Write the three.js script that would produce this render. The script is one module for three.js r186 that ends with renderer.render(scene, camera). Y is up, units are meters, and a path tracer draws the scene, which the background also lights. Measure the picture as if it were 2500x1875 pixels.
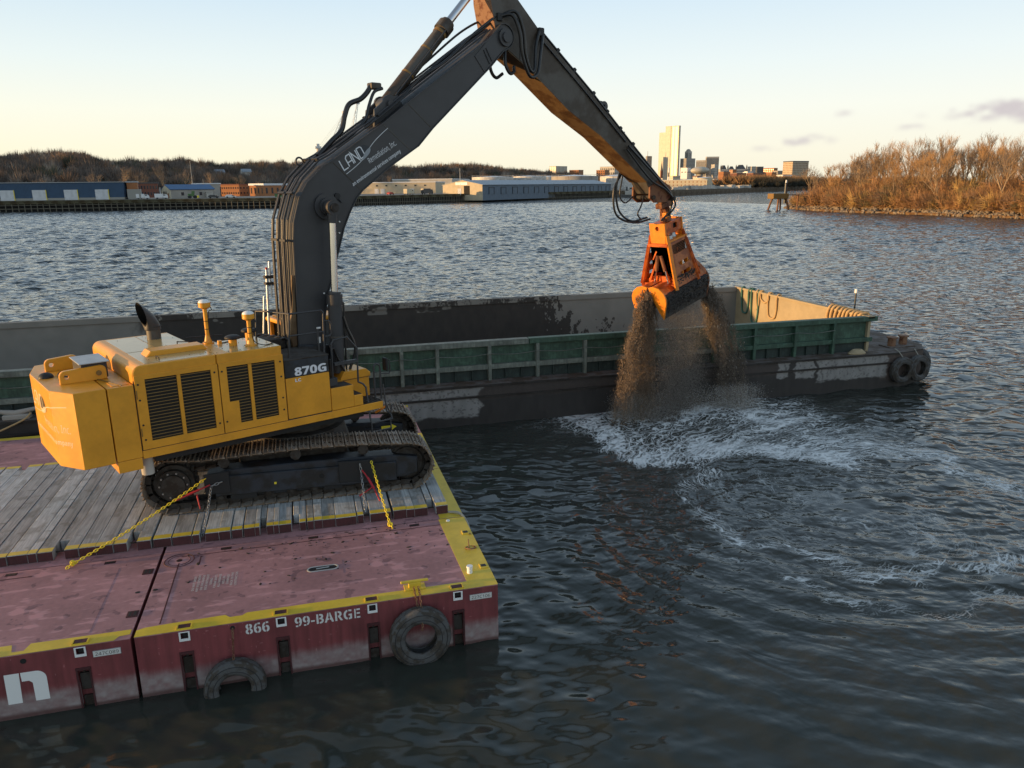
import * as THREE from 'three';
import { mergeGeometries, mergeVertices } from 'three/addons/utils/BufferGeometryUtils.js';
import { RoundedBoxGeometry } from 'three/addons/geometries/RoundedBoxGeometry.js';

// ---------------------------------------------------------------- camera, sky, sun, exposure
const R = (d) => d * Math.PI / 180;
const scene = new THREE.Scene();
const camera = new THREE.PerspectiveCamera(53.53, 4 / 3, 0.1, 9000);
camera.position.set(-2.963, 8.137, 12.133);
camera.rotation.set(R(-14.59), R(-15.1), -0.01075, 'YXZ');
scene.add(camera);

const SUN_TO = new THREE.Vector3(-6.5, 0.42, -1.0).normalize();   // low sun, far left, behind the hold barge
function rng(seed) { let a = seed >>> 0; return () => { a = (a + 0x6D2B79F5) | 0; let t = Math.imul(a ^ (a >>> 15), 1 | a); t = (t + Math.imul(t ^ (t >>> 7), 61 | t)) ^ t; return ((t ^ (t >>> 14)) >>> 0) / 4294967296; }; }
const lerp = (a, b, t) => a + (b - a) * t, clamp = (x, a = 0, b = 1) => Math.min(b, Math.max(a, x));
const sst = (a, b, x) => { const t = clamp((x - a) / (b - a)); return t * t * (3 - 2 * t); };
const hash = (x, y, s = 0) => { let h = Math.imul(x, 374761393) + Math.imul(y, 668265263) + Math.imul(s, 974711); h = Math.imul(h ^ (h >>> 13), 1274126177); return ((h ^ (h >>> 16)) >>> 0) / 4294967296; };
function vnoise(x, y, per = 0, s = 0) {
  let xi = Math.floor(x), yi = Math.floor(y); const fx = x - xi, fy = y - yi, u = fx * fx * (3 - 2 * fx), v = fy * fy * (3 - 2 * fy);
  const w = (k) => per ? ((k % per) + per) % per : k;
  const x0 = w(xi), x1 = w(xi + 1), y0 = w(yi), y1 = w(yi + 1);
  return lerp(lerp(hash(x0, y0, s), hash(x1, y0, s), u), lerp(hash(x0, y1, s), hash(x1, y1, s), u), v);
}
function fbm(x, y, oct = 4, per = 0, s = 0) { let a = 0.5, t = 0, n = 0; for (let k = 0; k < oct; k++) { t += a * vnoise(x, y, per, s + k * 17); n += a; x *= 2; y *= 2; per *= 2; a *= 0.5; } return t / n; }

{ // sky: clear winter evening, warm low horizon, pale blue above, a few thin mauve clouds
  const W = 2048, H = 1024, data = new Float32Array(W * H * 4);
  const stops = [ // elevation deg, towards sun, away from sun
    [-90, [.30, .27, .20], [.30, .28, .24]], [-1, [.92, .79, .42], [.78, .74, .62]], [0, [.98, .86, .50], [.86, .81, .66]], [2, [.98, .90, .62], [.89, .86, .72]],
    [5, [.92, .91, .74], [.88, .90, .82]], [8, [.78, .86, .83], [.79, .87, .87]], [12, [.60, .74, .83], [.65, .785, .875]], [20, [.45, .61, .78], [.48, .645, .82]], [35, [.30, .425, .57], [.32, .45, .60]], [60, [.225, .285, .35], [.23, .29, .36]], [90, [.19, .235, .285], [.19, .235, .285]]];
  const sunAz = Math.atan2(SUN_TO.x, -SUN_TO.z);
  const r = rng(5), clouds = [[.835, 4.05, .085, .62, .95], [.615, 2.75, .034, .36, .8], [.655, 4.4, .012, .22, .5], [.735, 3.4, .022, .2, .6], [.575, 2.3, .02, .15, .4]];
  for (let k = 0; k < 26; k++) clouds.push([1.0 + r() * 4.4, 1.6 + r() * 5, .03 + r() * .09, .2 + r() * .5, .3 + r() * .3]);
  for (let j = 0; j < H; j++) {
    const el = ((j + 0.5) / H - 0.5) * 180; let k = 0; while (k < stops.length - 2 && el > stops[k + 1][0]) k++;
    const t = clamp((el - stops[k][0]) / (stops[k + 1][0] - stops[k][0]));
    for (let i = 0; i < W; i++) {
      const th = ((i + 0.5) / W - 0.5) * 2 * Math.PI, x = Math.cos(th), z = Math.sin(th), az = Math.atan2(x, -z);
      const s = Math.pow(Math.cos(az - sunAz) * 0.5 + 0.5, 1.5), c = [0, 1, 2].map((q) => lerp(lerp(stops[k][2][q], stops[k + 1][2][q], t), lerp(stops[k][1][q], stops[k + 1][1][q], t), s));
      const ca = Math.cos(R(el)), d = x * ca * SUN_TO.x + Math.sin(R(el)) * SUN_TO.y + z * ca * SUN_TO.z, g = Math.exp((d - 1) * 26) * 1.2;
      c[0] += g * 1.0; c[1] += g * .78; c[2] += g * .40;
      if (el > 0 && el < 10) for (const [a, e, wa, we, o] of clouds) {
        const da = Math.abs(Math.atan2(Math.sin(az - a), Math.cos(az - a))) / wa, de = (el - e) / we, m = da * da + de * de;
        if (m < 4) { const n = fbm(az * 60, el * 3, 4, 0, 3), f = o * sst(.25, .62, n * 1.05 * Math.exp(-m * .45)); const cl = [.60, .55, .56]; for (let q = 0; q < 3; q++) c[q] = lerp(c[q], cl[q], f); }
      }
      const p = (j * W + i) * 4; for (let q = 0; q < 3; q++) data[p + q] = c[q] * .84; data[p + 3] = 1;
    }
  }
  const t = new THREE.DataTexture(data, W, H, THREE.RGBAFormat, THREE.FloatType);
  t.mapping = THREE.EquirectangularReflectionMapping; t.magFilter = t.minFilter = THREE.LinearFilter; t.needsUpdate = true;
  scene.background = t; scene.environment = t;
}
const sun = new THREE.DirectionalLight(new THREE.Color().setRGB(1, .60, .25), 5);
sun.position.copy(SUN_TO).multiplyScalar(120); sun.target.position.set(0, 0, -8);
sun.castShadow = true; sun.shadow.mapSize.set(4096, 4096); sun.shadow.radius = 1.5;
Object.assign(sun.shadow.camera, { left: -60, right: 60, top: 40, bottom: -40, near: 1, far: 400 });
scene.add(sun, sun.target);
const renderer = new THREE.WebGLRenderer({ antialias: true });
renderer.toneMapping = THREE.LinearToneMapping; renderer.toneMappingExposure = 1.3;
renderer.shadowMap.enabled = true; renderer.setSize(1024, 768);
// ---------------------------------------------------------------- helpers
const V = (x, y, z) => new THREE.Vector3(x, y, z);
function boxUV(g) { // uv in metres, projected along each face's main axis
  const p = g.attributes.position, n = p.count, uv = new Float32Array(n * 2), a = V(), b = V(), c = V(), e = V(), f = V();
  for (let i = 0; i < n; i += 3) {
    a.fromBufferAttribute(p, i); b.fromBufferAttribute(p, i + 1); c.fromBufferAttribute(p, i + 2); e.subVectors(b, a); f.subVectors(c, a); e.cross(f);
    const x = Math.abs(e.x), y = Math.abs(e.y), z = Math.abs(e.z);
    for (let k = 0; k < 3; k++) { const q = i + k, X = p.getX(q), Y = p.getY(q), Z = p.getZ(q); if (y >= x && y >= z) { uv[q * 2] = X; uv[q * 2 + 1] = -Z; } else if (x >= z) { uv[q * 2] = Z; uv[q * 2 + 1] = Y; } else { uv[q * 2] = X; uv[q * 2 + 1] = Y; } }
  }
  g.setAttribute('uv', new THREE.BufferAttribute(uv, 2)); return g;
}
function flat(g) { const q = g.index ? g.toNonIndexed() : g.clone(); for (const k of Object.keys(q.attributes)) if (k !== 'position' && k !== 'normal') q.deleteAttribute(k); if (!q.attributes.normal) q.computeVertexNormals(); return q; }
function merged(list, keepUV = false) { const l = (Array.isArray(list) ? list : [list]); if (keepUV) return l.length > 1 ? mergeGeometries(l) : l[0]; return boxUV(mergeGeometries(l.map(flat))); }
const used = new Map();
function numbered(name) { const k = used.get(name) || 0; used.set(name, k + 1); return k ? `${name}_${String(k).padStart(3, '0')}` : name; }
function shadow(m) { m.castShadow = true; m.receiveShadow = true; return m; }
function tag(o, label, category, group, kind) { o.userData = {}; if (label) o.userData.label = label; if (category) o.userData.category = category; if (group) o.userData.group = group; if (kind) o.userData.kind = kind; return o; }
function thing(name, label, category, pos = [0, 0, 0], turn = 0, group) { const o = new THREE.Group(); o.name = numbered(name); o.position.set(...pos); o.rotation.y = turn; tag(o, label, category, group); scene.add(o); return o; }
function part(name, list, mat, parent, label, kind) { const m = shadow(new THREE.Mesh(merged(list), mat)); m.name = name; parent.add(m); if (label) m.userData.label = label; if (kind) m.userData.kind = kind; return m; }
function solo(name, list, mat, label, category, group, kind) { const m = shadow(new THREE.Mesh(merged(list), mat)); m.name = numbered(name); tag(m, label, category, group, kind); scene.add(m); return m; }
function dup(o, pos, label, turn) { const c = o.clone(); c.name = numbered(o.name.replace(/_\d{3}$/, '')); c.userData = { ...o.userData }; if (pos) c.position.set(...pos); if (turn !== undefined) c.rotation.y = turn; if (label) c.userData.label = label; scene.add(c); return c; }
const bx = (w, h, d, x = 0, y = 0, z = 0, ry = 0) => { const g = new THREE.BoxGeometry(w, h, d); if (ry) g.rotateY(ry); return g.translate(x, y, z); };
const b2 = (x0, x1, y0, y1, z0, z1) => bx(Math.abs(x1 - x0), Math.abs(y1 - y0), Math.abs(z1 - z0), (x0 + x1) / 2, (y0 + y1) / 2, (z0 + z1) / 2);
const rb = (x0, x1, y0, y1, z0, z1, r = .02) => new RoundedBoxGeometry(Math.abs(x1 - x0), Math.abs(y1 - y0), Math.abs(z1 - z0), 1, r).translate((x0 + x1) / 2, (y0 + y1) / 2, (z0 + z1) / 2);
function rod(a, b, r, r2 = r, seg = 10, open = false) { const A = V(...a), B = V(...b), d = B.clone().sub(A), g = new THREE.CylinderGeometry(r2, r, d.length(), seg, 1, open); g.translate(0, d.length() / 2, 0); g.applyQuaternion(new THREE.Quaternion().setFromUnitVectors(V(0, 1, 0), d.normalize())); return g.translate(A.x, A.y, A.z); }
function bar(a, b, w, h, up = V(0, 1, 0)) { const A = V(...a), B = V(...b), d = B.clone().sub(A), L = d.length(), z = d.normalize(), x = up.clone().cross(z).normalize(), y = z.clone().cross(x), g = new THREE.BoxGeometry(w, h, L); g.applyMatrix4(new THREE.Matrix4().makeBasis(x, y, z)); return g.translate((A.x + B.x) / 2, (A.y + B.y) / 2, (A.z + B.z) / 2); }
const pipe = (pts, r, seg = 6) => { const l = []; for (let i = 0; i < pts.length - 1; i++) { l.push(rod(pts[i], pts[i + 1], r, r, seg)); if (i) l.push(new THREE.IcosahedronGeometry(r * 1.02, 1).translate(...pts[i])); } return l; };
const tube = (pts, r, n = 30, rad = 6, closed = false, tension = .5) => new THREE.TubeGeometry(new THREE.CatmullRomCurve3(pts.map((p) => V(...p)), closed, 'catmullrom', tension), n, r, rad, closed);
function ext(pts, z0, z1, bevel = 0, holes = []) { // polygon in x,y given thickness along z
  const s = new THREE.Shape(pts.map((p) => new THREE.Vector2(p[0], p[1]))); for (const h of holes) s.holes.push(new THREE.Path(h.map((p) => new THREE.Vector2(p[0], p[1]))));
  const g = new THREE.ExtrudeGeometry(s, { depth: Math.abs(z1 - z0) - 2 * bevel, bevelEnabled: bevel > 0, bevelThickness: bevel, bevelSize: bevel, bevelOffset: -bevel, bevelSegments: 1, curveSegments: 12 });
  return g.translate(0, 0, Math.min(z0, z1) + bevel);
}
function prism(pts, y0, y1, bevel = 0) { const g = ext(pts.map((p) => [p[0], -p[1]]), y0, y1, bevel); return g.rotateX(-Math.PI / 2); } // polygon in x,z, from y0 up to y1
const disc = (x, y, z, r, len, seg = 20) => new THREE.CylinderGeometry(r, r, len, seg).rotateX(Math.PI / 2).translate(x, y, z); // axle along z
const arc = (cx, cy, r, a0, a1, n = 8) => Array.from({ length: n + 1 }, (_, k) => { const a = R(lerp(a0, a1, k / n)); return [cx + Math.cos(a) * r, cy + Math.sin(a) * r]; });
function chainGeo(pts, pitch, wire, wid, sag = 0) { // interlocking links along a line
  const P = []; if (pts.length === 2 && sag) { const [a, b] = pts; for (let k = 0; k <= 16; k++) { const t = k / 16; P.push(V(lerp(a[0], b[0], t), lerp(a[1], b[1], t) - sag * 4 * t * (1 - t), lerp(a[2], b[2], t))); } } else for (const p of pts) P.push(V(...p));
  const cv = new THREE.CurvePath(); for (let i = 0; i < P.length - 1; i++) cv.add(new THREE.LineCurve3(P[i], P[i + 1]));
  const n = Math.max(2, Math.round(cv.getLength() / pitch)), L = pitch / 2 + wire * .8, loop = [];
  for (let k = 0; k < 4; k++) { const a = -Math.PI / 2 + k * Math.PI / 3; loop.push(V(L - wid / 2 + Math.cos(a) * wid / 2, Math.sin(a) * wid / 2, 0)); }
  for (let k = 0; k < 4; k++) { const a = Math.PI / 2 + k * Math.PI / 3; loop.push(V(-L + wid / 2 + Math.cos(a) * wid / 2, Math.sin(a) * wid / 2, 0)); }
  const link = new THREE.TubeGeometry(new THREE.CatmullRomCurve3(loop, true, 'catmullrom', .3), 14, wire, 4, true), out = [];
  for (let i = 0; i < n; i++) { const t = (i + .5) / n, p = cv.getPointAt(t), d = cv.getTangentAt(t); const up = Math.abs(d.y) > .9 ? V(1, 0, 0) : V(0, 1, 0), s = up.clone().cross(d).normalize(), u = d.clone().cross(s); const g = link.clone(); if (i % 2) g.rotateX(Math.PI / 2); g.rotateX(.5); g.applyMatrix4(new THREE.Matrix4().makeBasis(d, s, u)); out.push(g.translate(p.x, p.y, p.z)); }
  return out;
}
// ---------------------------------------------------------------- textures (what surfaces are made of)
function tex(n, fn, m = n) { const d = new Uint8Array(n * m * 4); for (let j = 0; j < m; j++) for (let i = 0; i < n; i++) { const c = fn(i / n, j / m, i, j), p = (j * n + i) * 4; for (let q = 0; q < 3; q++) d[p + q] = clamp(Math.pow(clamp(Array.isArray(c) ? c[q] : c, 0, 1), 1 / 2.2) * 255, 0, 255); d[p + 3] = 255; } const t = new THREE.DataTexture(d, n, m); t.colorSpace = THREE.SRGBColorSpace; return fin(t); }
function fin(t) { t.wrapS = t.wrapT = THREE.RepeatWrapping; t.magFilter = THREE.LinearFilter; t.minFilter = THREE.LinearMipmapLinearFilter; t.generateMipmaps = true; t.needsUpdate = true; return t; }
function texL(n, fn) { const d = new Uint8Array(n * n * 4); for (let j = 0; j < n; j++) for (let i = 0; i < n; i++) { const c = clamp(fn(i / n, j / n)) * 255, p = (j * n + i) * 4; d[p] = d[p + 1] = d[p + 2] = c; d[p + 3] = 255; } return fin(new THREE.DataTexture(d, n, n)); }
const rep = (t, sx, sy = sx) => { const c = t.clone(); c.repeat.set(1 / sx, 1 / sy); c.needsUpdate = true; return c; };
const T = {};
T.dust = tex(512, (u, v) => { const a = fbm(u * 6, v * 6, 5, 6, 1), b = fbm(u * 40, v * 40, 2, 40, 2); return .86 + .14 * sst(.25, .7, a) + .08 * (b - .5); });
T.steel = tex(512, (u, v) => { // worn paint: scuffs, runs and small chips
  const a = fbm(u * 5, v * 5, 5, 5, 11), run = fbm(u * 60, v * 3, 3, 60, 12), chip = vnoise(u * 90, v * 90, 90, 13), b = fbm(u * 16, v * 16, 3, 16, 14); let k = .6 + .5 * (a - .5) + .38 * (run - .5) + .3 * sst(.5, .8, b); if (chip > .93) k *= .55; return clamp(k, .15, 1); });
T.mud = tex(512, (u, v) => { const a = fbm(u * 7, v * 7, 5, 7, 21), b = fbm(u * 50, v * 50, 2, 50, 22); const k = sst(.35, .62, a); return [lerp(.55, 1, k) + .2 * (b - .5), lerp(.42, .95, k) + .2 * (b - .5), lerp(.30, .9, k) + .2 * (b - .5)]; });
T.deck = tex(1024, (u, v) => { // scuffed barge deck paint
  const a = fbm(u * 4, v * 4, 5, 4, 31), b = fbm(u * 64, v * 64, 2, 64, 32), c = fbm(u * 10, v * 30, 4, 10, 33), sp = fbm(u * 24, v * 24, 3, 24, 34); let k = .70 + .45 * (a - .5) + .16 * (b - .5); const pale = sst(.62, .78, c) * .35, dk = sst(.70, .76, sp) * .5; return [clamp(k + pale - dk * .5), clamp(k + pale * 1.2 - dk * .5), clamp(k + pale * 1.25 - dk * .45)]; });
T.hull = tex(1024, (u, v) => { // hull side paint: vertical runs, scratches
  const a = fbm(u * 5, v * 5, 5, 5, 41), run = fbm(u * 70, v * 4, 4, 70, 42), sc = Math.abs(fbm(u * 9 + 2 * a, v * 22, 3, 0, 43) - .5); const k = .62 + .5 * (a - .5) + .45 * (run - .5), w = sc < .006 ? .35 : 0, dk = sst(.66, .8, run) * .35; return [clamp(k + w - dk), clamp(k + w * 1.3 - dk), clamp(k + w * 1.3 - dk)]; });
T.wood = tex(1024, (u, v) => { // weathered timber, grain along v
  const g = fbm(u * 90 + 1.5 * fbm(u * 6, v * 3, 3, 0, 53), v * 4, 4, 0, 51), s = fbm(u * 5, v * 5, 5, 5, 52), m = fbm(u * 11, v * 7, 5, 11, 54); const k = .70 + .55 * (g - .5) + .35 * (s - .5), d = sst(.55, .72, m); return [lerp(k, .38, d * .6), lerp(k, .36, d * .6), lerp(k * .99, .32, d * .6)]; });
T.rust = tex(512, (u, v) => { const a = fbm(u * 6, v * 6, 5, 6, 61), b = fbm(u * 40, v * 10, 3, 40, 62), k = sst(.45, .65, a * .7 + b * .3); return [lerp(.75, .36, k), lerp(.75, .19, k), lerp(.75, .11, k)]; });
T.brick = tex(256, (u, v) => .75 + .35 * (fbm(u * 20, v * 20, 3, 20, 71) - .5));
T.corr = tex(256, (u, v) => .78 + .2 * Math.sin(u * Math.PI * 2 * 16) * .5 + .2 * (fbm(u * 6, v * 6, 3, 6, 81) - .5));
T.noiseB = texL(512, (u, v) => fbm(u * 32, v * 32, 4, 32, 91));
T.fine = texL(256, (u, v) => fbm(u * 24, v * 24, 4, 24, 95));
const mats = {};
function M(name, col, rough = .6, o = {}) { // base colour is linear
  const m = new THREE.MeshStandardMaterial({ roughness: rough, metalness: o.metal || 0 }); m.color.setRGB(...col); m.name = name; if (o.map) m.map = rep(o.map, o.size || 1, o.sizeY || o.size || 1); if (o.bump) { m.bumpMap = rep(o.bumpTex || T.fine, o.bumpSize || .5); m.bumpScale = o.bump; } if (o.side) m.side = THREE.DoubleSide; if (o.emit) { m.emissive.setRGB(...o.emit); } mats[name] = m; return m;
}
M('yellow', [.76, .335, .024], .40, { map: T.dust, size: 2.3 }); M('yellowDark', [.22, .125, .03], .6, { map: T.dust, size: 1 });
M('skySheen', [.50, .34, .13], .2, { map: T.dust, size: 2.9 });  // greyish tan puts the sky reflection into the hood top colour
M('boom', [.046, .046, .050], .5, { map: T.dust, size: 2.7 }); M('boomArm', [.078, .071, .063], .55, { map: T.mud, size: 3.3 }); M('navy', [.024, .030, .042], .5, { map: T.mud, size: 1.6 });
M('black', [.012, .012, .013], .6); M('rubber', [.022, .022, .024], .75, { map: T.dust, size: .6 }); M('hose', [.014, .014, .015], .35);
M('chrome', [.62, .62, .64], .14, { metal: 1 }); M('zinc', [.42, .43, .44], .4, { metal: .8, map: T.dust, size: .4 }); M('silver', [.60, .62, .64], .35, { metal: .5 });
M('track', [.25, .215, .18], .75, { map: T.mud, size: .9, bump: .01 }); M('trackDark', [.045, .040, .036], .8, { map: T.mud, size: .7 }); M('shoeWorn', [.31, .27, .23], .6, { map: T.mud, size: .8 });
M('white', [.80, .80, .78], .5); M('greyPaint', [.40, .41, .42], .45, { map: T.dust, size: 1 });
M('redDeck', [.48, .245, .255], .75, { map: T.deck, size: 4.1, bump: .002, bumpSize: .25 }); M('redHull', [.28, .07, .075], .6, { map: T.hull, size: 3.1 }); M('redDark', [.10, .025, .028], .7, { map: T.hull, size: 1.2 });
M('yellowLine', [.70, .50, .04], .55, { map: T.dust, size: 1.3 });
M('wood', [.60, .62, .62], .85, { map: T.wood, size: 1.7, bump: .004, bumpSize: .3 }); M('woodB', [.50, .52, .53], .85, { map: T.wood, size: 2.3, bump: .004, bumpSize: .3 }); M('woodC', [.43, .43, .42], .85, { map: T.wood, size: 1.9, bump: .004, bumpSize: .3 });
M('chainYellow', [.78, .62, .03], .5); M('strapRed', [.42, .02, .03], .6);
M('hgreen', [.062, .130, .088], .6, { map: T.steel, size: 2.1 }); M('hgreenPale', [.21, .235, .20], .65, { map: T.steel, size: 2.6 }); M('hgreenDark', [.035, .055, .048], .7, { map: T.steel, size: 1.9 }); M('hgrey', [.37, .295, .18], .7, { map: T.dust, size: 2.7 }); M('hdeck', [.125, .11, .105], .85, { map: T.mud, size: 2.1, bump: .01, bumpSize: .7 }); M('hullGrey', [.27, .265, .26], .75, { map: T.steel, size: 2.2 }); M('hullDark', [.030, .026, .024], .7, { map: T.mud, size: 1.7 });
M('ropeTan', [.46, .31, .15], .9, { bump: .004, bumpSize: .08 }); M('ropeGreen', [.06, .15, .11], .9); M('ropePale', [.34, .32, .27], .9);
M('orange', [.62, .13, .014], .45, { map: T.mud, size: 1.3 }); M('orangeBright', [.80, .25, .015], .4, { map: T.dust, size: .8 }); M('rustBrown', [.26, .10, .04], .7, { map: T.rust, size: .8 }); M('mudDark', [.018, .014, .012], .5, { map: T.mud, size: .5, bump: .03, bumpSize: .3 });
M('bellyBrown', [.13, .082, .036], .6, { map: T.mud, size: 2.1 }); M('mouthShade', [.003, .003, .003], 1); M('shadedOrange', [.42, .125, .03], .55, { map: T.mud, size: 1.1 }); M('glass', [.02, .025, .03], .08); M('rust', [.30, .16, .09], .8, { map: T.rust, size: .5 });  // grab panel orange and exhaust mouth black have shade put into their colour
// text and marks printed on surfaces
function decal(name, w, h, px, draw, parent, place, gloss = .6) {
  const c = document.createElement('canvas'); c.width = px; c.height = Math.max(8, Math.round(px * h / w)); const x = c.getContext('2d'); x.clearRect(0, 0, c.width, c.height); draw(x, c.width, c.height);
  const t = new THREE.CanvasTexture(c); t.colorSpace = THREE.SRGBColorSpace; const m = new THREE.MeshStandardMaterial({ map: t, transparent: true, roughness: gloss, side: THREE.DoubleSide });
  const o = new THREE.Mesh(new THREE.PlaneGeometry(w, h), m); o.name = name; o.receiveShadow = true; place(o); parent.add(o); return o;
}
// ---------------------------------------------------------------- river
function lace(x, y, s) { // distance to the edges of cells: thin foam filaments
  const xi = Math.floor(x), yi = Math.floor(y); let a = 9, b = 9; for (let j = -1; j < 2; j++) for (let i = -1; i < 2; i++) { const dx = xi + i + hash(xi + i, yi + j, s) - x, dy = yi + j + hash(xi + i, yi + j, s + 50) - y, d = dx * dx + dy * dy; if (d < a) { b = a; a = d; } else if (d < b) b = d; } return Math.sqrt(b) - Math.sqrt(a);
}
{
  const r = rng(77), comps = [], N = 44;
  for (let k = 0; k < N; k++) { const lam = .52 * Math.pow(5, Math.pow(r(), 1.25)), K = 2 * Math.PI / lam, a = -R(112) + (r() + r() + r() - 1.5) * 1.35, s = .135 * Math.sqrt(2 / N) * (.6 + .8 * r()); comps.push([K * Math.cos(a), K * Math.sin(a), s / K, r() * 6.283, lam]); }
  const swell = Array.from({ length: 26 }, () => { const lam = 1.7 * Math.pow(2.8, r()), K = 2 * Math.PI / lam, a = -R(112) + (r() + r() + r() - 1.5) * 1.1, s = .15 * Math.sqrt(2 / 26) * (.6 + .8 * r()); return [K * Math.cos(a), K * Math.sin(a), s / K, r() * 6.283, lam]; });
  const EX = 10.5, EZ = -3.6;
  const calmAt = (x, z) => x < 24 && z > -24 ? Math.max(.10 + .90 * sst(8, 27, Math.hypot(x - 1, (z - 3) * 1.1)), sst(19, 24, x)) : 1;
  const height = (x, z, sx, sz) => {
    const calm = calmAt(x, z), dd = Math.hypot(x, z - 12), far = 1 - sst(360, 430, dd), sw = sst(45, 120, dd);
    let h = 0; const fl = .6 + .8 * fbm(x * .07, z * .12, 3, 0, 5), xx = x + .4 * vnoise(x * .5, z * .5, 0, 8), zz = z + .4 * vnoise(x * .5, z * .5, 0, 9);
    for (const [kx, kz, a, p, lam] of comps) { const w = sst(3.2, 4.8, 6.283 / Math.max(Math.abs(kx) * sx, Math.abs(kz) * sz)); if (!w) continue; const s = Math.sin(kx * xx + kz * zz + p); h += w * a * (s + .3 * (s * s - .5)) * (lam > 2 ? .10 + .90 * calm : calm); }
    if (sw > 0) for (const [kx, kz, a, p, lam] of swell) { const w = sst(2.8, 4, 6.283 / Math.max(Math.abs(kx) * sx, Math.abs(kz) * sz)); if (!w) continue; const s = Math.sin(kx * xx + kz * zz + p); h += sw * w * a * (s + .3 * (s * s - .5)); }
    h *= fl * far;
    const e = Math.hypot(x - EX, z - EZ), ang = Math.atan2(z - EZ, x - EX); // eddy: curved ripples round the boil
    if (e < 17) {
      const w = sst(2.0, 4.5, e) * (1 - sst(7, 15, e)) * sst(-1.0, 2.5, z - EZ + .5 * (EX - x));
      h += w * .022 * Math.sin(e * 6.6 + 1.8 * fbm(ang * 2, e * .5, 2, 0, 7) * 3) * (.4 + 1.2 * vnoise(ang * 5, e * .8, 0, 19));
      const c = 1 - sst(4, 8.5, Math.hypot((x - 10.8) * .8, z + 6.5));
      h += c * (.13 * (fbm(x * 1.1 + .4 * fbm(x, z, 2), z * 1.7, 4, 0, 23) - .5) + .07 * (fbm(x * 4, z * 6, 3, 0, 24) - .5));
      h += Math.exp(-((x - 10.2) ** 2 / 9 + (z + 12.1) ** 2 / 1.3)) * (.22 * fbm(x * 1.7, z * 2.2, 3, 0, 25) + .10 * fbm(x * 5, z * 5, 2, 0, 26));
    }
    return h;
  };
  const line = (spec) => { const o = [spec[0][0]]; for (let k = 0; k < spec.length - 1; k++) { const [a, s0] = spec[k], [b, s1] = spec[k + 1]; let x = a; for (;;) { x += lerp(s0, s1, clamp((x - a) / (b - a))); if (x >= b - s1 * .5) break; o.push(x); } o.push(b); } return o; };
  const NX0 = -14, NX1 = 30, NZ0 = -14, NZ1 = 9;
  const grid = (xs, zs, skip, warped) => { // a sheet on uneven grid lines, closer where the water is near
    const nx = xs.length, nz = zs.length, pos = new Float32Array(nx * nz * 3), uv = new Float32Array(nx * nz * 2), idx = [];
    for (let j = 0; j < nz; j++) for (let i = 0; i < nx; i++) { const p = j * nx + i, x = xs[i], z = zs[j], sx = xs[Math.min(nx - 1, i + 1)] - xs[Math.max(0, i - 1)], sz = zs[Math.min(nz - 1, j + 1)] - zs[Math.max(0, j - 1)]; pos[p * 3] = x; pos[p * 3 + 1] = sx > 8 || sz > 8 ? 0 : height(x, z, sx / 2, sz / 2); pos[p * 3 + 2] = z; uv[p * 2] = x + (warped ? 9 * (fbm(x * .025, z * .03, 2, 0, 201) - .5) : 0); uv[p * 2 + 1] = -z + (warped ? 9 * (fbm(x * .025, z * .03, 2, 0, 202) - .5) : 0); }
    for (let j = 0; j < nz - 1; j++) for (let i = 0; i < nx - 1; i++) { if (skip && skip(xs[i], xs[i + 1], zs[j], zs[j + 1])) continue; const a = j * nx + i, b = a + 1, c = a + nx, d = c + 1; idx.push(a, c, b, b, c, d); }
    const g = new THREE.BufferGeometry(); g.setAttribute('position', new THREE.BufferAttribute(pos, 3)); g.setAttribute('uv', new THREE.BufferAttribute(uv, 2)); g.setIndex(idx); g.computeVertexNormals(); return g;
  };
  const near = grid(line([[NX0, .18], [-1, .16], [18, .15], [NX1, .22]]), line([[NZ0, .15], [0, .12], [NZ1, .12]]));
  const wide = grid(line([[-3000, 500], [-300, 40], [-130, 1.0], [-50, .5], [NX0, .27], [NX1, .26], [60, .4], [160, .95], [400, 60], [3000, 500]]), line([[-3000, 500], [-900, 100], [-345, .8], [-140, .42], [-60, .28], [-30, .19], [NZ0, .18], [NZ1, 3], [60, 30]]), (x0, x1, z0, z1) => x0 >= NX0 - .01 && x1 <= NX1 + .01 && z0 >= NZ0 - .01 && z1 <= NZ1 + .01, true);
  // small ripples as relief: a repeating sheet for the open river, one fitted sheet for the sheltered water
  const rr = rng(9), TILE = 20, rip = Array.from({ length: 64 }, () => { const lam = .20 * Math.pow(6.5, Math.pow(rr(), 1.1)), f = TILE / lam, a = R(68) + (rr() + rr() + rr() - 1.5) * 1.5, A = Math.round(f * Math.cos(a)), B = Math.round(f * Math.sin(a)); return [A, B, rr() * 6.283, .24 * Math.sqrt(2 / 64) * (.6 + .8 * rr()) / (2 * Math.PI * Math.hypot(A, B) / TILE)]; });
  const RN = 1024, tile = new Float32Array(RN * RN); for (let j = 0; j < RN; j++) { for (let i = 0; i < RN; i++) { let h = 0; for (const [a, b, p, w] of rip) { const s = Math.sin(6.28318 * (a * i / RN + b * j / RN) + p); h += w * (s + .3 * s * s); } tile[j * RN + i] = h; } }
  const SC = .12, ftex = (d, w, h) => { const q = new Float32Array(w * h * 4); for (let k = 0; k < w * h; k++) { q[k * 4] = q[k * 4 + 1] = q[k * 4 + 2] = clamp(.5 + d[k] / SC, 0, 1); q[k * 4 + 3] = 1; } const t = new THREE.DataTexture(q, w, h, THREE.RGBAFormat, THREE.FloatType); t.magFilter = t.minFilter = THREE.LinearFilter; t.wrapS = t.wrapT = THREE.RepeatWrapping; t.needsUpdate = true; return t; };
  const BW = 2048, BH = 1072, nb = new Float32Array(BW * BH), cl = [];
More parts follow.
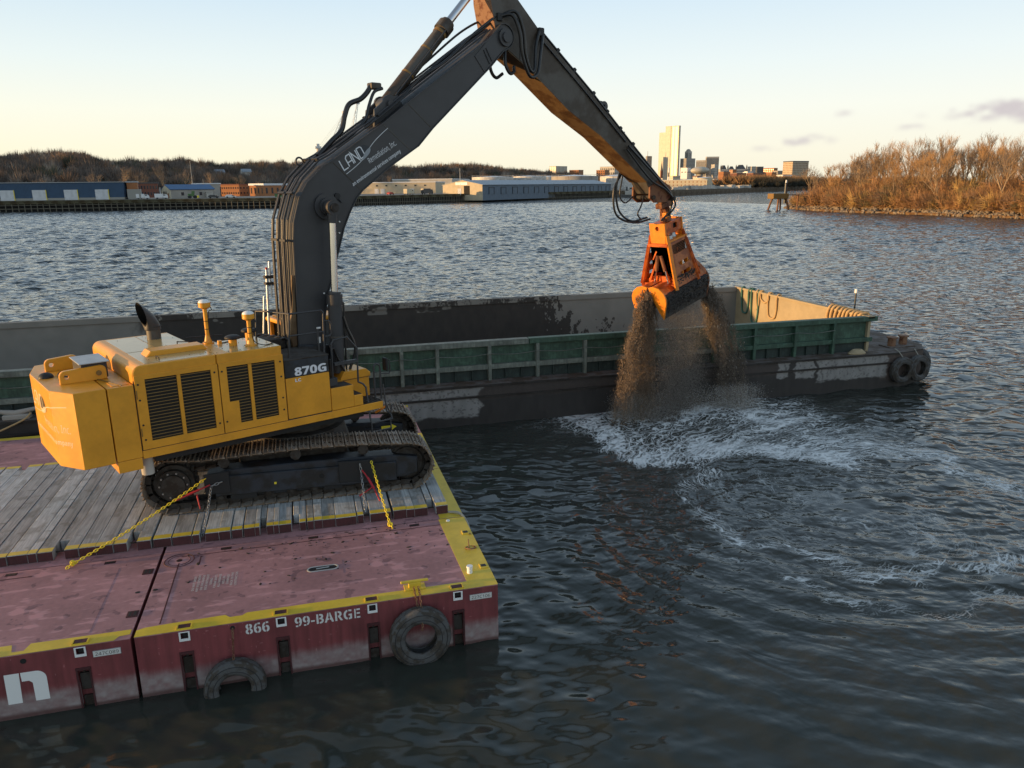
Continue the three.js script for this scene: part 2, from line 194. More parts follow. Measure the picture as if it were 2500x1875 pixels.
  const tAt = (x, z) => { const i = ((x / TILE % 1) + 1) % 1 * RN, j = ((-z / TILE % 1) + 1) % 1 * RN, i0 = Math.floor(i) % RN, j0 = Math.floor(j) % RN, i1 = (i0 + 1) % RN, j1 = (j0 + 1) % RN, fx = i - Math.floor(i), fy = j - Math.floor(j); return lerp(lerp(tile[j0 * RN + i0], tile[j0 * RN + i1], fx), lerp(tile[j1 * RN + i0], tile[j1 * RN + i1], fx), fy); };
  for (let j = 0; j < BH; j++) for (let i = 0; i < BW; i++) { const x = lerp(NX0, NX1, (i + .5) / BW), z = -lerp(-NZ1, -NZ0, (j + .5) / BH), e = Math.hypot(x - EX, z - EZ), calm = calmAt(x, z), patch = .35 + 1.1 * sst(.35, .7, fbm(x * .22, z * .3, 3, 0, 61)); let h = tAt(x, z) * lerp(.60 * patch, 1, sst(.5, 1, calm)); if (e < 12) { const ang = Math.atan2(z - EZ, x - EX), w = (1 - sst(5, 12, e)) * sst(.2, 2, e), wx = fbm(x * .9, z * .9, 3, 0, 1); h += w * (.085 * (Math.abs(fbm(ang * 3.2 + wx, e * 1.9 + wx, 4, 0, 71) - .5) - .1) + .035 * (fbm(x * 3.2, z * 4.4, 4, 0, 72) - .5)); h += (1 - sst(2, 4.5, Math.hypot((x - 10.3) * .5, z + 10))) * .05 * (fbm(x * 4, z * 5, 4, 0, 73) - .5); } nb[j * BW + i] = h; }
  // foam and silt stirred up by the dumped mud: x 2..26, z -14..6
  const X0 = 2, X1 = 26, Z0 = -14, Z1 = 6, TW = 1536, TH = 1280, col = new Uint8Array(TW * TH * 4), rgh = new Uint8Array(TW * TH * 4);
  for (let j = 0; j < TH; j++) for (let i = 0; i < TW; i++) {
    const x = lerp(X0, X1, (i + .5) / TW), z = -lerp(-Z1, -Z0, (j + .5) / TH);
    const e = Math.hypot(x - EX, z - EZ), ang = Math.atan2(z - EZ, x - EX);
    const wx = fbm(x * .9, z * .9, 3, 0, 1) - .5, wz = fbm(x * .9, z * .9, 3, 0, 2) - .5;
    const front = -6.7 - 1.0 * Math.sin((x - 5) * .55) + 2.0 * (fbm(x * .5, 3, 2, 0, 3) - .5);
    let d = Math.exp(-(((x - 10.0) / 4.6) ** 2 + ((z + 12.0) / 1.5) ** 2)) * .90;
    const lx = 5.5 + .6 * Math.max(0, z + 9) * 1.3;
    d = Math.max(d, .95 * sst(lx - .5, lx + .4, x + 1.5 * wx) * (1 - sst(12.5, 18, x)) * (1 - sst(front - .6, front + .6, z + 1.6 * wz)) * (.78 + .9 * wx) * (.52 + .62 * Math.max(Math.exp(-(((z + 1.6 * wz - front + .9) / 1.1) ** 2)), Math.exp(-(((x + 1.5 * wx - lx - .8) / 1.0) ** 2)), .75 * Math.exp(-(((x - 12.5) / 2) ** 2 + ((z + 10) / 1.3) ** 2)))));
    d = Math.max(d, .58 * Math.exp(-(((e - 4.9 + 1.8 * wx) / .6) ** 2)) * sst(-1.75, -.9, ang) * (1 - sst(.5, 1.0, ang)));
    d = Math.max(d, .48 * Math.exp(-(((e - 3.9 + 1.5 * wx) / .35) ** 2)) * (ang > 1.0 || ang < -2.2 ? 1 : 0), .28 * Math.exp(-(((e - 5.2 + 1.5 * wx) / .3) ** 2)) * (ang > 1.2 && ang < 2.9 ? 1 : 0));
    d = Math.max(d, .24 * sst(9, 2, e) * (.6 + 1.2 * (fbm(ang * 3 + 5, e * 1.3, 4, 0, 31) - .35)));
    const tw = 2.6 * Math.exp(-((e / 4.6) ** 2)) + .25, ct = Math.cos(tw), stt = Math.sin(tw), qx = (x - EX) * ct - (z - EZ) * stt, qz = (x - EX) * stt + (z - EZ) * ct, w2 = fbm(x * 3.1, z * 3.1, 3, 0, 35) - .5, w3 = fbm(x * 3.1, z * 3.1, 3, 0, 36) - .5, u = qx * 1.5 + 2.2 * wx + 1.1 * w2, v = qz * 2.5 + 2.2 * wz + 1.1 * w3;
    const n = lace(u * 1.25, v * 1.25, 5), m = lace(u * 3.1 + 9, v * 3.1, 6), hole = fbm(u * .8, v * .8, 3, 0, 44);
    const D = d * (.5 + 1.25 * hole); let f = Math.max(sst(.05 + .30 * D, .0, n) , .75 * sst(.03 + .34 * D, .0, m)) * sst(.12, .5, D) + .35 * sst(.7, 1.1, D); f *= .55 + .9 * fbm(x * 5, z * 5, 3, 0, 46); f = clamp(Math.max(f, clamp(d - .85) * 2.2 * fbm(x * 6, z * 6, 3, 0, 45)));
    const silt = clamp(Math.max(sst(11, 3, Math.hypot(x - 10, (z + 6.5) * .95)) * .9, 0) * (.6 + .8 * fbm(x * .4, z * .5, 3, 0, 47)));
    const b = Math.min(sst(X0, X0 + 2, x), sst(X1, X1 - 3, x), sst(Z1, Z1 - 3, z)), p = (j * TW + i) * 4; f *= b * .85; const S = silt * b;
    const c0 = [lerp(.030, .050, S), lerp(.033, .050, S), lerp(.027, .044, S)], w = [.82, .84, .84];
    for (let k = 0; k < 3; k++) col[p + k] = Math.pow(lerp(c0[k], w[k], f), 1 / 2.2) * 255; col[p + 3] = 255;
    const ro = lerp(.10, .8, f) * 255; rgh[p] = rgh[p + 1] = rgh[p + 2] = ro; rgh[p + 3] = 255;
  }
  const fit = (t, a, b, c, d) => { t.wrapS = t.wrapT = THREE.ClampToEdgeWrapping; t.repeat.set(1 / (b - a), 1 / (d - c)); t.offset.set(-a / (b - a), d / (d - c)); t.needsUpdate = true; return t; };
  const mk = (d, srgb) => { const t = new THREE.DataTexture(d, TW, TH); if (srgb) t.colorSpace = THREE.SRGBColorSpace; t.magFilter = t.minFilter = THREE.LinearFilter; return fit(t, X0, X1, Z0, Z1); };
  const wm = (o) => new THREE.MeshPhysicalMaterial({ metalness: 0, ior: 1.33, bumpScale: SC, ...o });
  const tileT = ftex(tile, RN, RN); tileT.repeat.set(1 / TILE, 1 / TILE);
  const open = wm({ roughness: .07, bumpMap: tileT, bumpScale: SC * 1.1 }); open.color.setRGB(.022, .028, .030); open.name = 'open_water';
  const shelter = wm({ roughness: 1, map: mk(col, true), roughnessMap: mk(rgh, false), bumpMap: fit(ftex(nb, BW, BH), NX0, NX1, NZ0, NZ1) }); shelter.name = 'sheltered_water';
  for (const [ix, m, l] of [[wide, open, 'wind ruffled grey blue river reaching to the far banks'], [near, shelter, 'dark sheltered water with foam and eddies where the mud falls']]) { const o = new THREE.Mesh(ix, m); o.name = numbered('water'); o.receiveShadow = true; tag(o, l, null, null, 'structure'); scene.add(o); }
}
// ---------------------------------------------------------------- land
const ground = [.16, .13, .10];
M('earth', [.12, .095, .065], .95, { map: T.mud, size: 9 }); M('yard', [.20, .185, .165], .9, { map: T.dust, size: 13 }); M('islandSoil', [.16, .10, .045], .95, { map: T.mud, size: 4 });
const CREST = [[-40, 34, 850], [-18, 31, 850], [-14, 34, 860], [-11, 28, 870], [-7.5, 31, 930], [-4, 27, 990], [0, 27, 1040], [4, 27, 1100], [9, 27, 1290], [12.5, 32, 1380], [16, 25, 1480], [19.5, 22, 1680], [23, 20, 2300], [30, 19, 2400], [36, 18, 2300], [44, 18, 2000], [60, 22, 1900]];
function crest(az) { let k = 0; while (k < CREST.length - 2 && az > CREST[k + 1][0]) k++; const t = sst(CREST[k][0], CREST[k + 1][0], az); return [lerp(CREST[k][1], CREST[k + 1][1], t), lerp(CREST[k][2], CREST[k + 1][2], t)]; }
function landY(x, z) { const dx = x + 3, dz = 12 - z, d = Math.hypot(dx, dz), az = Math.atan2(dx, dz) / R(1), [h, rr] = crest(az); const n = fbm(x * .006, z * .006, 4, 0, 3) - .5; return 4.2 + (h - 4.2) * sst(rr * .55, rr, d) + n * 16 * sst(rr * .5, rr * .9, d) * (1 - .85 * sst(19, 23, az)); }
{
  const A = [], n = 150, rings = [0, .03, .08, .14, .2, .28, .36, .44, .5, .55, .6, .65, .7, .75, .8, .85, .9, .95, 1, 1.08, 1.2, 1.4], bank = [[-400, -346], [-120, -345], [-58, -342], [-11, -335.5], [25, -360], [94, -409.5], [194, -467], [250, -487], [283, -518], [390, -620], [495, -714], [700, -880], [1500, -1500]];
  const bankAt = (t) => { const s = t * (bank.length - 1), k = Math.min(bank.length - 2, Math.floor(s)), f = s - k; return [lerp(bank[k][0], bank[k + 1][0], f), lerp(bank[k][1], bank[k + 1][1], f)]; };
  const pos = [], idx = [];
  for (let i = 0; i <= n; i++) { const [x, z] = bankAt(i / n), dx = x + 3, dz = z - 12, d = Math.hypot(dx, dz); const ux = dx / d, uz = dz / d, far = Math.max(2400, d + 900);
    pos.push(x, -3, z); for (const q of rings) { const dd = d + 3 + q * (far - d), X = -3 + ux * dd, Z = 12 + uz * dd; pos.push(X, q < .02 ? 4.0 : landY(X, Z), Z); } }
  const m = rings.length + 1; for (let i = 0; i < n; i++) for (let j = 0; j < m - 1; j++) { const a = i * m + j, b = a + 1, c = a + m, d = c + 1; idx.push(a, c, b, b, c, d); }
  const g = new THREE.BufferGeometry(); g.setAttribute('position', new THREE.Float32BufferAttribute(pos, 3)); g.setIndex(idx); const f = g.toNonIndexed(); f.computeVertexNormals();
  solo('ground', f, mats.earth, 'brown land of the far bank rising to wooded hills', null, null, 'structure');
  solo('yard', [prism([[-400, -349], [-120, -348], [-58, -345], [-11, -338.5], [25, -363], [94, -412.5], [190, -468], [190, -500], [60, -470], [-400, -440]].map(([x, z]) => [x, z]), 3.9, 4.32)], mats.yard, 'pale paved yard along the far quay', null, null, 'structure');
}
// ---------------------------------------------------------------- far bank: quay, sheds, tanks, city
M('wPile', [.13, .115, .085], .9); M('wDeck', [.10, .095, .06], .95, { map: T.mud, size: 5 }); M('void', [.015, .014, .013], .9);
M('blueWall', [.035, .085, .16], .6, { map: T.corr, size: 8 }); M('blueRoof', [.03, .12, .28], .5, { map: T.corr, size: 6 }); M('doorWhite', [.62, .63, .64], .6, { map: T.dust, size: 6 }); M('paleBase', [.30, .29, .26], .9);
M('tanWall', [.62, .52, .36], .7, { map: T.corr, size: 9 }); M('greyWall', [.14, .185, .24], .65, { map: T.corr, size: 9 }); M('greyRoof', [.30, .34, .39], .5, { map: T.corr, size: 7 }); M('whiteRoof', [.66, .67, .69], .5); M('brickRed', [.26, .10, .065], .85, { map: T.brick, size: 4 }); M('brickOrange', [.48, .20, .08], .85, { map: T.brick, size: 4 }); M('cream', [.62, .54, .38], .7, { map: T.dust, size: 7 }); M('stone', [.36, .33, .29], .8, { map: T.dust, size: 12 }); M('stonePale', [.50, .47, .42], .8, { map: T.dust, size: 14 }); M('marble', [.52, .47, .38], .5, { map: T.dust, size: 25 }); M('winDark', [.03, .035, .045], .15); M('slateRoof', [.09, .085, .085], .7); M('greenRoof', [.12, .26, .22], .7); M('tankWhite', [.74, .72, .68], .5, { map: T.steel, size: 14 }); M('tankStreak', [.42, .40, .37], .7, { map: T.rust, size: 9, sizeY: 60 }); M('craneWhite', [.6, .6, .58], .5); M('mirror', [.85, .56, .20], .45, { metal: 1 }); M('vehWhite', [.7, .7, .7], .35); M('vehDark', [.04, .045, .05], .35); M('vehRed', [.4, .04, .03], .4); M('vehGreen', [.08, .16, .05], .6);
const seg2 = (a, b, f) => [lerp(a[0], b[0], f), lerp(a[1], b[1], f)];
function bldg(name, label, [x, z, w, d, yb, yt, yaw], mat, cat = 'building', o = {}) {
  const b = thing(name, label, cat, [x, yb, z], R(yaw), o.group), h = yt - yb;
  part('wall', [b2(-w / 2, w / 2, -6, h, -d / 2, d / 2)], mat, b);
  if (o.roof !== null) part('roof', [b2(-w / 2 - .3, w / 2 + .3, h, h + (o.roofH || .5), -d / 2 - .3, d / 2 + .3)], o.roof || mats.greyPaint, b);
  if (o.rows) { const win = [], rw = o.ww || .5, rh = o.wh || .5; const dy = h * .9 / o.rows; for (const [face, cols] of [['l', o.cl || 6], ['r', o.cr || 6]]) for (let i = 0; i < cols; i++) for (let j = 0; j < o.rows; j++) { const y = h * .06 + dy * (j + .5); if (face === 'l') { const s = d / cols, zz = -d / 2 + s * (i + .5); win.push(bx(.12, dy * rh, s * rw, -w / 2 - .03, y, zz)); } else { const s = w / cols, xx = -w / 2 + s * (i + .5); win.push(bx(s * rw, dy * rh, .12, xx, y, d / 2 + .03)); } }
    part('windows', win, o.wm || mats.winDark, b, null, 'stuff'); }
  return b;
}
{ // quay: timber piles, walers and deck along the water
  const bank = [[-260, -346.5], [-120, -345], [-58, -342], [-11, -335.5], [25, -360], [94, -409.5], [194, -467]];
  const q = thing('quay', 'long dark timber quay on piles along the far bank', 'quay', [0, 0, 0]);
  const deck = [], piles = [], walers = [], back = [];
  for (let k = 0; k < bank.length - 1; k++) { const a = bank[k], b = bank[k + 1], L = Math.hypot(b[0] - a[0], b[1] - a[1]), nx = -(b[1] - a[1]) / L, nz = (b[0] - a[0]) / L, off = (p, f) => [p[0] + nx * f, p[1] + nz * f], dense = k >= 3, n = Math.round(L / (dense ? 1.25 : 2.3)), r = rng(k + 3);
    const A = off(a, .9), B = off(b, .9), A2 = off(a, -.6), B2 = off(b, -.6);
    deck.push(bar([A2[0], 4.05, A2[1]], [B2[0], 4.05, B2[1]], 3.6, .55)); deck.push(bar([A[0], 3.35, A[1]], [B[0], 3.35, B[1]], .35, .8));
    back.push(bar([...[A2[0], 1, A2[1]]], [B2[0], 1, B2[1]], .4, 6));  // near-black backing paints the shade under the quay deck
    walers.push(bar([A[0], 1.15, A[1]], [B[0], 1.15, B[1]], .22, .28)); if (!dense) walers.push(bar([A[0], 2.5, A[1]], [B[0], 2.5, B[1]], .2, .24));
    for (let i = 0; i < n; i++) { const p = seg2(A, B, (i + .5) / n); piles.push(rod([p[0] + (r() - .5) * .2, -1, p[1] + .1], [p[0] + (r() - .5) * .3, 3.2 + r() * (dense ? .9 : .3), p[1]], .17 + r() * .06, .16, 5)); }
  }
  part('deck', deck, mats.wDeck, q); part('shade_backing', back, mats.void, q); part('waler', walers, mats.wPile, q); part('piles', piles, mats.wPile, q, null, 'stuff');
}
{ // blue warehouse with white sliding doors
  const b = thing('blue_warehouse', 'long dark blue metal warehouse with white doors on the quay', 'warehouse', [-74, 4.3, -352]);
  part('wall', [b2(-140, 0, .9, 7.0, -26, 0)], mats.blueWall, b); part('base', [b2(-140, -.02, 0, .9, -26, .05)], mats.paleBase, b); part('roof', [b2(-140, .3, 7.0, 7.25, -26.3, .4)], mats.greyPaint, b);
  for (let k = 0; k < 9; k++) { const x = -8.6 - k * 11.75; const dr = part('door', [b2(x - 2.5, x + 2.5, .05, 4.15, .05, .3)], mats.doorWhite, b); part('door_frame', [b2(x + 2.5, x + 2.72, .05, 4.2, .02, .36)], mats.chainYellow, dr); }
}
bldg('brick_tower', 'small orange brick block behind the right end of the blue warehouse', [-71.5, -358, 5.5, 4, 4.3, 11.2, 95], mats.brickOrange);
{ const c = thing('storage_container', 'beige storage container beside the right end of the blue warehouse', 'container', [-70, 4.3, -352]); part('shell', [rb(-2.6, 2.6, .3, 4.1, -1.3, 1.3, .08)], mats.paleBase, c); part('base', [b2(-2.4, 2.4, 0, .3, -1.1, 1.1)], mats.greyPaint, c); }
{ const b = bldg('brick_factory', 'long dark red brick factory behind the parked white vans', [-79, -418, 12.5, 16, 4.3, 11.1, 98], mats.brickRed, 'factory', { rows: 2, cl: 12, cr: 14, roof: mats.slateRoof }); part('gate_frame', [b2(1, 1.4, 0, 5, 8.5, 8.9), b2(5, 5.4, 0, 5, 8.5, 8.9), b2(1, 5.4, 4.6, 5, 8.5, 8.9)], mats.white, b); }
function gable(name, label, cat, [x, z, L, W, yb, eave, ridge, yaw], wall, roofM, frontM) { // ridge along local x, gable end on local -x
  const b = thing(name, label, cat, [x, yb, z], R(yaw)), e = eave - yb, r = ridge - yb;
  const end = ext([[-W / 2, -3], [W / 2, -3], [W / 2, e], [0, r], [-W / 2, e]], 0, .3).rotateY(-Math.PI / 2); // local x,y -> z,y
  part('gable_wall', [end.clone().translate(0, 0, 0)], frontM, b); part('wall', [b2(0, L, -3, e, W / 2 - .3, W / 2), b2(0, L, -3, e, -W / 2, -W / 2 + .3), end.clone().translate(L, 0, 0)], wall, b);
  const sl = Math.hypot(W / 2 + .5, r - e); part('roof', [bar([L / 2, e - .1, W / 2 + .5], [L / 2, r + .12, 0], L + 1, .2), bar([L / 2, e - .1, -W / 2 - .5], [L / 2, r + .12, 0], L + 1, .2)], roofM, b); return b;
}
{ const b = gable('quay_house', 'small lit cream house with a bright blue metal roof', 'house', [-59.5, -366, 19, 11.5, 4.3, 8.2, 10.1, 26], mats.stone, mats.blueRoof, mats.cream); for (const z of [-3, -1.2, .6]) part('window', [b2(-.4, -.3, 1.6, 3.0, z - .4, z + .4)], mats.winDark, b); for (const x of [5, 9.5, 13]) part('window', [b2(x - .6, x + .6, 1.2, 2.6, 5.72, 5.82)], mats.winDark, b); part('door', [b2(-.42, -.3, 0, 2.2, 2.4, 4)], mats.brickOrange, b); part('porch', [b2(15, 18, 0, 2.4, 5.8, 7.4), b2(14.8, 18.2, 2.4, 2.6, 5.7, 7.6)], mats.stonePale, b); }
{ const b = bldg('grey_depot', 'low grey depot with a big dark doorway beside the blue roof', [-48, -419, 6.2, 13, 4.3, 10.6, 90], mats.stone, 'depot', { roof: mats.whiteRoof });  part('large_door', [b2(-1.5, 2.6, .1, 5, 6.5, 6.62)], mats.void, b); }
bldg('brick_office', 'low orange brick office with a row of small arched windows', [-36, -434, 8.6, 12.5, 4.3, 10.1, 59], mats.brickOrange, 'office', { rows: 2, cl: 9, cr: 3, roof: mats.brickRed, ww: .4, wh: .35 });
bldg('brick_hall', 'brick hall with pale grey roof beside the arm of the excavator', [-17, -429, 21.8, 9.4, 4.3, 9.7, 52], mats.brickOrange, 'hall', { rows: 1, cl: 4, cr: 5, roof: mats.whiteRoof, roofH: 1.0, ww: .3, wh: .6 });
{ const c = thing('green_skip', 'small green skip on the quay left of the boom', 'skip', [-11, 4.3, -343]); part('box', [ext([[-1.6, .2], [1.6, .2], [1.9, 1.6], [-1.9, 1.6]], -1, 1)], mats.vehGreen, c); part('rim', [b2(-2, 2, 1.5, 1.7, -1.1, 1.1)], mats.vehDark, c); }
{ // pale warehouse lit by the sun
  const b = bldg('tan_warehouse', 'long sunlit cream warehouse beneath the boom', [53.7, -474, 22, 60, 3.6, 10.6, 65], mats.tanWall, 'warehouse', { roof: mats.whiteRoof });
  for (let k = 0; k < 9; k++) part('window', [b2(-11.14, -10.98, 5.0, 5.8, -25 + k * 6, -23.8 + k * 6)], mats.winDark, b); for (const z of [-8, -4.2, 14]) part('door', [b2(-11.16, -10.98, .4, 3.6, z, z + 2.6)], mats.doorWhite, b);
}
bldg('rear_shed', 'white roofed shed behind the sunlit cream warehouse', [86, -520, 50, 40, 4.2, 12.6, 65], mats.stonePale, 'shed', { roof: mats.whiteRoof });
{ // long quay shed: sun put into its tan gable, shade into grey-blue walls
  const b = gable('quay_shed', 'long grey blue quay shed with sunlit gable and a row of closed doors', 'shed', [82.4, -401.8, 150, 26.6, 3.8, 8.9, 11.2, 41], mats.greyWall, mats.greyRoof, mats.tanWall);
  const W = 13.3; for (let k = 0; k < 13; k++) { const x = 8 + k * 11.4; const d = part('door', [b2(x - 2.2, x + 2.2, .1, 3.5, W, W + .12)], mats.greyWall, b); part('door_frame', [b2(x - 2.5, x - 2.2, .1, 3.8, W, W + .25), b2(x + 2.2, x + 2.5, .1, 3.8, W, W + .25), b2(x - 2.5, x + 2.5, 3.5, 3.8, W, W + .25)], mats.navy, d); }
  part('gable_door', [b2(-.42, -.28, 0, 4.6, 1.2, 5.0)], mats.void, b); part('sign_board', [b2(-.45, -.28, 5.0, 6.4, -4.4, 3.6)], mats.white, b); part('side_door', [b2(-.42, -.28, 0, 3.2, -3, -.6)], mats.doorWhite, b);
}
function pole(name, label, x, z, y0, y1, r = .12, mat = mats.white) { return solo(name, [rod([x, y0, z], [x, y1, z], r, r * .6, 6)], mat, label, 'pole'); }
pole('flag_pole', 'tall white pole before the lit gable of the quay shed', 78.4, -388, 3.8, 17.2); pole('light_mast', 'tall slim mast behind the blue roofed house', -54.2, -415, 4, 21.8, .16, mats.stonePale); pole('short_mast', 'short mast beside the taller mast behind the blue roof', -49, -415, 4, 13, .12, mats.stonePale);
{ const c = thing('striped_stack', 'tall white mast with dark band before the city tower', 'mast', [443, 6, -883]); part('shaft', [rod([0, 0, 0], [0, 22, 0], 1.2, .8, 8)], mats.white, c); part('band', [rod([0, 11, 0], [0, 16, 0], 1.12, 1.05, 8)], mats.vehDark, c); }
// storage tanks
function tank(name, label, x, z, r, yb, yt, mat, top) { const t = thing(name, label, 'tank', [x, yb, z], 0, 'storage tanks behind the quay shed'); part('shell', [new THREE.CylinderGeometry(r, r, yt - yb, 40).translate(0, (yt - yb) / 2, 0)], mat, t); part('roof', [new THREE.ConeGeometry(r, top || .8, 40).translate(0, yt - yb + (top || .8) / 2 - .01, 0)], mats.whiteRoof, t); const rl = []; for (let k = 0; k < 26; k++) { const a = k / 26 * 6.283; rl.push(rod([Math.cos(a) * r, yt - yb, Math.sin(a) * r], [Math.cos(a) * r, yt - yb + 1.1, Math.sin(a) * r], .05, .05, 4)); } rl.push(new THREE.TorusGeometry(r, .05, 4, 40).rotateX(Math.PI / 2).translate(0, yt - yb + 1.1, 0)); part('railing', rl, mats.greyPaint, t); return t; }
tank('storage_tank', 'low white tank behind the left of the quay shed roof', 148, -600, 16.6, 4.5, 15, mats.tankWhite); tank('storage_tank', 'low white tank second from left behind the quay shed', 182, -612, 14.2, 4.5, 15.4, mats.tankWhite); tank('storage_tank', 'narrow white tank between the pair and the streaked tank', 216, -668, 10, 4.5, 15.8, mats.tankWhite); tank('storage_tank', 'big tank with dark rust streaks behind the right of the quay shed', 206, -568, 18.3, 4.5, 14.8, mats.tankStreak, 1.2);
{ const t = tank('storage_tank', 'very large plain white tank right of the quay shed', 252, -590, 15.2, 2.5, 14.8, mats.tankWhite, 1.6); const a = Math.PI * .62; part('tank_sign', [new THREE.TorusGeometry(.8, .16, 6, 20).rotateY(.42).translate(7.2, 9.2, 13.5)], mats.vehDark, t); }
tank('storage_tank', 'sunlit cream tank below the city skyline', 485, -873, 12, 3.5, 15.2, mats.cream, 1);
// harbour cranes behind the boom
function lattice(a, b, w0, w1, n) { const A = V(...a), B = V(...b), o = [], P = []; for (let k = 0; k <= n; k++) { const c = A.clone().lerp(B, k / n), w = lerp(w0, w1, k / n) / 2; P.push([[c.x - w, c.y, c.z - w], [c.x + w, c.y, c.z - w], [c.x + w, c.y, c.z + w], [c.x - w, c.y, c.z + w]]); } for (let k = 0; k < n; k++) for (let i = 0; i < 4; i++) { o.push(rod(P[k][i], P[k + 1][i], .11, .11, 4)); o.push(rod(P[k][i], P[k + 1][(i + 1) % 4], .07, .07, 3)); } return o; }
function crane(label, x, z, towerTop, jx, tip) { const c = thing('harbour_crane', label, 'crane', [x, 4.2, z], 0, 'harbour cranes behind the boom'); const t = [tip[0] - x, tip[1] - 4.2, tip[2] - z]; part('tower', [rod([0, 0, 0], [0, towerTop - 4.2, 0], 1.5, 1.2, 10)], mats.stonePale, c); part('tower_head', [rb(-1.9, 1.9, towerTop - 4.6, towerTop - 3.2, -1.6, 1.6, .2), rb(-1, .9, towerTop - 3.2, towerTop - 1.6, -.8, .8, .2)], mats.craneWhite, c); part('jib', lattice([jx, (towerTop - 4.2) * .62, 0], t, 2.4, 1.0, 16), mats.craneWhite, c); part('jib_head', [new THREE.SphereGeometry(1.15, 10, 8).translate(t[0], t[1] + .6, t[2]), rb(t[0] - 1, t[0] + 1.4, t[1] - .8, t[1] + .3, t[2] - .8, t[2] + .8, .2)], mats.craneWhite, c); part('cable', [-.5, .5].flatMap((q) => [rod([.5, towerTop - 3.4, q], [t[0], t[1], t[2] + q], .05, .05, 3), rod([.8, towerTop - 4.8, q], [t[0] * .98, t[1] * .97, t[2] + q], .05, .05, 3)]), mats.craneWhite, c); part('machine_house', [rb(-4, 3, 4, 9, -3, 3, .4)], mats.craneWhite, c); }
crane('white harbour crane with tower and lattice jib left of the boom', 11.6, -507, 32.6, 2, [28.8, 53.6, -507]); crane('taller white harbour crane whose jib tip shows beside the hose', 28, -507, 33, 2, [37.7, 60, -507]);
// vehicles on the quay
function vehicle(name, label, cat, x, z, ry, kind, mat) { const v = thing(name, label, cat, [x, 4.32, z], ry), L = kind === 'truck' ? 7 : kind === 'van' ? 5.2 : 4.5, h = kind === 'truck' ? 2.9 : kind === 'van' ? 2.1 : 1.45;
  if (kind === 'car') { part('body', [ext([[-L / 2, .35], [L / 2, .35], [L / 2, .8], [L / 2 - 1.1, .9], [L / 2 - 1.8, h], [-L / 2 + .9, h], [-L / 2 + .1, .95]], -.85, .85, .06)], mat, v); } else { part('cab', [ext([[L / 2 - 1.9, .4], [L / 2, .4], [L / 2, 1.1], [L / 2 - .5, h * .85], [L / 2 - 1.9, h * .85]], -1, 1, .06)], mat, v); part('cargo_body', [rb(-L / 2, L / 2 - 1.95, .5, h, -1.05, 1.05, .06)], mat, v); }
  part('windscreen', [b2(L / 2 - 1.75, L / 2 - .9, h * .62, h * .8, -1.02, 1.02)], mats.winDark, v); for (const [a, b] of [[1, 1], [1, -1], [-1, 1], [-1, -1]]) part('wheel', [disc(a * (L / 2 - .9), .36, b * .85, .36, .24, 12)], mats.rubber, v); return v; }
vehicle('parked_van', 'white van parked left before the brick factory', 'van', -67, -352, .2, 'van', mats.vehWhite); vehicle('parked_van', 'white van parked right before the brick factory gate', 'van', -59.5, -351, .1, 'van', mats.vehWhite); vehicle('parked_truck', 'dark truck parked left of the lit gable', 'truck', 62, -394, .6, 'truck', mats.vehDark); vehicle('parked_truck', 'cream box truck beside the cream warehouse', 'truck', 52, -391, .9, 'truck', mats.cream); vehicle('parked_car', 'red car before the cream warehouse', 'car', 42, -386, .9, 'car', mats.vehRed); vehicle('parked_car', 'silver car parked before the low brick office', 'car', -31, -345, 0, 'car', mats.silver); vehicle('parked_car', 'dark car parked before the grey depot', 'car', -38, -346, 0, 'car', mats.vehDark);
{ const t = thing('yard_loader', 'green wheel loader beside the lit cream house', 'loader', [-47, 4.32, -351], .3); part('body', [rb(-1.8, .6, .9, 2, -.8, .8, .15), rb(-.2, .9, 2, 3.1, -.7, .7, .1)], mats.vehGreen, t); part('bucket', [ext([[1.6, .2], [2.5, .3], [2.3, 1.3], [1.6, 1.0]], -1.1, 1.1)], mats.chainYellow, t); for (const [a, b] of [[1, 1], [1, -1], [-1.2, 1], [-1.2, -1]]) part('wheel', [disc(a, .65, b * .85, .65, .4, 14)], mats.rubber, t); }
{ // tug at the end of the quay
  const t = thing('tugboat', 'small dark tugboat moored past the end of the quay shed', 'tugboat', [206, 0, -462], -.45); part('hull', [prism([[-12, -3], [7, -3], [12, 0], [7, 3], [-12, 3], [-13, 0]], -.4, 1.7, .1)], mats.vehDark, t); part('deckhouse', [rb(-3, 5, 1.7, 4.2, -1.9, 1.9, .15), rb(-.5, 4, 4.2, 6.6, -1.5, 1.5, .15)], mats.stonePale, t); part('window', [b2(4.0, 4.08, 5.2, 6.2, -1.2, 1.2), b2(0, 3.6, 5.2, 6.2, 1.5, 1.56)], mats.winDark, t); part('mast', [rod([1.5, 6.6, 0], [1.5, 12, 0], .14, .08, 5), rod([.2, 9.5, 0], [2.8, 9.5, 0], .07, .07, 4)], mats.white, t); part('funnel', [rod([-2, 4, 0], [-2, 6.8, 0], .6, .5, 10)], mats.vehDark, t); }
bldg('terminal_shed', 'sunlit cream terminal building below the city', [414, -806, 9, 70, 4.5, 12.3, 57], mats.cream, 'building', { rows: 2, cl: 16, cr: 3, roof: mats.whiteRoof, wm: mats.brickOrange, ww: .2 });
{ const g = []; const r = rng(41); for (let k = 0; k < 70; k++) { const t = r(), x = lerp(215, 395, t) + r() * 12, z = lerp(-482, -636, t) - r() * 14, h = .8 + r() * 3.4; g.push(bx(2 + r() * 9, h, 2 + r() * 4, x, 3 + h / 2, z, .7)); } solo('shore_clutter', g, mats.stonePale, 'low jumble of grey works along the far shore below the tanks', 'works', null, 'stuff'); }
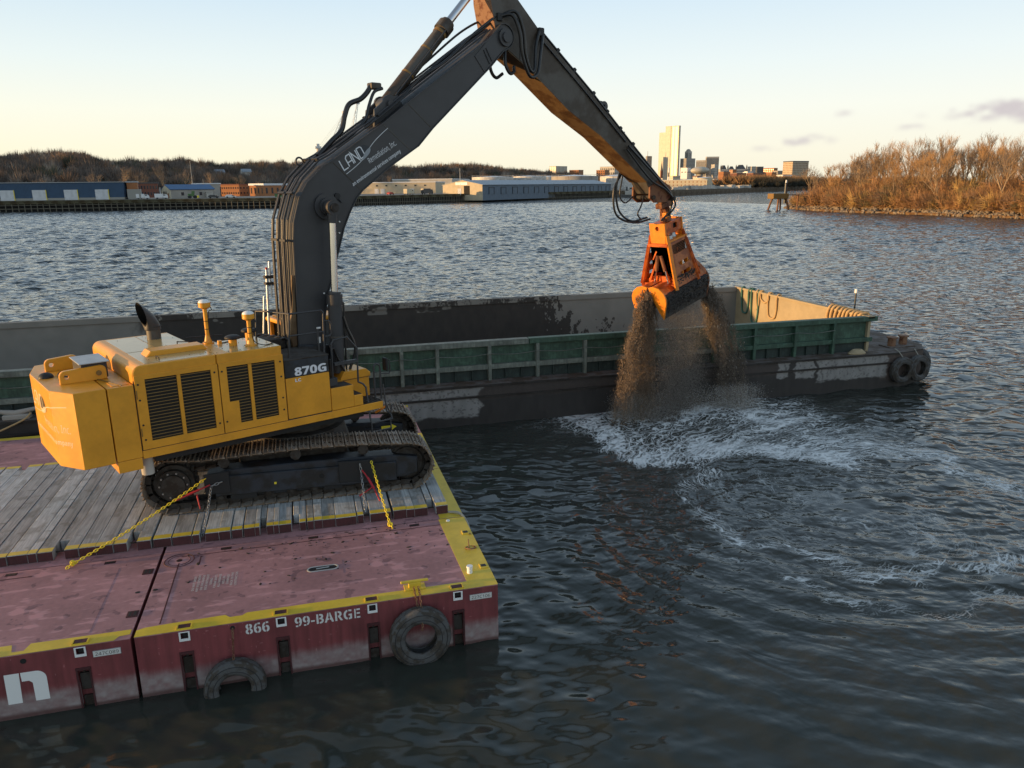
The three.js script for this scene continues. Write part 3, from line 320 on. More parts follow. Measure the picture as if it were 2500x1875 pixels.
{ // city on its hill
  const tw = thing('office_tower', 'tallest tower, pale stone with one mirror face blazing in the sun', 'tower', [1132, 28, -2230], R(26));
  part('wall', [b2(-3.5, 3.5, -10, 153, -16, 16)], mats.marble, tw); part('low_wing', [b2(-3.1, 3.2, -10, 136, -60, -36.02)], mats.marble, tw); part('stone_bay', [b2(-3.3, 3.3, -10, 153.5, -36, -16.02)], mats.marble, tw);
  part('mirror_face', [bx(.3, 147, 21, -3.75, 77, 1.5)], mats.mirror, tw); part('rib', Array.from({ length: 3 }, (_, k) => b2(-4.6, -3.9, 0, 153, -15.8 + k * 15.4, -14.8 + k * 15.4)), mats.marble, tw); part('windows', Array.from({ length: 40 }, (_, k) => b2(-3.93, -3.88, 3 + k * 3.7, 3.4 + k * 3.7, -14, 14)), mats.marble, tw, null, 'stuff');
  const C = [
    ['slab_building', 'grey slab with antenna left of the tallest tower', [1060, -2262, 23, 6, 30, 92.8, 25], 'stone', { rows: 14, cl: 3, cr: 6 }], ['domed_block', 'stepped grey block carrying a domed tower right of the tallest tower', [1173, -2221, 42, 24, 28, 84, 22], 'stone', { rows: 12, cl: 6, cr: 9, ww: .35 }],
    ['striped_office', 'low striped office block right of the domed block', [1153, -2100, 11.8, 27.7, 26, 74.9, 51], 'stonePale', { rows: 1, cl: 9, cr: 4, wh: .96, ww: .4 }], ['ribbed_office', 'dark ribbed office block right of the striped one', [1157, -2043, 36, 11, 26, 82.8, -14], 'stonePale', { rows: 1, cl: 4, cr: 11, wh: .96, ww: .62 }],
    ['stone_tower', 'small pale stone tower before the ribbed office', [1138, -1995, 12, 14, 26, 60, 15], 'stonePale', { rows: 6, cl: 3, cr: 3, ww: .3 }], ['flat_block', 'pale flat block right of the steep roofed hall', [1280, -2030, 17, 16, 26, 54.9, 13], 'stonePale', { rows: 6, cl: 4, cr: 4 }],
    ['dark_block', 'dark block behind the brick flats', [1188, -1847, 17.7, 9, 24, 50.3, -7], 'slateRoof', { rows: 6, cl: 3, cr: 5 }], ['lit_block', 'sunlit tan block with dark edge above the brick flats', [1160, -1754, 17, 30, 14, 44.5, 26], 'brickOrange', { rows: 7, cl: 6, cr: 4, ww: .3 }],
    ['brick_flats', 'leftmost brick block of flats at the foot of the city', [861, -1466, 21, 13.5, 9, 31.6, 20], 'brickOrange', { rows: 7, cl: 4, cr: 6, ww: .35 }], ['brick_flats', 'second brick block of flats from the left', [862, -1413, 29, 17, 9, 28, 19], 'brickRed', { rows: 6, cl: 4, cr: 8, ww: .35 }], ['brick_flats', 'long third brick block of flats', [921, -1440, 41, 17, 12, 28.1, 18], 'brickRed', { rows: 5, cl: 4, cr: 11, ww: .35 }], ['brick_flats', 'rightmost brick block of flats beside the white hall', [884, -1331, 13, 13.5, 11, 27.4, 17], 'brickOrange', { rows: 5, cl: 4, cr: 4, ww: .35 }],
    ['orange_hotel', 'big sunlit orange block with flat dark roof near the island trees', [1102, -1567, 48, 29.6, 20, 53.6, 10], 'tanWall', { rows: 8, cl: 7, cr: 11, ww: .5, wm: mats.brickRed, roof: 'slateRoof', roofH: 2.4 }], ['white_hall', 'low white hall left of the island trees', [794, -1156, 25, 14, 10, 21.1, 16], 'white', { rows: 1, cl: 3, cr: 5, wh: .2 }],
    ['tower_block', 'pale high rise with ribs left of the stick', [514, -1522, 36, 17, 25, 45.3, 32], 'marble', { rows: 10, cl: 3, cr: 8, ww: .3 }], ['brick_hall_far', 'lit brick block right of the pale high rise', [478, -1315, 17, 19, 20, 33.7, 40], 'brickOrange', { rows: 4, cl: 5, cr: 4 }], ['brick_mill', 'brick block just left of the white modern hall', [484, -1204, 15, 16, 18, 31.3, 38], 'brickOrange', { rows: 4, cl: 4, cr: 4 }], ['small_block', 'small far block on the wooded skyline', [471, -1627, 10, 6.5, 28, 41.9, 34], 'brickRed', { rows: 4, cl: 2, cr: 3 }], ['hospital', 'wide pale block on the wooded hill', [286, -1481, 36, 20, 30, 42.2, 49], 'stonePale', { rows: 3, cl: 6, cr: 9 }], ['low_block', 'pale low block between the steep roofed hall and the dark block', [1214,-1950,24,9,18,38,24], 'white', { rows: 3, cl: 2, cr: 4, wh: .3 }], ['low_block', 'pale flat terrace above the leftmost brick flats', [1000,-1680,30,17,14,26,26], 'stonePale', { rows: 2, cl: 4, cr: 6, wh: .35 }], ['low_block', 'grey low block left of the orange hotel', [1115,-1650,26,16,16,36,16], 'stone', { rows: 4, cl: 3, cr: 5 }], ['low_block', 'brick low block below the saucer hall', [975,-1790,24,13,16,27,30], 'brickRed', { rows: 2, cl: 3, cr: 5 }], ['low_block', 'cream low block at the foot of the tallest tower', [880,-1730,33,14,16,27,31], 'cream', { rows: 2, cl: 4, cr: 7, wh: .35 }], ['low_block', 'tan block before the ribbed office', [1015,-1690,16,10,16,40,25], 'brickOrange', { rows: 5, cl: 3, cr: 4, ww: .35 }], ['low_block', 'white block behind the long brick flats', [1107,-1770,22,10,18,37,24], 'white', { rows: 4, cl: 3, cr: 5, wh: .3 }],
    ['modern_hall', 'white modern hall behind the white tank', [580, -1396, 37, 32, 24, 41, 37], 'stonePale', { rows: 2, cl: 8, cr: 8 }]];
  for (const [n, l, b, m, o] of C) bldg(n, l, b, mats[m], 'building', { ...o, roof: o.roof ? mats[o.roof] : mats.stone });
  { const t = thing('domed_tower', 'slim stone tower with rounded top on the stepped block', 'tower', [1177, 80, -2227], R(17)); part('wall', [b2(-8, 8, 0, 26, -7, 7)], mats.stonePale, t); part('dome', [new THREE.SphereGeometry(7.6, 16, 8, 0, 6.3, 0, 1.57).translate(0, 25.5, 0)], mats.stone, t); part('windows', [-4.5, 0, 4.5].flatMap((x) => [b2(x - 1, x + 1, 4, 22, 7, 7.2), b2(-8.2, -8, 4, 22, x - 1, x + 1)]), mats.winDark, t, null, 'stuff'); pole('roof_antenna', 'antenna on the grey slab left of the tallest tower', 1056, -2262, 92, 108, .8, mats.stone); pole('roof_antenna', 'antenna on the left shoulder of the stepped block', 1160, -2215, 84, 99, .8, mats.stone); }
  { const c = thing('steep_roofed_hall', 'grand pale stone hall with steep dark roofs and turrets', 'hall', [1241, 26, -2067], R(-10)); part('wall', [b2(-42, 42, -6, 23, -9, 9)], mats.stonePale, c); for (const [x, w, h] of [[-30, 16, 11], [-6, 14, 8], [22, 26, 12]]) part('roof', [new THREE.CylinderGeometry(w * .3, w * .72, h, 4, 1).rotateY(Math.PI / 4).scale(1, 1, .6).translate(x, 23 + h / 2, 0)], mats.slateRoof, c); for (const x of [-40, -19, 6, 38]) part('turret', [rod([x, 20, 7], [x, 28, 7], 2.2, 2.2, 8), rod([x, 28, 7], [x, 36, 7], 2.5, .1, 8)], mats.slateRoof, c); const w = []; for (let i = 0; i < 20; i++) for (let j = 0; j < 3; j++) w.push(bx(1.6, 3.4, .3, -38 + i * 4, 4 + j * 6.5, 9.1)); part('windows', w, mats.winDark, c, null, 'stuff'); }
  { const e = thing('saucer_hall', 'pale saucer shaped hall on a short stem', 'hall', [1090, 44, -1988]); part('bowl', [new THREE.SphereGeometry(1, 32, 12).scale(28, 10.5, 20)], mats.marble, e); part('stem', [rod([0, -20, 0], [0, -6, 0], 7, 9, 16)], mats.stone, e); }
  bldg('white_annex', 'white boxy annex left of the saucer hall', [1062, -2020, 30, 20, 28, 52, 42], mats.white, 'building', { rows: 1, cl: 2, cr: 2, wh: .1, roof: mats.whiteRoof });
  { const s = thing('church_spire', 'dark slim church spire left of the tallest tower', 'church', [1075, 26, -2200]); part('tower', [b2(-3, 3, 0, 22, -3, 3)], mats.brickRed, s); part('spire', [new THREE.ConeGeometry(3.6, 30, 8).translate(0, 37, 0)], mats.slateRoof, s); }
  { const s = thing('domed_church', 'red brick church tower with green dome on the wooded hill', 'church', [190, 24, -1073], R(35)); part('tower', [b2(-2.6, 2.6, 0, 9.5, -2.6, 2.6)], mats.brickRed, s); part('dome', [new THREE.SphereGeometry(2.4, 12, 8, 0, 6.3, 0, 1.57).translate(0, 9.5, 0), rod([0, 11.5, 0], [0, 13.2, 0], .5, .2, 6)], mats.greenRoof, s); part('nave', [b2(-20, -3, 0, 3, -4, 4)], mats.brickRed, s); part('nave_roof', [ext([[-5, 3], [5, 3], [0, 6]], -20, -3).rotateY(Math.PI / 2).translate(0, 0, 0)], mats.greenRoof, s); }
  { const s = thing('cupola_block', 'pale cupola rising from the wide hospital block', 'building', [272, 40, -1470], R(49)); part('drum', [rod([0, 0, 0], [0, 5, 0], 6, 6, 12)], mats.stone, s); part('cap', [new THREE.SphereGeometry(5.6, 12, 8, 0, 6.3, 0, 1.57).scale(1, .7, 1).translate(0, 5, 0)], mats.greenRoof, s); }
  for (const [x, z, l] of [[-73.8, -744, 'left of three pale roofed houses on the wooded slope'], [-68, -775, 'middle of three pale roofed houses on the wooded slope'], [-50, -726, 'right of three pale roofed houses on the wooded slope']]) gable('hill_house', l, 'house', [x, z, 8, 6, 17, 22.5, 25, 20], mats.stonePale, mats.greyRoof, mats.stonePale);
}
// ---------------------------------------------------------------- bare winter trees, brush and rocks
M('bark', [.36, .26, .16], .9); M('twig', [.40, .235, .10], .9, { side: true }); M('twigGrey', [.20, .155, .12], .9, { side: true }); M('twigFar', [.16, .115, .085], .95, { side: true }); M('rock', [.23, .18, .125], .9, { map: T.dust, size: 2 }); M('shedRust', [.4, .15, .06], .8); 
function blades(list) { // thin twig triangles: [base, tip, width]
  const pos = [], d = V(), s = V(), q = V(); const r = rng(list.length + 7); for (const [a, b, w] of list) { d.subVectors(b, a); q.set(r() - .5, r() - .5, r() - .5); s.crossVectors(d, q).normalize().multiplyScalar(w / 2); pos.push(a.x - s.x, a.y - s.y, a.z - s.z, a.x + s.x, a.y + s.y, a.z + s.z, b.x, b.y, b.z); }
  const g = new THREE.BufferGeometry(); g.setAttribute('position', new THREE.Float32BufferAttribute(pos, 3)); g.computeVertexNormals(); return g;
}
function bareTree(seed, H, spread, twigs, depthMax = 4) {
  const r = rng(seed), wood = [], tw = [], limbs = [];
  const grow = (p, d, len, rad, depth) => {
    let c = p.clone(), dir = d.clone(); const n = depth === 0 ? 3 : 2, out = depth === 0 ? wood : limbs, nodes = [];
    for (let k = 0; k < n; k++) { dir.add(V((r() - .5) * .22, (r() * .14), (r() - .5) * .22)).normalize(); const e = c.clone().addScaledVector(dir, len / n), r0 = rad * (1 - .4 * k / n), r1 = rad * (1 - .4 * (k + 1) / n); out.push(rod(c.toArray(), e.toArray(), r0, r1, depth < 2 ? 5 : 3, true)); c = e; nodes.push([c.clone(), dir.clone()]); }
    if (depth >= depthMax) { for (let k = 0; k < twigs; k++) { const t = r(), a = p.clone().lerp(c, .2 + .8 * t), v = dir.clone().add(V((r() - .5) * 1.5, (r() - .2) * 1.0, (r() - .5) * 1.5)).normalize(), L = H * (.035 + .06 * r()), b = a.clone().addScaledVector(v, L); tw.push([a, b, .036 + .03 * r()]); if (r() < .7) { const m = a.clone().lerp(b, .5); tw.push([m, m.clone().addScaledVector(v.add(V((r() - .5), (r() - .3), (r() - .5))).normalize(), L * .7), .03]); } } return; }
    const kids = depth === 0 ? 4 + (r() < .5 ? 1 : 0) : 3; for (let k = 0; k < kids; k++) { const [np, nd] = k < 2 ? nodes[nodes.length - 1] : nodes[Math.floor(r() * nodes.length)], a = r() * 6.283, s = spread * (.5 + .7 * r()); const v = nd.clone().add(V(Math.cos(a) * s, .22 + .2 * r(), Math.sin(a) * s)).normalize(); grow(np, v, len * (.66 + .2 * r()), rad * .58, depth + 1); }
  };
  grow(V(0, -.3, 0), V((r() - .5) * .3, 1, (r() - .5) * .3).normalize(), H * .30, H * .016, 0);
  return { trunk: merged(wood), limbs: merged(limbs), twigs: blades(tw) };
}
const treeKinds = [[11, 18.5, .55, 6], [12, 19.5, .45, 6], [13, 16, .75, 8], [14, 14, .85, 9], [15, 19.5, .38, 5], [16, 11, .9, 10]].map((a) => bareTree(...a));
const noUV = (g) => { if (!g.attributes.uv) g.setAttribute('uv', new THREE.BufferAttribute(new Float32Array(g.attributes.position.count * 2), 2)); return g; };
function treeThing(kind, label, group, pos, ry, s, twigMat) { const K = treeKinds[kind], t = thing('bare_tree', label, 'tree', pos, ry, group); t.scale.setScalar(s); const a = shadow(new THREE.Mesh(K.trunk, mats.bark)); a.name = 'trunk'; const b = shadow(new THREE.Mesh(K.limbs, mats.bark)); b.name = 'limbs'; const c = shadow(new THREE.Mesh(noUV(K.twigs), twigMat)); c.name = 'crown'; t.add(a, b, c); return t; }
{ // wooded island on the right
  const shore = [[156, -219], [151, -212], [145, -190], [143.7, -174], [147, -150], [149, -122], [150, -60]], pts = [...shore, [330, -60], [420, -215], [240, -226]];
  const g = prism(pts, -1, .55), g2 = prism(pts.map(([x, z], i) => [x + (i < 7 ? 3.5 : 0), z + (i < 1 ? 4 : 0)]), .55, 1.5);
  solo('island_ground', [g, g2], mats.islandSoil, 'low brown island bank on the right', null, null, 'structure');
  const r = rng(88), edge = (z) => { for (let k = 0; k < shore.length - 1; k++) if (z >= shore[k][1] && z <= shore[k + 1][1]) return lerp(shore[k][0], shore[k + 1][0], (z - shore[k][1]) / (shore[k + 1][1] - shore[k][1])); return 150; };
  const label = 'bare orange brown tree in the tangle of trees on the island at right';
  for (let k = 0; k < 84; k++) { const z = lerp(-212, -108, (k + r()) / 84), back = r(), x = edge(z) + 6 + back * 42, tip = sst(-217, -208, z), kind = back > .45 ? [0, 1, 4, 0, 1][Math.floor(r() * 5)] : [2, 3, 5, 2, 3][Math.floor(r() * 5)]; treeThing(kind, label, 'bare trees on the island', [x, 1.3, z], r() * 6.28, (.80 + .30 * r()) * (.5 + .5 * tip), r() < .72 ? mats.twig : mats.twigGrey); }
  // brush: countless small twiggy clumps
  const bl = []; for (let k = 0; k < 170; k++) { const a = r() * 6.283, q = Math.pow(r(), .7), el = -.5 + r() * 1.9, L = .35 + r() * .6, p = V(Math.cos(a) * q * .6, r() * .7, Math.sin(a) * q * .6), d = V(Math.cos(a + r()) * Math.cos(el), Math.sin(el), Math.sin(a + r()) * Math.cos(el)); bl.push([p, p.clone().addScaledVector(d, L), .02 + r() * .03]); }
  const geo = noUV(blades(bl)), N = 2600, im = new THREE.InstancedMesh(geo, M('brush', [1, 1, 1], .95, { side: true }), N), m4 = new THREE.Matrix4(), c = new THREE.Color();
  for (let k = 0; k < N; k++) { const z = lerp(-214, -104, r()), d = Math.pow(r(), 1.2) * 44, x = edge(z) + 3.2 + d, s = (1.3 + 2.6 * r()) * (z < -205 ? .7 : 1), y = 1.2 + (d > 5 ? r() * r() * 6 : r() * .8) * sst(-216, -206, z); m4.compose(V(x, y, z), new THREE.Quaternion().setFromEuler(new THREE.Euler((r() - .5) * .5, r() * 6.28, (r() - .5) * .5)), V(s, s * (.8 + .6 * r()), s)); im.setMatrixAt(k, m4); const t = r(); t < .5 ? c.setRGB(.25, .135, .06) : t < .75 ? c.setRGB(.18, .11, .065) : t < .88 ? c.setRGB(.31, .20, .07) : c.setRGB(.11, .095, .05); c.multiplyScalar(.95 + .7 * r()); im.setColorAt(k, c); }
  im.name = 'brush'; shadow(im); tag(im, 'tangled rusty brush under the island trees', null, null, 'stuff'); scene.add(im);
  const rg = new THREE.IcosahedronGeometry(.5, 1), p = rg.attributes.position; for (let k = 0; k < p.count; k++) { const q = V().fromBufferAttribute(p, k), f = .75 + .5 * hash(Math.round(q.x * 50), Math.round(q.y * 50) * 7 + Math.round(q.z * 50)); p.setXYZ(k, q.x * f, q.y * f * .7, q.z * f); } rg.computeVertexNormals();
  const rk = new THREE.InstancedMesh(rg, mats.rock, 900); for (let k = 0; k < 900; k++) { const z = lerp(-214, -100, r()), d = r(), s = .3 + r() * r() * 1.1; m4.compose(V(edge(z) - .4 + d * 4, .1 + d * 1.1, z), new THREE.Quaternion().setFromEuler(new THREE.Euler(r() * 6, r() * 6, r() * 6)), V(s * 1.2, s, s)); rk.setMatrixAt(k, m4); } rk.name = 'shore_rocks'; shadow(rk); tag(rk, 'pale boulders along the island waterline', null, null, 'stuff'); scene.add(rk);
  // mooring dolphin with gangway
  const t = thing('mooring_dolphin', 'rusty mooring dolphin with gangway off the tip of the island', 'dolphin', [140.6, 0, -200]); part('pile', [[-2.6, -1], [-1.2, 1], [1.2, -1], [2.4, 1], [3.4, -.5]].map(([x, z]) => rod([x * 1.25, -1, z * 1.4], [x * .75, 3.6, z * .8], .3, .3, 7)), mats.rust, t); part('platform', [rb(-3.2, 2.2, 3.4, 5.0, -1.6, 1.6, .1)], mats.yellowDark, t); part('post', [rod([2.0, 2, 0], [2.0, 8.2, 0], .45, .4, 8)], mats.vehDark, t); part('lamp', [rod([2.0, 8.2, 0], [2.0, 9, 0], .28, .2, 8)], mats.white, t); part('gangway', [bar([2.4, 4.6, -.6], [13, 4.3, -3], 1.2, .25)], mats.rust, t); part('railing', [-.6, .6].flatMap((q) => [bar([2.4, 6.0, -.6 + q], [13, 5.7, -3 + q], .08, .08), ...[0, 1, 2, 3, 4].map((k) => rod([2.6 + k * 2.5, 4.6, -.6 + q - k * .57], [2.6 + k * 2.5, 5.95, -.6 + q - k * .57], .05, .05, 4))]), mats.rust, t); part('shore_frame', [8, 11.5].map((x) => rod([x, -1, -2], [x, 4.3, -2], .25, .25, 6)), mats.rust, t);
}
{ // woods on the far hills and lit trees behind the sheds
  const r = rng(203), bl = []; for (let k = 0; k < 70; k++) { const a = r() * 6.283, y = .25 + .2 * r(), q = Math.sqrt(r()), p = V(0, y * .8, 0).add(V(Math.cos(a) * q * .12, 0, Math.sin(a) * q * .12)), b = V(Math.cos(a) * q * .42, .45 + .55 * Math.sqrt(1 - q * q * .8) * (.6 + .4 * r()), Math.sin(a) * q * .42); bl.push([p, b, .035 + .03 * r()]); } bl.push([V(0, 0, 0), V(0, .6, 0), .05]);
  const N = 5200, im = new THREE.InstancedMesh(noUV(blades(bl)), M('farTwig', [1, 1, 1], .95, { side: true }), N), m4 = new THREE.Matrix4(), c = new THREE.Color(); let k = 0;
  while (k < N) { const az = lerp(-26, 40, r()), [h, R0] = crest(az); const f = az > 20 ? (az < 31 ? lerp(.50, .62, r()) : lerp(.40, .60, r())) : lerp(.56, 1.06, Math.pow(r(), .8)), d = R0 * f, x = -3 + Math.sin(R(az)) * d, z = 12 - Math.cos(R(az)) * d; if (az > 20 && r() < .6) continue; if (f * R0 < 520) continue; const s = (8 + 10 * r() * r() + 2 * r()) * (az > 20 ? .62 : 1) * (1 + .15 * (R0 > 1200)), w = s * (.8 + .5 * r()); m4.compose(V(x, landY(x, z) - .5, z), new THREE.Quaternion().setFromAxisAngle(V(0, 1, 0), r() * 6.28), V(w, s, w)); im.setMatrixAt(k, m4); const t = r(); t < .62 ? c.setRGB(.13, .105, .09) : t < .85 ? c.setRGB(.22, .135, .085) : t < .93 ? c.setRGB(.06, .066, .045) : c.setRGB(.27, .23, .19); c.multiplyScalar(.8 + .45 * r()); im.setColorAt(k, c); k++; }
  im.name = 'hill_woods'; shadow(im); tag(im, 'bare brown woods covering the far hills', null, null, 'stuff'); scene.add(im);
  const spots = [[-110, -470, 1.0, 3], [-98, -475, 1.1, 2], [-88, -468, 1.0, 3], [-76, -474, 1.15, 2], [-64, -470, 1.05, 3], [-52, -478, .9, 2], [-38, -500, .9, 3], [-26, -505, .8, 5], [-150, -420, .8, 3], [-138, -424, .7, 5], [-125, -420, .75, 3], [40, -540, .7, 3], [60, -560, .8, 2]];
  for (const [x, z, s, kd] of spots) treeThing(kd, 'rounded bare tree behind the brick buildings of the far bank', 'bare trees behind the far sheds', [x, 4.2, z], x, s, mats.twigGrey);
  const M2 = 520, fr = new THREE.InstancedMesh(im.geometry, mats.farTwig, M2); for (let q = 0; q < M2; q++) { const t = r(), x = lerp(392, 640, t) + r() * 25, z = lerp(-628, -830, t) - 2 - r() * 40, dark = r() < .5, s = dark ? 5 + 4 * r() : 8 + 6 * r(); m4.compose(V(x, 3 + (dark ? 0 : 2), z - (dark ? 0 : 18)), new THREE.Quaternion().setFromAxisAngle(V(0, 1, 0), r() * 6.28), V(s * 1.2, s, s * 1.2)); fr.setMatrixAt(q, m4); dark ? c.setRGB(.05, .045, .03) : c.setRGB(.26, .155, .075); c.multiplyScalar(.8 + .4 * r()); fr.setColorAt(q, c); } fr.name = 'shore_woods'; shadow(fr); tag(fr, 'low woods along the far shore beneath the city', null, null, 'stuff'); scene.add(fr);
}
// ---------------------------------------------------------------- sectional float barge carrying the excavator
{
  const hullT = tex(1024, (u, v) => { // side paint with scum line and wet band; u 6.1 m, v 1.7 m from -0.5
    const y = -.5 + v * 1.7, a = fbm(u * 6, v * 3, 5, 6, 3), run = fbm(u * 110, v * 3, 4, 110, 5), fine = fbm(u * 60, v * 20, 3, 60, 6); const top = .40 + .16 * (fbm(u * 5, 1, 3, 5, 8) - .5) + .10 * (run - .5), g = sst(top + .10, top - .14, y) * (.72 + .5 * (fine - .5)), wet = sst(.10 + .05 * (a - .5) + .03 * Math.sin(u * 19), .03, y);
    const k = .9 + .6 * (a - .5) + .6 * (run - .5), chip = vnoise(u * 170, v * 45, 170, 7) > .94 && a > .5 ? .12 : 0, red = [.21 * k + chip, .044 * k + chip * .6, .048 * k + chip * .6], grey = [.31, .275, .265], w = [.08, .028, .025]; return [0, 1, 2].map((q) => lerp(lerp(red[q], grey[q] * (.8 + .4 * fine), g), w[q], wet * .85)); }, 320);
  hullT.repeat.set(1 / 6.1, 1 / 1.7); hullT.offset.set(0, .5 / 1.7);
  const hullM = new THREE.MeshStandardMaterial({ map: hullT, roughness: .62 }); hullM.name = 'float_side';
  const rows = [[0, -3.04], [-3.07, -6.1], [-6.13, -9.15], [-9.18, -12.22]], cols = [[-6.07, 0], [-12.2, -6.13]];
  const names = [['front right float section stencilled 866 and 99-BARGE, holding the warning text', 'front left float section with the big white letter n'], ['second row right float section under the timber mats', 'second row left float section under the timber mats'], ['third row right float section beneath the far track', 'third row left float section under the mats'], ['rear right float section beyond the far track', 'rear left float section with yellow far edge']];
  const floats = rows.map((rz, j) => cols.map((cx, i) => {
    const [x0, x1] = cx, [z1, z0] = rz, t = thing('float_section', names[j][i], 'barge section', [x1, 0, z1]), L = x1 - x0, D = z1 - z0;
    part('deck', [b2(-L, 0, 1.112, 1.13, -D, 0)], mats.redDeck, t);
    if (j === 0) {
      const xs = [-.74, -2.26, -3.79, -5.32], holes = xs.map((x) => [[x - .085, -.45], [x + .085, -.45], [x + .085, .69], [x - .085, .69]]).concat(xs.map((x) => [[x - .058, .975], [x + .058, .975], [x + .058, 1.085], [x - .058, 1.085]]));
      part('front_plate', [ext([[-L, -.5], [0, -.5], [0, 1.112], [-L, 1.112]], -.03, 0, 0, holes)], hullM, t); part('hull', [b2(-L, 0, -.5, 1.112, -D, -.10)], mats.redHull, t); part('edge_flange', [b2(-L, -L + .05, -.5, 1.11, -.1, -.03), b2(-.05, 0, -.5, 1.11, -.1, -.03), b2(-L + .05, -.05, .78, .9, -.1, -.03), b2(-L + .05, -.05, 1.09, 1.112, -.1, -.03)], mats.redHull, t);
      for (const x of xs) { const s = part('lock_socket', [ext([[x - .085, .93], [x + .085, .93], [x + .085, 1.10], [x - .085, 1.10]], 0, .014, .003, [[[x - .058, .975], [x + .058, .975], [x + .058, 1.085], [x - .058, 1.085]]])], mats.white, t); part('pin', [b2(x - .035, x + .045, .985, 1.06, -.08, -.03)], mats.black, s);
        const k = part('lock_slot', [b2(x - .11, x - .085, -.45, .72, 0, .016), b2(x + .085, x + .11, -.45, .72, 0, .016), b2(x - .11, x + .11, .69, .735, .001, .02)], mats.redDark, t); part('lock_bar', [b2(x - .075, x + .075, .30, .60, -.095, -.05), b2(x - .075, x + .075, -.3, .18, -.095, -.06), disc(x, .645, -.055, .02, .05, 8)], mats.trackDark, k);
        part('lock_cover', [b2(x - .12, x + .12, 1.134, 1.146, -.17, -.03), b2(x - .12, x - .1, 1.146, 1.16, -.17, -.03), b2(x + .1, x + .12, 1.146, 1.16, -.17, -.03)], mats.yellowLine, t); part('lock_lid', [b2(x - .095, x + .095, 1.146, 1.152, -.155, -.045)], mats.redDark, t); }
    } else part('hull', [b2(-L, 0, -.5, 1.112, -D, 0)], i === 0 ? mats.redHull : mats.redHull, t);
    return t;
  }));
  const [A, B] = floats[0];
  // painted edges, 4 mm sheets; the front stripe steps round the fittings
  part('yellow_edge', [prism([[-6.07, .004], [.004, .004], [.004, -3.04], [-.56, -3.04], [-.52, -.25], [-3.2, -.27], [-4.35, -.27], [-4.42, -.2], [-4.62, -.2], [-4.70, -.29], [-5.6, -.27], [-5.95, -.25], [-6.07, -.2]], 1.13, 1.134)], mats.yellowLine, A);
  part('yellow_edge', [prism([[-6.07, .004], [-.24, .004], [-.18, -.1], [-.02, -.12], [-.02, -.26], [-1.5, -.27], [-1.55, -.08], [-1.72, -.08], [-1.78, -.3], [-6.07, -.28]], 1.13, 1.134)], mats.yellowLine, B);
  part('yellow_edge', [b2(-.52, .004, 1.13, 1.134, -3.03, 0)], mats.yellowLine, floats[1][0]); part('yellow_edge', [b2(-.5, .004, 1.13, 1.134, -3.02, 0)], mats.yellowLine, floats[2][0]); for (const k of [0, 1]) part('yellow_edge', [b2(-6.07, 0, 1.13, 1.134, -3.04, -2.8)], mats.yellowLine, floats[3][k]);
  const weld = (x0, x1, z0, z1, p) => part('weld_seam', [b2(x0, x1, 1.13, 1.135, z0, z1)], mats.redDark, p); weld(-5.74, -5.72, -2.5, -.3, A); weld(-5.72, -.56, -2.78, -2.765, A); weld(-5.36, -5.34, -2.7, -2.35, A); weld(-.58, -.565, -2.72, -2.7, B); weld(-6.07, -2.2, -2.74, -2.72, B); part('wear_plate', [b2(-6.07, -.68, 1.13, 1.133, -2.62, -.34)], mats.redDeck, B);
  { // recessed tie ring
    const st = [...arc(.19, 0, .075, -90, 90), ...arc(-.19, 0, .075, 90, 270)], so = [...arc(.19, 0, .105, -90, 90), ...arc(-.19, 0, .105, 90, 270)]; const p = part('ring_plate', [b2(-3.42, -2.68, 1.13, 1.133, -1.76, -1.22)], mats.redDeck, A); const rim = ext(so, 0, .012, .003, [st]).rotateX(-Math.PI / 2).translate(-3.05, 1.133, -1.5); part('ring_rim', [rim], mats.greyPaint, p); part('recess', [ext(st, 0, .004).rotateX(-Math.PI / 2).translate(-3.05, 1.133, -1.5)], mats.black, p); part('tie_bar', [rod([-3.17, 1.145, -1.49], [-2.93, 1.145, -1.51], .014, .014, 8)], mats.zinc, p);
  }
  { const r0 = new THREE.TorusGeometry(.27, .008, 5, 36).rotateX(Math.PI / 2).translate(-5.74, 1.134, -2.62), p = part('manhole', [r0, new THREE.TorusGeometry(.2, .005, 5, 30).rotateX(Math.PI / 2).translate(-5.74, 1.133, -2.62)], mats.redDark, A); part('slot', [new THREE.CylinderGeometry(.055, .055, .005, 16).translate(-5.74, 1.134, -2.62)], mats.black, p); part('grip', [b2(-5.79, -5.69, 1.137, 1.143, -2.63, -2.61)], mats.redDark, p); }
  for (const [x, z, p] of [[-6.0, -1.54, A], [-.16, -1.53, B]]) part('bolt_hole', [new THREE.CylinderGeometry(.045, .045, .004, 14).scale(1, 1, .8).translate(x, 1.132, z)], mats.black, p);
  for (const [x, z] of [[-.12, -2.3], [-.1, -.76]]) { const p = part('coupling_plate', [b2(x - .09, x + .09, 1.13, 1.142, z - .1, z + .1)], mats.redDark, B); part('slot', [b2(x - .06, x - .02, 1.142, 1.147, z - .07, z + .07), b2(x + .02, x + .06, 1.142, 1.147, z - .07, z + .07)], mats.black, p); }
  for (const [x, z] of [[-.13, -2.25], [-.1, -.73]]) { const p = part('edge_pocket', [b2(x - .07, x + .08, 1.134, 1.15, z - .09, z + .09)], mats.yellowLine, A); part('slot', [b2(x - .045, x + .05, 1.15, 1.155, z - .045, z + .045)], mats.black, p); }
  part('vent_cap', [rod([-.4, 1.134, -.55], [-.4, 1.24, -.55], .052, .05, 14), rod([-.4, 1.24, -.55], [-.4, 1.275, -.55], .06, .058, 14)], mats.white, A); part('plug', [rod([-.37, 1.134, -2.92], [-.37, 1.15, -2.92], .045, .04, 12)], mats.white, A);
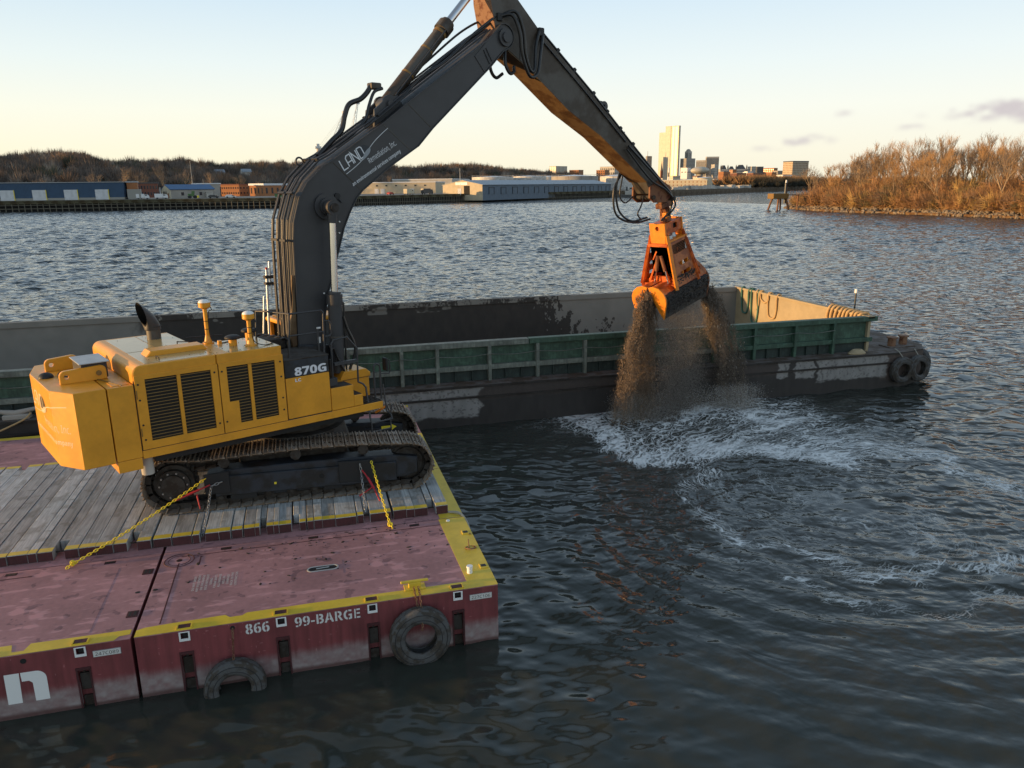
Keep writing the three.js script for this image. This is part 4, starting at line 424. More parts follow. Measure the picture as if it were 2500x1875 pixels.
  part('mooring_ring', [new THREE.TorusGeometry(.1, .014, 6, 18).rotateX(1.35).translate(-.17, 1.15, -1.52), rod([-.2, 1.134, -1.54], [-.2, 1.30, -1.6], .013, .008, 6)], mats.rust, A);
  part('kevel', [rb(-1.72, -1.22, 1.235, 1.275, -.34, -.28, .015), rb(-1.58, -1.36, 1.134, 1.24, -.35, -.27, .015), rb(-1.66, -1.28, 1.134, 1.15, -.42, -.2, .006)], mats.yellowLine, A);
  for (const [x, w, p] of [[-1.1, .2, A], [-3.2, .2, A], [-4.9, .2, A], [-.9, .2, B], [-2.6, .2, B]]) { const c = part('deck_pocket', [b2(x - w / 2, x + w / 2, 1.13, 1.136, -2.96, -2.86)], mats.redDark, p); part('pocket_slot', [b2(x - w / 2 + .02, x + w / 2 - .02, 1.136, 1.14, -2.94, -2.88)], mats.mudDark, c); }
  { // mud spatter on the deck: low lumps
    const r = rng(31), g = []; for (let k = 0; k < 150; k++) { const u = r(), x = -5.6 + u * 5.1, z = -2.95 + Math.pow(r(), 1.6) * 1.7 + (x < -3.5 ? .1 : -.1), s = .008 + r() * r() * .03; if (x > -5.4 && x < -4.5 && z > -2) continue; g.push(new THREE.SphereGeometry(s, 6, 3, 0, 6.3, 0, 1.57).scale(1 + 1.5 * r(), .25, .6 + r() * .6).rotateY(r() * 3).translate(x, 1.131, z)); } solo('mud_spatter', g, mats.mudDark, 'dark mud splashes across the front right float deck', null, null, 'stuff');
  }
  const stencil = (x, txt, W, H, size, cuts = true) => { x.fillStyle = '#d6d4d2'; x.font = `bold ${size}px sans-serif`; x.textBaseline = 'middle'; x.textAlign = 'left'; const m = x.measureText(txt).width; x.save(); x.scale(W / m, 1); x.fillText(txt, 0, H * .54); x.restore(); if (cuts) { let p = 0; for (const ch of txt) { const w = x.measureText(ch).width / m * W; if (ch !== '-') x.clearRect(p + w * (/[BRE]/.test(ch) ? .36 : .46), 0, w * .09, H); p += w; } } };
  decal('stencil_number', .40, .205, 256, (x, W, H) => stencil(x, '866', W, H, H * 1.28), A, (o) => o.position.set(-4.18, .98, .004)); decal('stencil_name', 1.12, .20, 640, (x, W, H) => stencil(x, '99-BARGE', W, H, H * 1.28), A, (o) => o.position.set(-3.02, .975, .004));
  const plate = (p, x, txt) => { const q = part('number_plate', [b2(x - .205, x + .205, .885, .995, 0, .008)], mats.greyPaint, p); decal('plate_text', .40, .1, 400, (c, W, H) => { c.fillStyle = '#cfcdc8'; c.fillRect(0, 0, W, H); c.fillStyle = '#35322f'; c.font = `${H * .82}px sans-serif`; c.textBaseline = 'middle'; c.textAlign = 'center'; c.save(); c.translate(W / 2, H * .54); c.scale(W * .88 / c.measureText(txt).width, 1); c.fillText(txt, 0, 0); c.restore(); }, q, (o) => o.position.set(x, .94, .0115)); }; plate(A, -.32, '227C106'); plate(B, -.36, '247C089');
  decal('deck_warning', .80, .80, 512, (x, W, H) => { const L = ['DO NOT DRIVE', 'ANY EQUIPMENT', 'ON THE BARGE', 'DECK WITHOUT', 'USING', 'CRANE MATS.', 'ALL DAMAGE', 'WILL BE', 'CHARGED', 'BACK TO THE', 'CONTRACTOR.']; x.fillStyle = '#c2bcbc'; x.textAlign = 'center'; x.textBaseline = 'middle'; L.forEach((s, i) => { x.font = `bold ${H / 11 * .86}px sans-serif`; x.save(); x.translate(W / 2, (i + .5) * H / 11); const m = x.measureText(s).width; x.scale(Math.min(1.3, W * .95 * (s.length / 13) / m), 1); x.fillText(s, 0, 0); x.restore(); }); }, A, (o) => { o.rotation.set(-Math.PI / 2, 0, Math.PI / 2); o.position.set(-4.98, 1.1365, -1.57); });
  { const x = 6.13; part('letter_mark', [ext([[-7.985, .80], [-7.775, .80], [-7.795, .27], [-7.995, .27]], 0, .004).translate(x, 0, 0), ext([[-7.755, .80], ...arc(-7.54, .66, .14, 90, 0, 6), [-7.405, .27], [-7.605, .27], [-7.605, .60], [-7.65, .645], [-7.752, .645]], 0, .004).translate(x, 0, 0)], mats.white, B); part('port_hole', [disc(-7.68 + x, 1.0, .001, .045, .01, 14)], mats.black, B); part('eye_hole', [disc(-4.57, 1.04, .001, .04, .012, 12)], mats.black, A); }
  // tyres hung as fenders
  const tyre = (R0, r0, w) => { const P = []; const pr = [[r0, -w * .30], [r0 + .015, -w * .42], [r0 + .07, -w * .5], [R0 - .09, -w * .5], [R0 - .025, -w * .40], [R0, -w * .26], [R0 - .012, -w * .2], [R0, -w * .16], [R0, -.02], [R0 - .012, 0], [R0, .02], [R0, w * .16], [R0 - .012, w * .2], [R0, w * .26], [R0 - .025, w * .40], [R0 - .09, w * .5], [r0 + .07, w * .5], [r0 + .015, w * .42], [r0, w * .30], [r0 + .03, w * .28], [r0 + .05, w * .36], [R0 - .08, w * .38], [R0 - .06, 0], [R0 - .08, -w * .38], [r0 + .05, -w * .36], [r0 + .03, -w * .28], [r0, -w * .30]]; for (const [a, b] of pr) P.push(new THREE.Vector2(a, b)); return new THREE.LatheGeometry(P, 48).rotateX(Math.PI / 2); };
  const lip = (R0, r0, w) => [0, 1].map((k) => new THREE.TorusGeometry(lerp(R0, r0, .3 + k * .35), .006, 4, 40).translate(0, 0, w * .5));
  M('tyreWorn', [.085, .088, .092], .8, { map: T.mud, size: .7, bump: .006, bumpSize: .25 });
  const t1 = thing('tyre_fender', 'worn tyre fender hanging clear on two chains by the right corner of the float', 'tyre', [-1.47, .45, .20], 0, 'tyre fenders'); t1.rotation.x = -.06; part('casing', [tyre(.54, .275, .30)], mats.tyreWorn, t1); part('sidewall_rib', lip(.54, .275, .30), mats.rubber, t1);
  const t2 = dup(t1, [-4.6, .06, .20], 'worn tyre fender half sunk in the water below the number 866'); t2.scale.setScalar(.92);
  globalThis.fenderProto = t1;
  solo('fender_chain', [...chainGeo([[-1.5, 1.2, -.2], [-1.5, 1.15, .03], [-1.485, .98, .1]], .052, .007, .03), ...chainGeo([[-1.42, 1.2, -.2], [-1.42, 1.15, .03], [-1.44, .72, .35], [-1.45, .62, .30]], .052, .007, .03)], mats.rust, 'rusty pair of chains from the yellow kevel to the right tyre', 'chain', 'chains holding the tyre fenders'); solo('fender_chain', [...chainGeo([[-4.57, 1.04, .02], [-4.58, .75, .10], [-4.59, .52, .2]], .052, .007, .03)], mats.rust, 'thin rusty chain down to the half sunk tyre', 'chain', 'chains holding the tyre fenders');
}
{ // timber crane mats
  const sets = [[[-12.1, -11.75], [-11.73, -11.4], [-11.38, -11.02], [-11.0, -10.66], [-10.64, -10.32], ['n', -10.31, -10.13], [-10.12, -9.8], [-9.79, -9.45], [-9.44, -9.2], [-9.19, -8.915]], [[-8.906, -8.56], [-8.55, -8.395], [-8.385, -8.12], ['n', -8.115, -7.92], [-7.914, -7.665], [-7.655, -7.36]], [[-7.345, -7.03], [-7.02, -6.775], ['n', -6.765, -6.605], [-6.60, -6.34]], [[-6.30, -5.96], [-5.95, -5.585], [-5.575, -5.44], ['n', -5.43, -5.345], [-5.335, -5.07]], [[-5.055, -4.825], [-4.815, -4.6], [-4.59, -4.37], [-4.36, -4.265], ['n', -4.255, -4.145], [-4.135, -3.995], [-3.985, -3.875], [-3.865, -3.61]], [['n', -3.6, -3.47], [-3.46, -3.325], [-3.315, -3.18], [-3.17, -3.0], [-2.99, -2.72], [-2.71, -2.27], [-2.26, -2.125]], [['n', -2.115, -2.0], [-1.985, -1.535], [-1.505, -1.22], [-1.21, -1.03], [-1.02, -.73], ['n', -.715, -.58], [-.565, -.30]]];
  const where = ['leftmost wide timber mat reaching out of frame', 'timber mat left of the chained track, second from left', 'timber mat under the rear end of the track', 'timber mat under the track below the grey left chain', 'broad timber mat under the middle of the track', 'timber mat under the track left of the red load binder', 'rightmost timber mat beside the yellow barge edge'];
  const r = rng(14), ms = [mats.wood, mats.woodB, mats.woodC, mats.wood, mats.woodB];
  sets.forEach((S, q) => { const t = thing('timber_mat', where[q], 'timber mat', [S[0][S[0].length - 2], 1.132, -3.3], 0, 'crane mats across the barge'), X = t.position.x; const paint = [], red = [], bolts = [];
    for (const s of S) { const n = s[0] === 'n', x0 = s[n ? 1 : 0] - X, x1 = s[n ? 2 : 1] - X, zf = n ? -.42 - r() * .1 : -.02 * r(), zb = -5.62 + (n ? .4 : .06 * r()), top = .198 + .012 * r(), sk = (r() - .5) * .012; const g = rb(x0, x1, 0, top, zb, zf, .012); const p = g.attributes.position; for (let k = 0; k < p.count; k++) p.setX(k, p.getX(k) + sk * (p.getZ(k) + 2.8)); const tm = part('timber', [g], ms[Math.floor(r() * 5)], t); tm.geometry.attributes.uv.array.forEach((_, i, a) => { if (i % 2 === 0) a[i] += q * .37 + x0 * 3.1; else a[i] += x0 * 1.7; });
      if (!n) { const d = .15 + .03 * r(), o = -sk * 2.8 * -1; part('painted_end', [b2(x0 + .006, x1 - .006, top, top + .004, zf - d, zf - .008).translate(sk * 2.7, 0, 0)], mats.yellowLine, tm); part('painted_end', [b2(x0 + .006, x1 - .006, top, top + .004, zb + .008, zb + .16).translate(-sk * 2.7, 0, 0)], mats.yellowLine, tm); part('red_end', [b2(x0 + .006, x1 - .006, .01, top - .012, zf, zf + .004).translate(sk * 2.7, 0, 0)], mats.redDark, tm); }
      else bolts.push(rod([x0, .1, -.2], [x1, .1, -.2], .016, .016, 8)); }
    if (bolts.length) part('tie_rod', bolts, mats.trackDark, t); });
}
{ // tie-down chains and binders
  const G = 'tie down chains on the track'; solo('tie_down_chain', [...chainGeo([[-5.34, 2.13, -4.36], [-7.72, 1.17, -2.93]], .066, .0095, .038, .05), ...chainGeo([[-7.70, 1.19, -2.95], [-7.78, 1.14, -2.86]], .06, .010, .045), new THREE.TorusKnotGeometry(.035, .014, 30, 5).translate(-7.68, 1.2, -2.95)], mats.chainYellow, 'long yellow chain from the rear of the track to the float deck', 'chain', G); solo('tie_down_chain', [...chainGeo([[-1.83, 2.15, -4.36], [-1.6, 1.17, -2.93]], .066, .0095, .038, .03), new THREE.TorusKnotGeometry(.035, .014, 30, 5).translate(-1.61, 1.2, -2.97), ...chainGeo([[-1.6, 1.22, -2.95], [-1.57, 1.14, -2.88]], .06, .012, .05)], mats.chainYellow, 'short yellow chain from the front of the track to the float deck', 'chain', G); solo('tie_down_chain', [...chainGeo([[-5.02, 2.02, -4.36], [-5.25, 1.93, -4.40], [-5.30, 1.6, -3.85], [-5.4, 1.22, -3.42]], .08, .010, .045)], mats.zinc, 'bare steel chain from the rear track pad down between the mats', 'chain', G); solo('tie_down_chain', [...chainGeo([[-2.08, 2.1, -4.40], [-2.06, 1.85, -4.40], [-2.07, 1.3, -3.5]], .08, .010, .045)], mats.zinc, 'bare steel chain from the front track pad down between the mats', 'chain', G);
  solo('load_binder', [rod([-5.27, 1.97, -4.38], [-6.0, 1.72, -4.28], .016, .016, 6), rod([-5.55, 1.80, -4.34], [-5.5, 1.5, -4.24], .018, .012, 6), rod([-5.5, 1.885, -4.38], [-5.75, 1.80, -4.35], .028, .028, 8)], mats.strapRed, 'red lever binder on the rear yellow chain', 'binder', 'red load binders'); solo('load_binder', [...pipe([[-2.05, 1.95, -4.39], [-1.98, 1.85, -4.38], [-1.84, 1.62, -4.2], [-1.72, 1.36, -3.9]], .017), rod([-2.15, 1.45, -4.1], [-1.84, 1.6, -4.18], .018, .014, 6), rod([-1.93, 1.78, -4.33], [-1.82, 1.58, -4.15], .028, .028, 8)], mats.strapRed, 'red lever binder crossing the front chains', 'binder', 'red load binders');
  solo('corner_rope', [tube([[-.3, 1.15, -3.35], [-.06, 1.17, -3.15], [.05, 1.02, -2.9], [.05, .85, -2.6], [.04, .95, -2.3], [-.06, 1.15, -2.12]], .03, 40, 7)], mats.ropePale, 'pale rope hung over the right edge of the float by the mats', 'rope');
}
// ---------------------------------------------------------------- open hopper barge behind
{
  const h = thing('hopper_barge', 'long open hopper barge with green coaming and mud stained walls', 'barge', [0, 0, -13]), Z = (z) => z + 13;
  const sideT = tex(2048, (u, v) => { const x = -34 + u * 57, y = -.7 + v * 2.2, n = fbm(x * 1.3, y * 3, 5, 0, 3), n2 = fbm(x * 6, y * 2, 4, 0, 4), f = fbm(x * 14, y * 14, 3, 0, 5); const grey = [.245, .235, .225].map((q) => q * (.75 + .5 * n2)), dark = [.026, .022, .020].map((q) => q * (.7 + .8 * n2)), brown = [.085, .06, .05].map((q) => q * (.7 + .7 * f));
    const box = (x0, x1, y0, y1, e) => sst(x0 - e, x0 + e, x + (n - .5) * .5) * sst(x1 + e, x1 - e, x + (n - .5) * .5) * sst(y0 - e, y0 + e, y + (n - .5) * .35 + (f - .5) * .1) * sst(y1 + e * .5, y1 - e * .5, y); let g = Math.max(box(14.55, 15.05, .8, 1.4, .03), box(15.25, 16.15, .62, 1.38, .03), box(16.28, 19.6, .46, 1.45, .05), box(-3.2, 2.62, .33, 1.5, .05)); if (Math.abs(y - (1.02 + .01 * (x % 3))) < .018) g *= .45; if (f > .66) g *= .5; const b = box(19.3, 30, .35, 1.6, .15) * .8 + box(2.5, 14.6, .9, 1.6, .1) * .35; return [0, 1, 2].map((q) => lerp(lerp(dark[q], brown[q], clamp(b)), grey[q], g)); }, 128);
  sideT.repeat.set(1 / 57, 1 / 2.2); sideT.offset.set(34 / 57, .7 / 2.2); const sideM = new THREE.MeshStandardMaterial({ map: sideT, roughness: .7 }); sideM.name = 'hopper_side';
  const plan = [[-34, Z(-12.95)], [20.2, Z(-12.95)], [21.6, Z(-13.25)], [22.2, Z(-14.0)], [22.4, Z(-15)], [22.4, Z(-22)], [21.8, Z(-23.8)], [20.5, Z(-24.2)], [-34, Z(-24.2)]];
  const shrink = (f) => plan.map(([x, z]) => [x - (x > 0 ? f : -f), z + (z > -5 ? -f : f)]);
  // hull ring round the hold (side decks and ends)
  part('hull', [b2(-34, 19.3, -.7, 1.40, Z(-13.8), Z(-12.95)), b2(-34, 19.3, -.7, 1.40, Z(-24.2), Z(-23.67)), prism([[19.3, Z(-12.95)], ...plan.slice(1, 8), [19.3, Z(-24.2)]], -.7, 1.40, .04)], sideM, h);
  const sd = prism([[-34, Z(-12.95)], [20.2, Z(-12.95)], [21.6, Z(-13.25)], [22.2, Z(-14.0)], [22.4, Z(-15)], [22.4, Z(-22)], [21.8, Z(-23.8)], [20.5, Z(-24.2)], [19.12, Z(-24.2)], [19.12, Z(-13.7)], [-34, Z(-13.7)]].map(([x, z]) => [x, z]), 1.40, 1.425); part('deck', [sd, b2(-34, 19.12, 1.40, 1.42, Z(-24.2), Z(-23.6))], mats.hdeck, h); part('rub_rail', [b2(-34, 20.2, .98, 1.04, Z(-12.95), Z(-12.9)), b2(-34, 20.2, 1.36, 1.43, Z(-12.95), Z(-12.9))], mats.hullDark, h);
  const inT = tex(2048, (u, v) => { const x = -34 + u * 54, y = v * 3, n = fbm(x * .5, y * .8, 3, 0, 3), f = fbm(x * 5, y * 2.6, 4, 0, 6), ff = fbm(x * 16, y * 12, 3, 0, 7); const lo = x < -9.2 ? -1 : 0; const edge = lerp(3.2, -.5, sst(6.5, 13.5, x + 3 * (n - .5))) + sst(5, 9, x) * (2.2 * (f - .5) + 1.3 * (ff - .5)), left = sst(-9.9, -8.9, x + 1.5 * (f - .5) + y * .2); let m = left * sst(-.12, .12, edge - y + 1.1 * (f - .5) + .5 * (ff - .5)); const rail = y > 2.62 ? sst(.38, .5, fbm(x * 1.2, 1, 3, 0, 8) + .5 * (ff - .5)) : 1; m *= rail; m *= 1 - .8 * sst(.71, .74, fbm(x * .9 + 3, y * 1.2, 4, 0, 9)) * (y > 2.35 ? 1 : 0); const g = [.235, .215, .185].map((q) => q * (.86 + .28 * fbm(x * 2, y * 2, 3, 0, 10))), d = [.030, .023, .018].map((q) => q * (.6 + .8 * f)); return [0, 1, 2].map((q) => lerp(g[q], d[q], clamp(m * .96))); }, 128);
  inT.repeat.set(1 / 54, 1 / 3); inT.offset.set(34 / 54, 0); const inM = new THREE.MeshStandardMaterial({ map: inT, roughness: .75 }); inM.name = 'hold_wall';
  part('far_wall', [b2(-34, 19.1, 0, 2.62, Z(-23.62), Z(-23.5)), b2(-34, 19.1, 2.62, 2.85, Z(-23.75), Z(-23.44))], inM, h, 'far hold wall splashed with dark mud'); part('far_wall_outer', [b2(-34, 19.1, 1.4, 2.62, Z(-23.66), Z(-23.62))], mats.hgreenDark, h);
  part('end_wall', [b2(19.0, 19.12, 0, 2.84, Z(-23.5), Z(-13.56))], mats.hgrey, h); part('end_wall_flange', [b2(18.94, 19.24, 2.78, 2.87, Z(-23.62), Z(-13.5))], mats.hgrey, h); part('hold_floor', [b2(-34, 19, -.2, .25, Z(-23.4), Z(-13.8))], mats.mudDark, h);
  part('near_wall', [b2(-34, 19.1, 1.42, 2.66, Z(-13.75), Z(-13.69))], mats.hgreen, h, 'green coaming plate facing the excavator'); part('lower_panel', [b2(-34, 19.1, 1.43, 1.82, Z(-13.69), Z(-13.66))], mats.hgreenDark, h);
  part('top_rail', [rb(-34, 4.6, 2.66, 2.86, Z(-13.80), Z(-13.50), .02)], mats.hgreenPale, h, 'bleached pale length of the top rail'); part('top_rail', [rb(4.62, 19.4, 2.66, 2.86, Z(-13.80), Z(-13.50), .02)], mats.hgreen, h); part('mid_rail', [rb(-34, 12, 1.82, 2.0, Z(-13.69), Z(-13.53), .015)], mats.hgreenPale, h); part('mid_rail', [rb(12.02, 19.25, 1.82, 2.0, Z(-13.69), Z(-13.53), .015)], mats.hgreen, h);
  const px = [17.38, 15.61, 13.79, 12.05, 10.3, 8.52, 6.75, 4.93, 3.15, 1.28, .04]; for (let x = -1.76; x > -34; x -= 1.8) px.push(x); px.forEach((x, k) => part('post', [rb(x - .06, x + .06, 1.42, 2.67, Z(-13.70), Z(-13.48), .01)], x < 9 ? mats.hgreenPale : mats.hgreen, h)); const st = []; for (let i = 0; i < px.length - 1; i++) for (const f of [.33, .66]) { const x = lerp(px[i], px[i + 1], f); st.push(b2(x - .02, x + .02, 1.43, 1.82, Z(-13.66), Z(-13.58))); } part('stiffener', st, mats.hgreenDark, h); const ro = []; for (let i = 0; i < px.length - 1; i++) ro.push(tube([[px[i], 2.4, Z(-13.46)], [lerp(px[i], px[i + 1], .5), 2.33, Z(-13.5)], [px[i + 1], 2.4, Z(-13.46)]], .014, 8, 4)); part('hand_line', ro, mats.hgreenPale, h);
  for (const [x, z] of [[20.6, -13.95], [21.3, -14.1]]) { const b = part('bollard', [rod([x, 1.42, Z(z)], [x, 1.80, Z(z)], .16, .16, 16)], mats.rust, h); part('cap', [rod([x, 1.80, Z(z)], [x, 1.85, Z(z)], .22, .22, 16)], mats.rust, b); } part('bollard_base', [rb(20.3, 21.6, 1.42, 1.47, Z(-14.35), Z(-13.7), .01)], mats.hdeck, h);
  { const k = part('kevel', [rb(-12.1, -11.35, 1.42, 1.58, Z(-13.4), Z(-13.1), .04)], mats.stone, h); part('horn', [rod([-11.75, 1.60, Z(-13.25)], [-11.05, 1.74, Z(-13.25)], .1, .05, 8), rod([-11.75, 1.60, Z(-13.25)], [-12.4, 1.72, Z(-13.25)], .1, .05, 8)], mats.stone, k); part('mooring_line', [tube([[-11.3, 1.62, Z(-13.1)], [-11.5, 1.45, Z(-12.9)], [-12.4, 1.1, Z(-12.6)]], .03, 16, 6)], mats.ropeTan, h); }
  const r = rng(21), loops = [[-22.9, -22.25, 1.62, 'ropeGreen', 'dark green rope looped over the far end of the sunlit end wall'], [-22.0, -21.35, 1.25, 'ropeGreen', 'longest green rope loop on the end wall'], [-21.55, -21.3, 1.95, 'ropeTan', 'short knotted tan rope on the end wall'], [-21.2, -20.5, 2.4, 'ropeTan', 'shallow tan rope loop on the end wall'], [-20.55, -19.8, 1.72, 'ropeTan', 'tan rope loop hanging nearest the middle of the end wall']]; for (const [a, b, y, m, l] of loops) { const pts = [[19.2, 2.75, a - .06], [19.08, 2.93, a - .02], [18.93, 2.8, a], [18.95, lerp(2.8, y, .6), a + .03], [18.95, y + .08, a + .12], [18.95, y, (a + b) / 2], [18.95, y + .08, b - .12], [18.95, lerp(2.8, y, .6), b - .02], [18.93, 2.8, b], [19.08, 2.93, b + .02], [19.2, 2.75, b + .05]]; solo('mooring_rope', [tube(pts, .045, 70, 7)], mats[m], l, 'rope', 'ropes hung on the hopper end wall'); }
  { const g = []; for (let k = 0; k < 9; k++) { const z = -15.9 + k * .245; g.push(tube([[19.3, 2.72, z + .05], [19.24, 2.92, z + .02], [19.05, 3.0 - .01 * k, z], [18.9, 2.86, z - .06 + .1 * r()], [18.9, 2.55 - .1 * r(), z - .12], [18.92, 2.30, z - .06]], .06, 20, 7)); } solo('rope_pile', g, mats.ropeTan, 'heap of thick tan rope turns on the near corner of the end wall', 'rope'); }
  { const g = []; for (let k = 0; k < 5; k++) g.push(new THREE.TorusGeometry(.27 - k * .03, .04, 6, 26).rotateX(Math.PI / 2 + .05 * (r() - .5)).scale(1.35, 1, .6).translate(18.3, 1.46 + k * .03, -13.22)); solo('rope_coil', g, mats.hgrey, 'tan coiled rope lying on the deck below the green coaming', 'rope'); }
  { const p = thing('light_post', 'white tipped light post on the bow of the hopper barge', 'post', [20.6, 1.425, -16.4]); part('shaft', [rod([0, 0, 0], [0, 1.95, 0], .045, .04, 8)], mats.vehDark, p); part('lamp_head', [rod([0, 1.95, 0], [0, 2.12, 0], .07, .07, 10)], mats.white, p); part('arm', [bar([0, 1.45, 0], [-1.4, 1.5, -.1], .05, .05)], mats.greyPaint, p); }
  const f = globalThis.fenderProto; const a = dup(f, [20.2, .72, -12.78], 'left of two tyre fenders side by side on the hopper bow', 0); a.rotation.x = .05; const b = dup(f, [21.02, .74, -12.8], 'right of two tyre fenders side by side on the hopper bow', .12); const c = dup(f, [22.42, .62, -14.1], 'tyre fender seen edge on at the tip of the hopper bow', 1.25);
  solo('fender_rope', [tube([[20.2, 1.2, -12.75], [20.1, 1.45, -12.95], [20.3, 1.47, -13.4]], .02, 14, 5), tube([[21.0, 1.2, -12.8], [21.1, 1.45, -13.2]], .02, 10, 5)], mats.ropePale, 'ropes from the bow deck down to the two hopper tyres', 'rope');
}
// ---------------------------------------------------------------- crawler excavator
const HY = R(24.5), HO = V(-3.45, 0, -6.5);
const toWorld = (a, y, b) => V(a, y, b).applyAxisAngle(V(0, 1, 0), HY).add(HO);
{
  const base = V(-3.45, 1.335, -6.13), ex = thing('excavator', 'big yellow crawler excavator with dark boom chained down on the timber mats', 'excavator', base.toArray());
  const H = (name, list, mat, label) => { const m = part(name, list, mat, ex, label); m.rotation.y = HY; m.position.copy(HO).sub(base); return m; }; // house parts are written in house axes: x forward, y height above water, z to the right side
  const U = (name, list, mat, label) => { const m = part(name, list, mat, ex, label); m.position.copy(base).negate(); return m; };       // undercarriage parts in scene axes
  // ---- tracks
  const loop = [[-5.85, 1.365], [-1.05, 1.365], ...arc(-.97, 1.90, .55, -88, 80, 9), [-1.5, 2.49], [-2.0, 2.53], [-2.7, 2.555], [-3.35, 2.565], [-4.6, 2.53], [-5.4, 2.50], [-5.75, 2.53], ...arc(-6.03, 1.96, .60, 78, 262, 11)].map(([x, y]) => new THREE.Vector2(x, y));
  const cv = new THREE.CurvePath(); for (let i = 0; i < loop.length; i++) cv.add(new THREE.LineCurve(loop[i], loop[(i + 1) % loop.length]));
  const shoeG = merged([b2(-.118, .118, -.012, .012, -.45, .45), ...[-.105, -.01, .085].map((x) => ext([[x - .016, .01], [x + .016, .01], [x + .008, .045], [x - .008, .045]], -.447, .447)), b2(-.118, -.09, -.03, 0, -.45, .45)]);
  const shoeBolt = merged([-.2, .2].flatMap((z) => [-.06, .04].map((x) => rod([x, .012, z], [x, .03, z], .018, .018, 6))));
  const linkG = merged([-.17, .17].map((z) => ext([[-.12, -.13], [.12, -.13], [.14, -.05], [.05, -.012], [-.05, -.012], [-.14, -.05]], z - .04, z + .04)));
  for (const [z, nm] of [[-4.90, 'near'], [-7.55, 'far']]) {
    const tk = U('track_frame', [ext([[-5.35, 1.66], [-1.05, 1.60], [-.75, 1.7], [-.75, 2.06], [-1.3, 2.16], [-2.5, 2.2], [-4.9, 2.2], [-5.35, 2.1]], z - .12, z + .30, .02), ext([[-5.2, 1.63], [-1.25, 1.57], [-1.25, 2.02], [-5.2, 2.08]], z + .28, z + .38, .015), b2(-4.9, -1.4, 1.5, 1.66, z - .2, z + .2)], mats.navy);
    for (const q of [b2(-4.9, -4.35, 1.5, 1.72, z + .2, z + .33), b2(-2.9, -2.5, 1.5, 1.70, z + .2, z + .33)]) part('track_guard', [q], mats.black, tk); for (const q of [ext([[-5.4, 1.72], [-4.88, 1.70], [-4.88, 2.2], [-5.4, 2.16]], z + .36, z + .42, .01), ext([[-2.55, 1.66], [-1.75, 1.64], [-1.75, 2.14], [-2.55, 2.16]], z + .36, z + .42, .01)]) part('chain_pad', [q], mats.black, tk);
    const sp = part('sprocket', [disc(-6.03, 1.96, z, .42, .36, 28), disc(-6.03, 1.96, z + .22, .33, .16, 28), disc(-6.03, 1.96, z + .32, .24, .1, 24), ...Array.from({ length: 22 }, (_, k) => { const a = k / 22 * 6.283; return bx(.06, .1, .1, -6.03 + Math.cos(a) * .45, 1.96 + Math.sin(a) * .45, z); })], mats.trackDark, tk); part('hub_bolt', Array.from({ length: 10 }, (_, k) => { const a = k / 10 * 6.283; return disc(-6.03 + Math.cos(a) * .28, 1.96 + Math.sin(a) * .28, z + .31, .02, .05, 6); }), mats.zinc, tk);
    part('idler', [disc(-.97, 1.90, z, .43, .14, 28), disc(-.97, 1.90, z, .36, .26, 28), disc(-.97, 1.90, z, .13, .4, 16)], mats.trackDark, tk);
    for (let k = 0; k < 8; k++) part('track_roller', [disc(-5.1 + k * .5, 1.55, z, .11, .5, 14), disc(-5.1 + k * .5, 1.55, z + .27, .06, .06, 10)], mats.trackDark, tk); for (const [x, y] of [[-4.97, 2.36], [-3.46, 2.40], [-1.98, 2.36]]) part('carrier_roller', [disc(x, y, z, .10, .46, 14), disc(x, y, z + .28, .12, .06, 14), b2(x - .05, x + .05, 2.16, y, z - .05, z + .1)], mats.trackDark, tk);
    part('yellow_tag', [b2(-3.96, -3.91, 1.78, 1.83, z + .38, z + .385)], mats.chainYellow, tk); part('eye_hole', [disc(-2.93, 1.86, z + .384, .055, .006, 14).scale(1, 1, 1)], mats.void || mats.black, tk);
    const n = 54; for (let i = 0; i < n; i++) { const t = i / n, p = cv.getPointAt(t), d = cv.getTangentAt(t), s = shadow(new THREE.Mesh(shoeG, i % 3 ? mats.track : mats.shoeWorn)); s.name = 'track_shoe'; s.position.set(p.x, p.y, z); s.rotation.z = Math.atan2(-d.y, -d.x); s.rotation.z = Math.atan2(d.y, d.x) + Math.PI; tk.add(s); }
    const links = [], bolts = []; for (let i = 0; i < n; i++) { const t = i / n, p = cv.getPointAt(t), d = cv.getTangentAt(t), m = new THREE.Matrix4().makeRotationZ(Math.atan2(d.y, d.x) + Math.PI).setPosition(p.x, p.y, z); links.push(linkG.clone().applyMatrix4(m)); bolts.push(shoeBolt.clone().applyMatrix4(m)); } part('track_links', links, mats.trackDark, tk, null, 'stuff'); part('shoe_bolts', bolts, mats.trackDark, tk, null, 'stuff');
    if (nm === 'far') part('direction_arrow', [ext([[-1.32, 1.99], [-1.05, 1.99], [-1.05, 1.95], [-.92, 2.03], [-1.05, 2.11], [-1.05, 2.07], [-1.32, 2.07]], z + .385, z + .39)], mats.chainYellow, tk);
  }
  U('car_body', [rb(-4.7, -2.3, 1.75, 2.35, -7.2, -5.1, .1), rod([-3.45, 2.3, -6.3], [-3.45, 2.62, -6.3], 1.25, 1.15, 40), bar([-4.4, 1.95, -4.9], [-4.0, 2.1, -7.4], .6, .45), bar([-2.5, 1.9, -4.9], [-2.9, 2.1, -7.4], .6, .45)], mats.trackDark);
  // ---- house
  H('swing_bearing', [rod([0, 2.55, 0], [0, 2.9, 0], 1.05, 1.05, 40)], mats.trackDark); H('belly_plate', [b2(-3.6, 1.1, 2.84, 3.04, -1.35, 1.45)], mats.black);
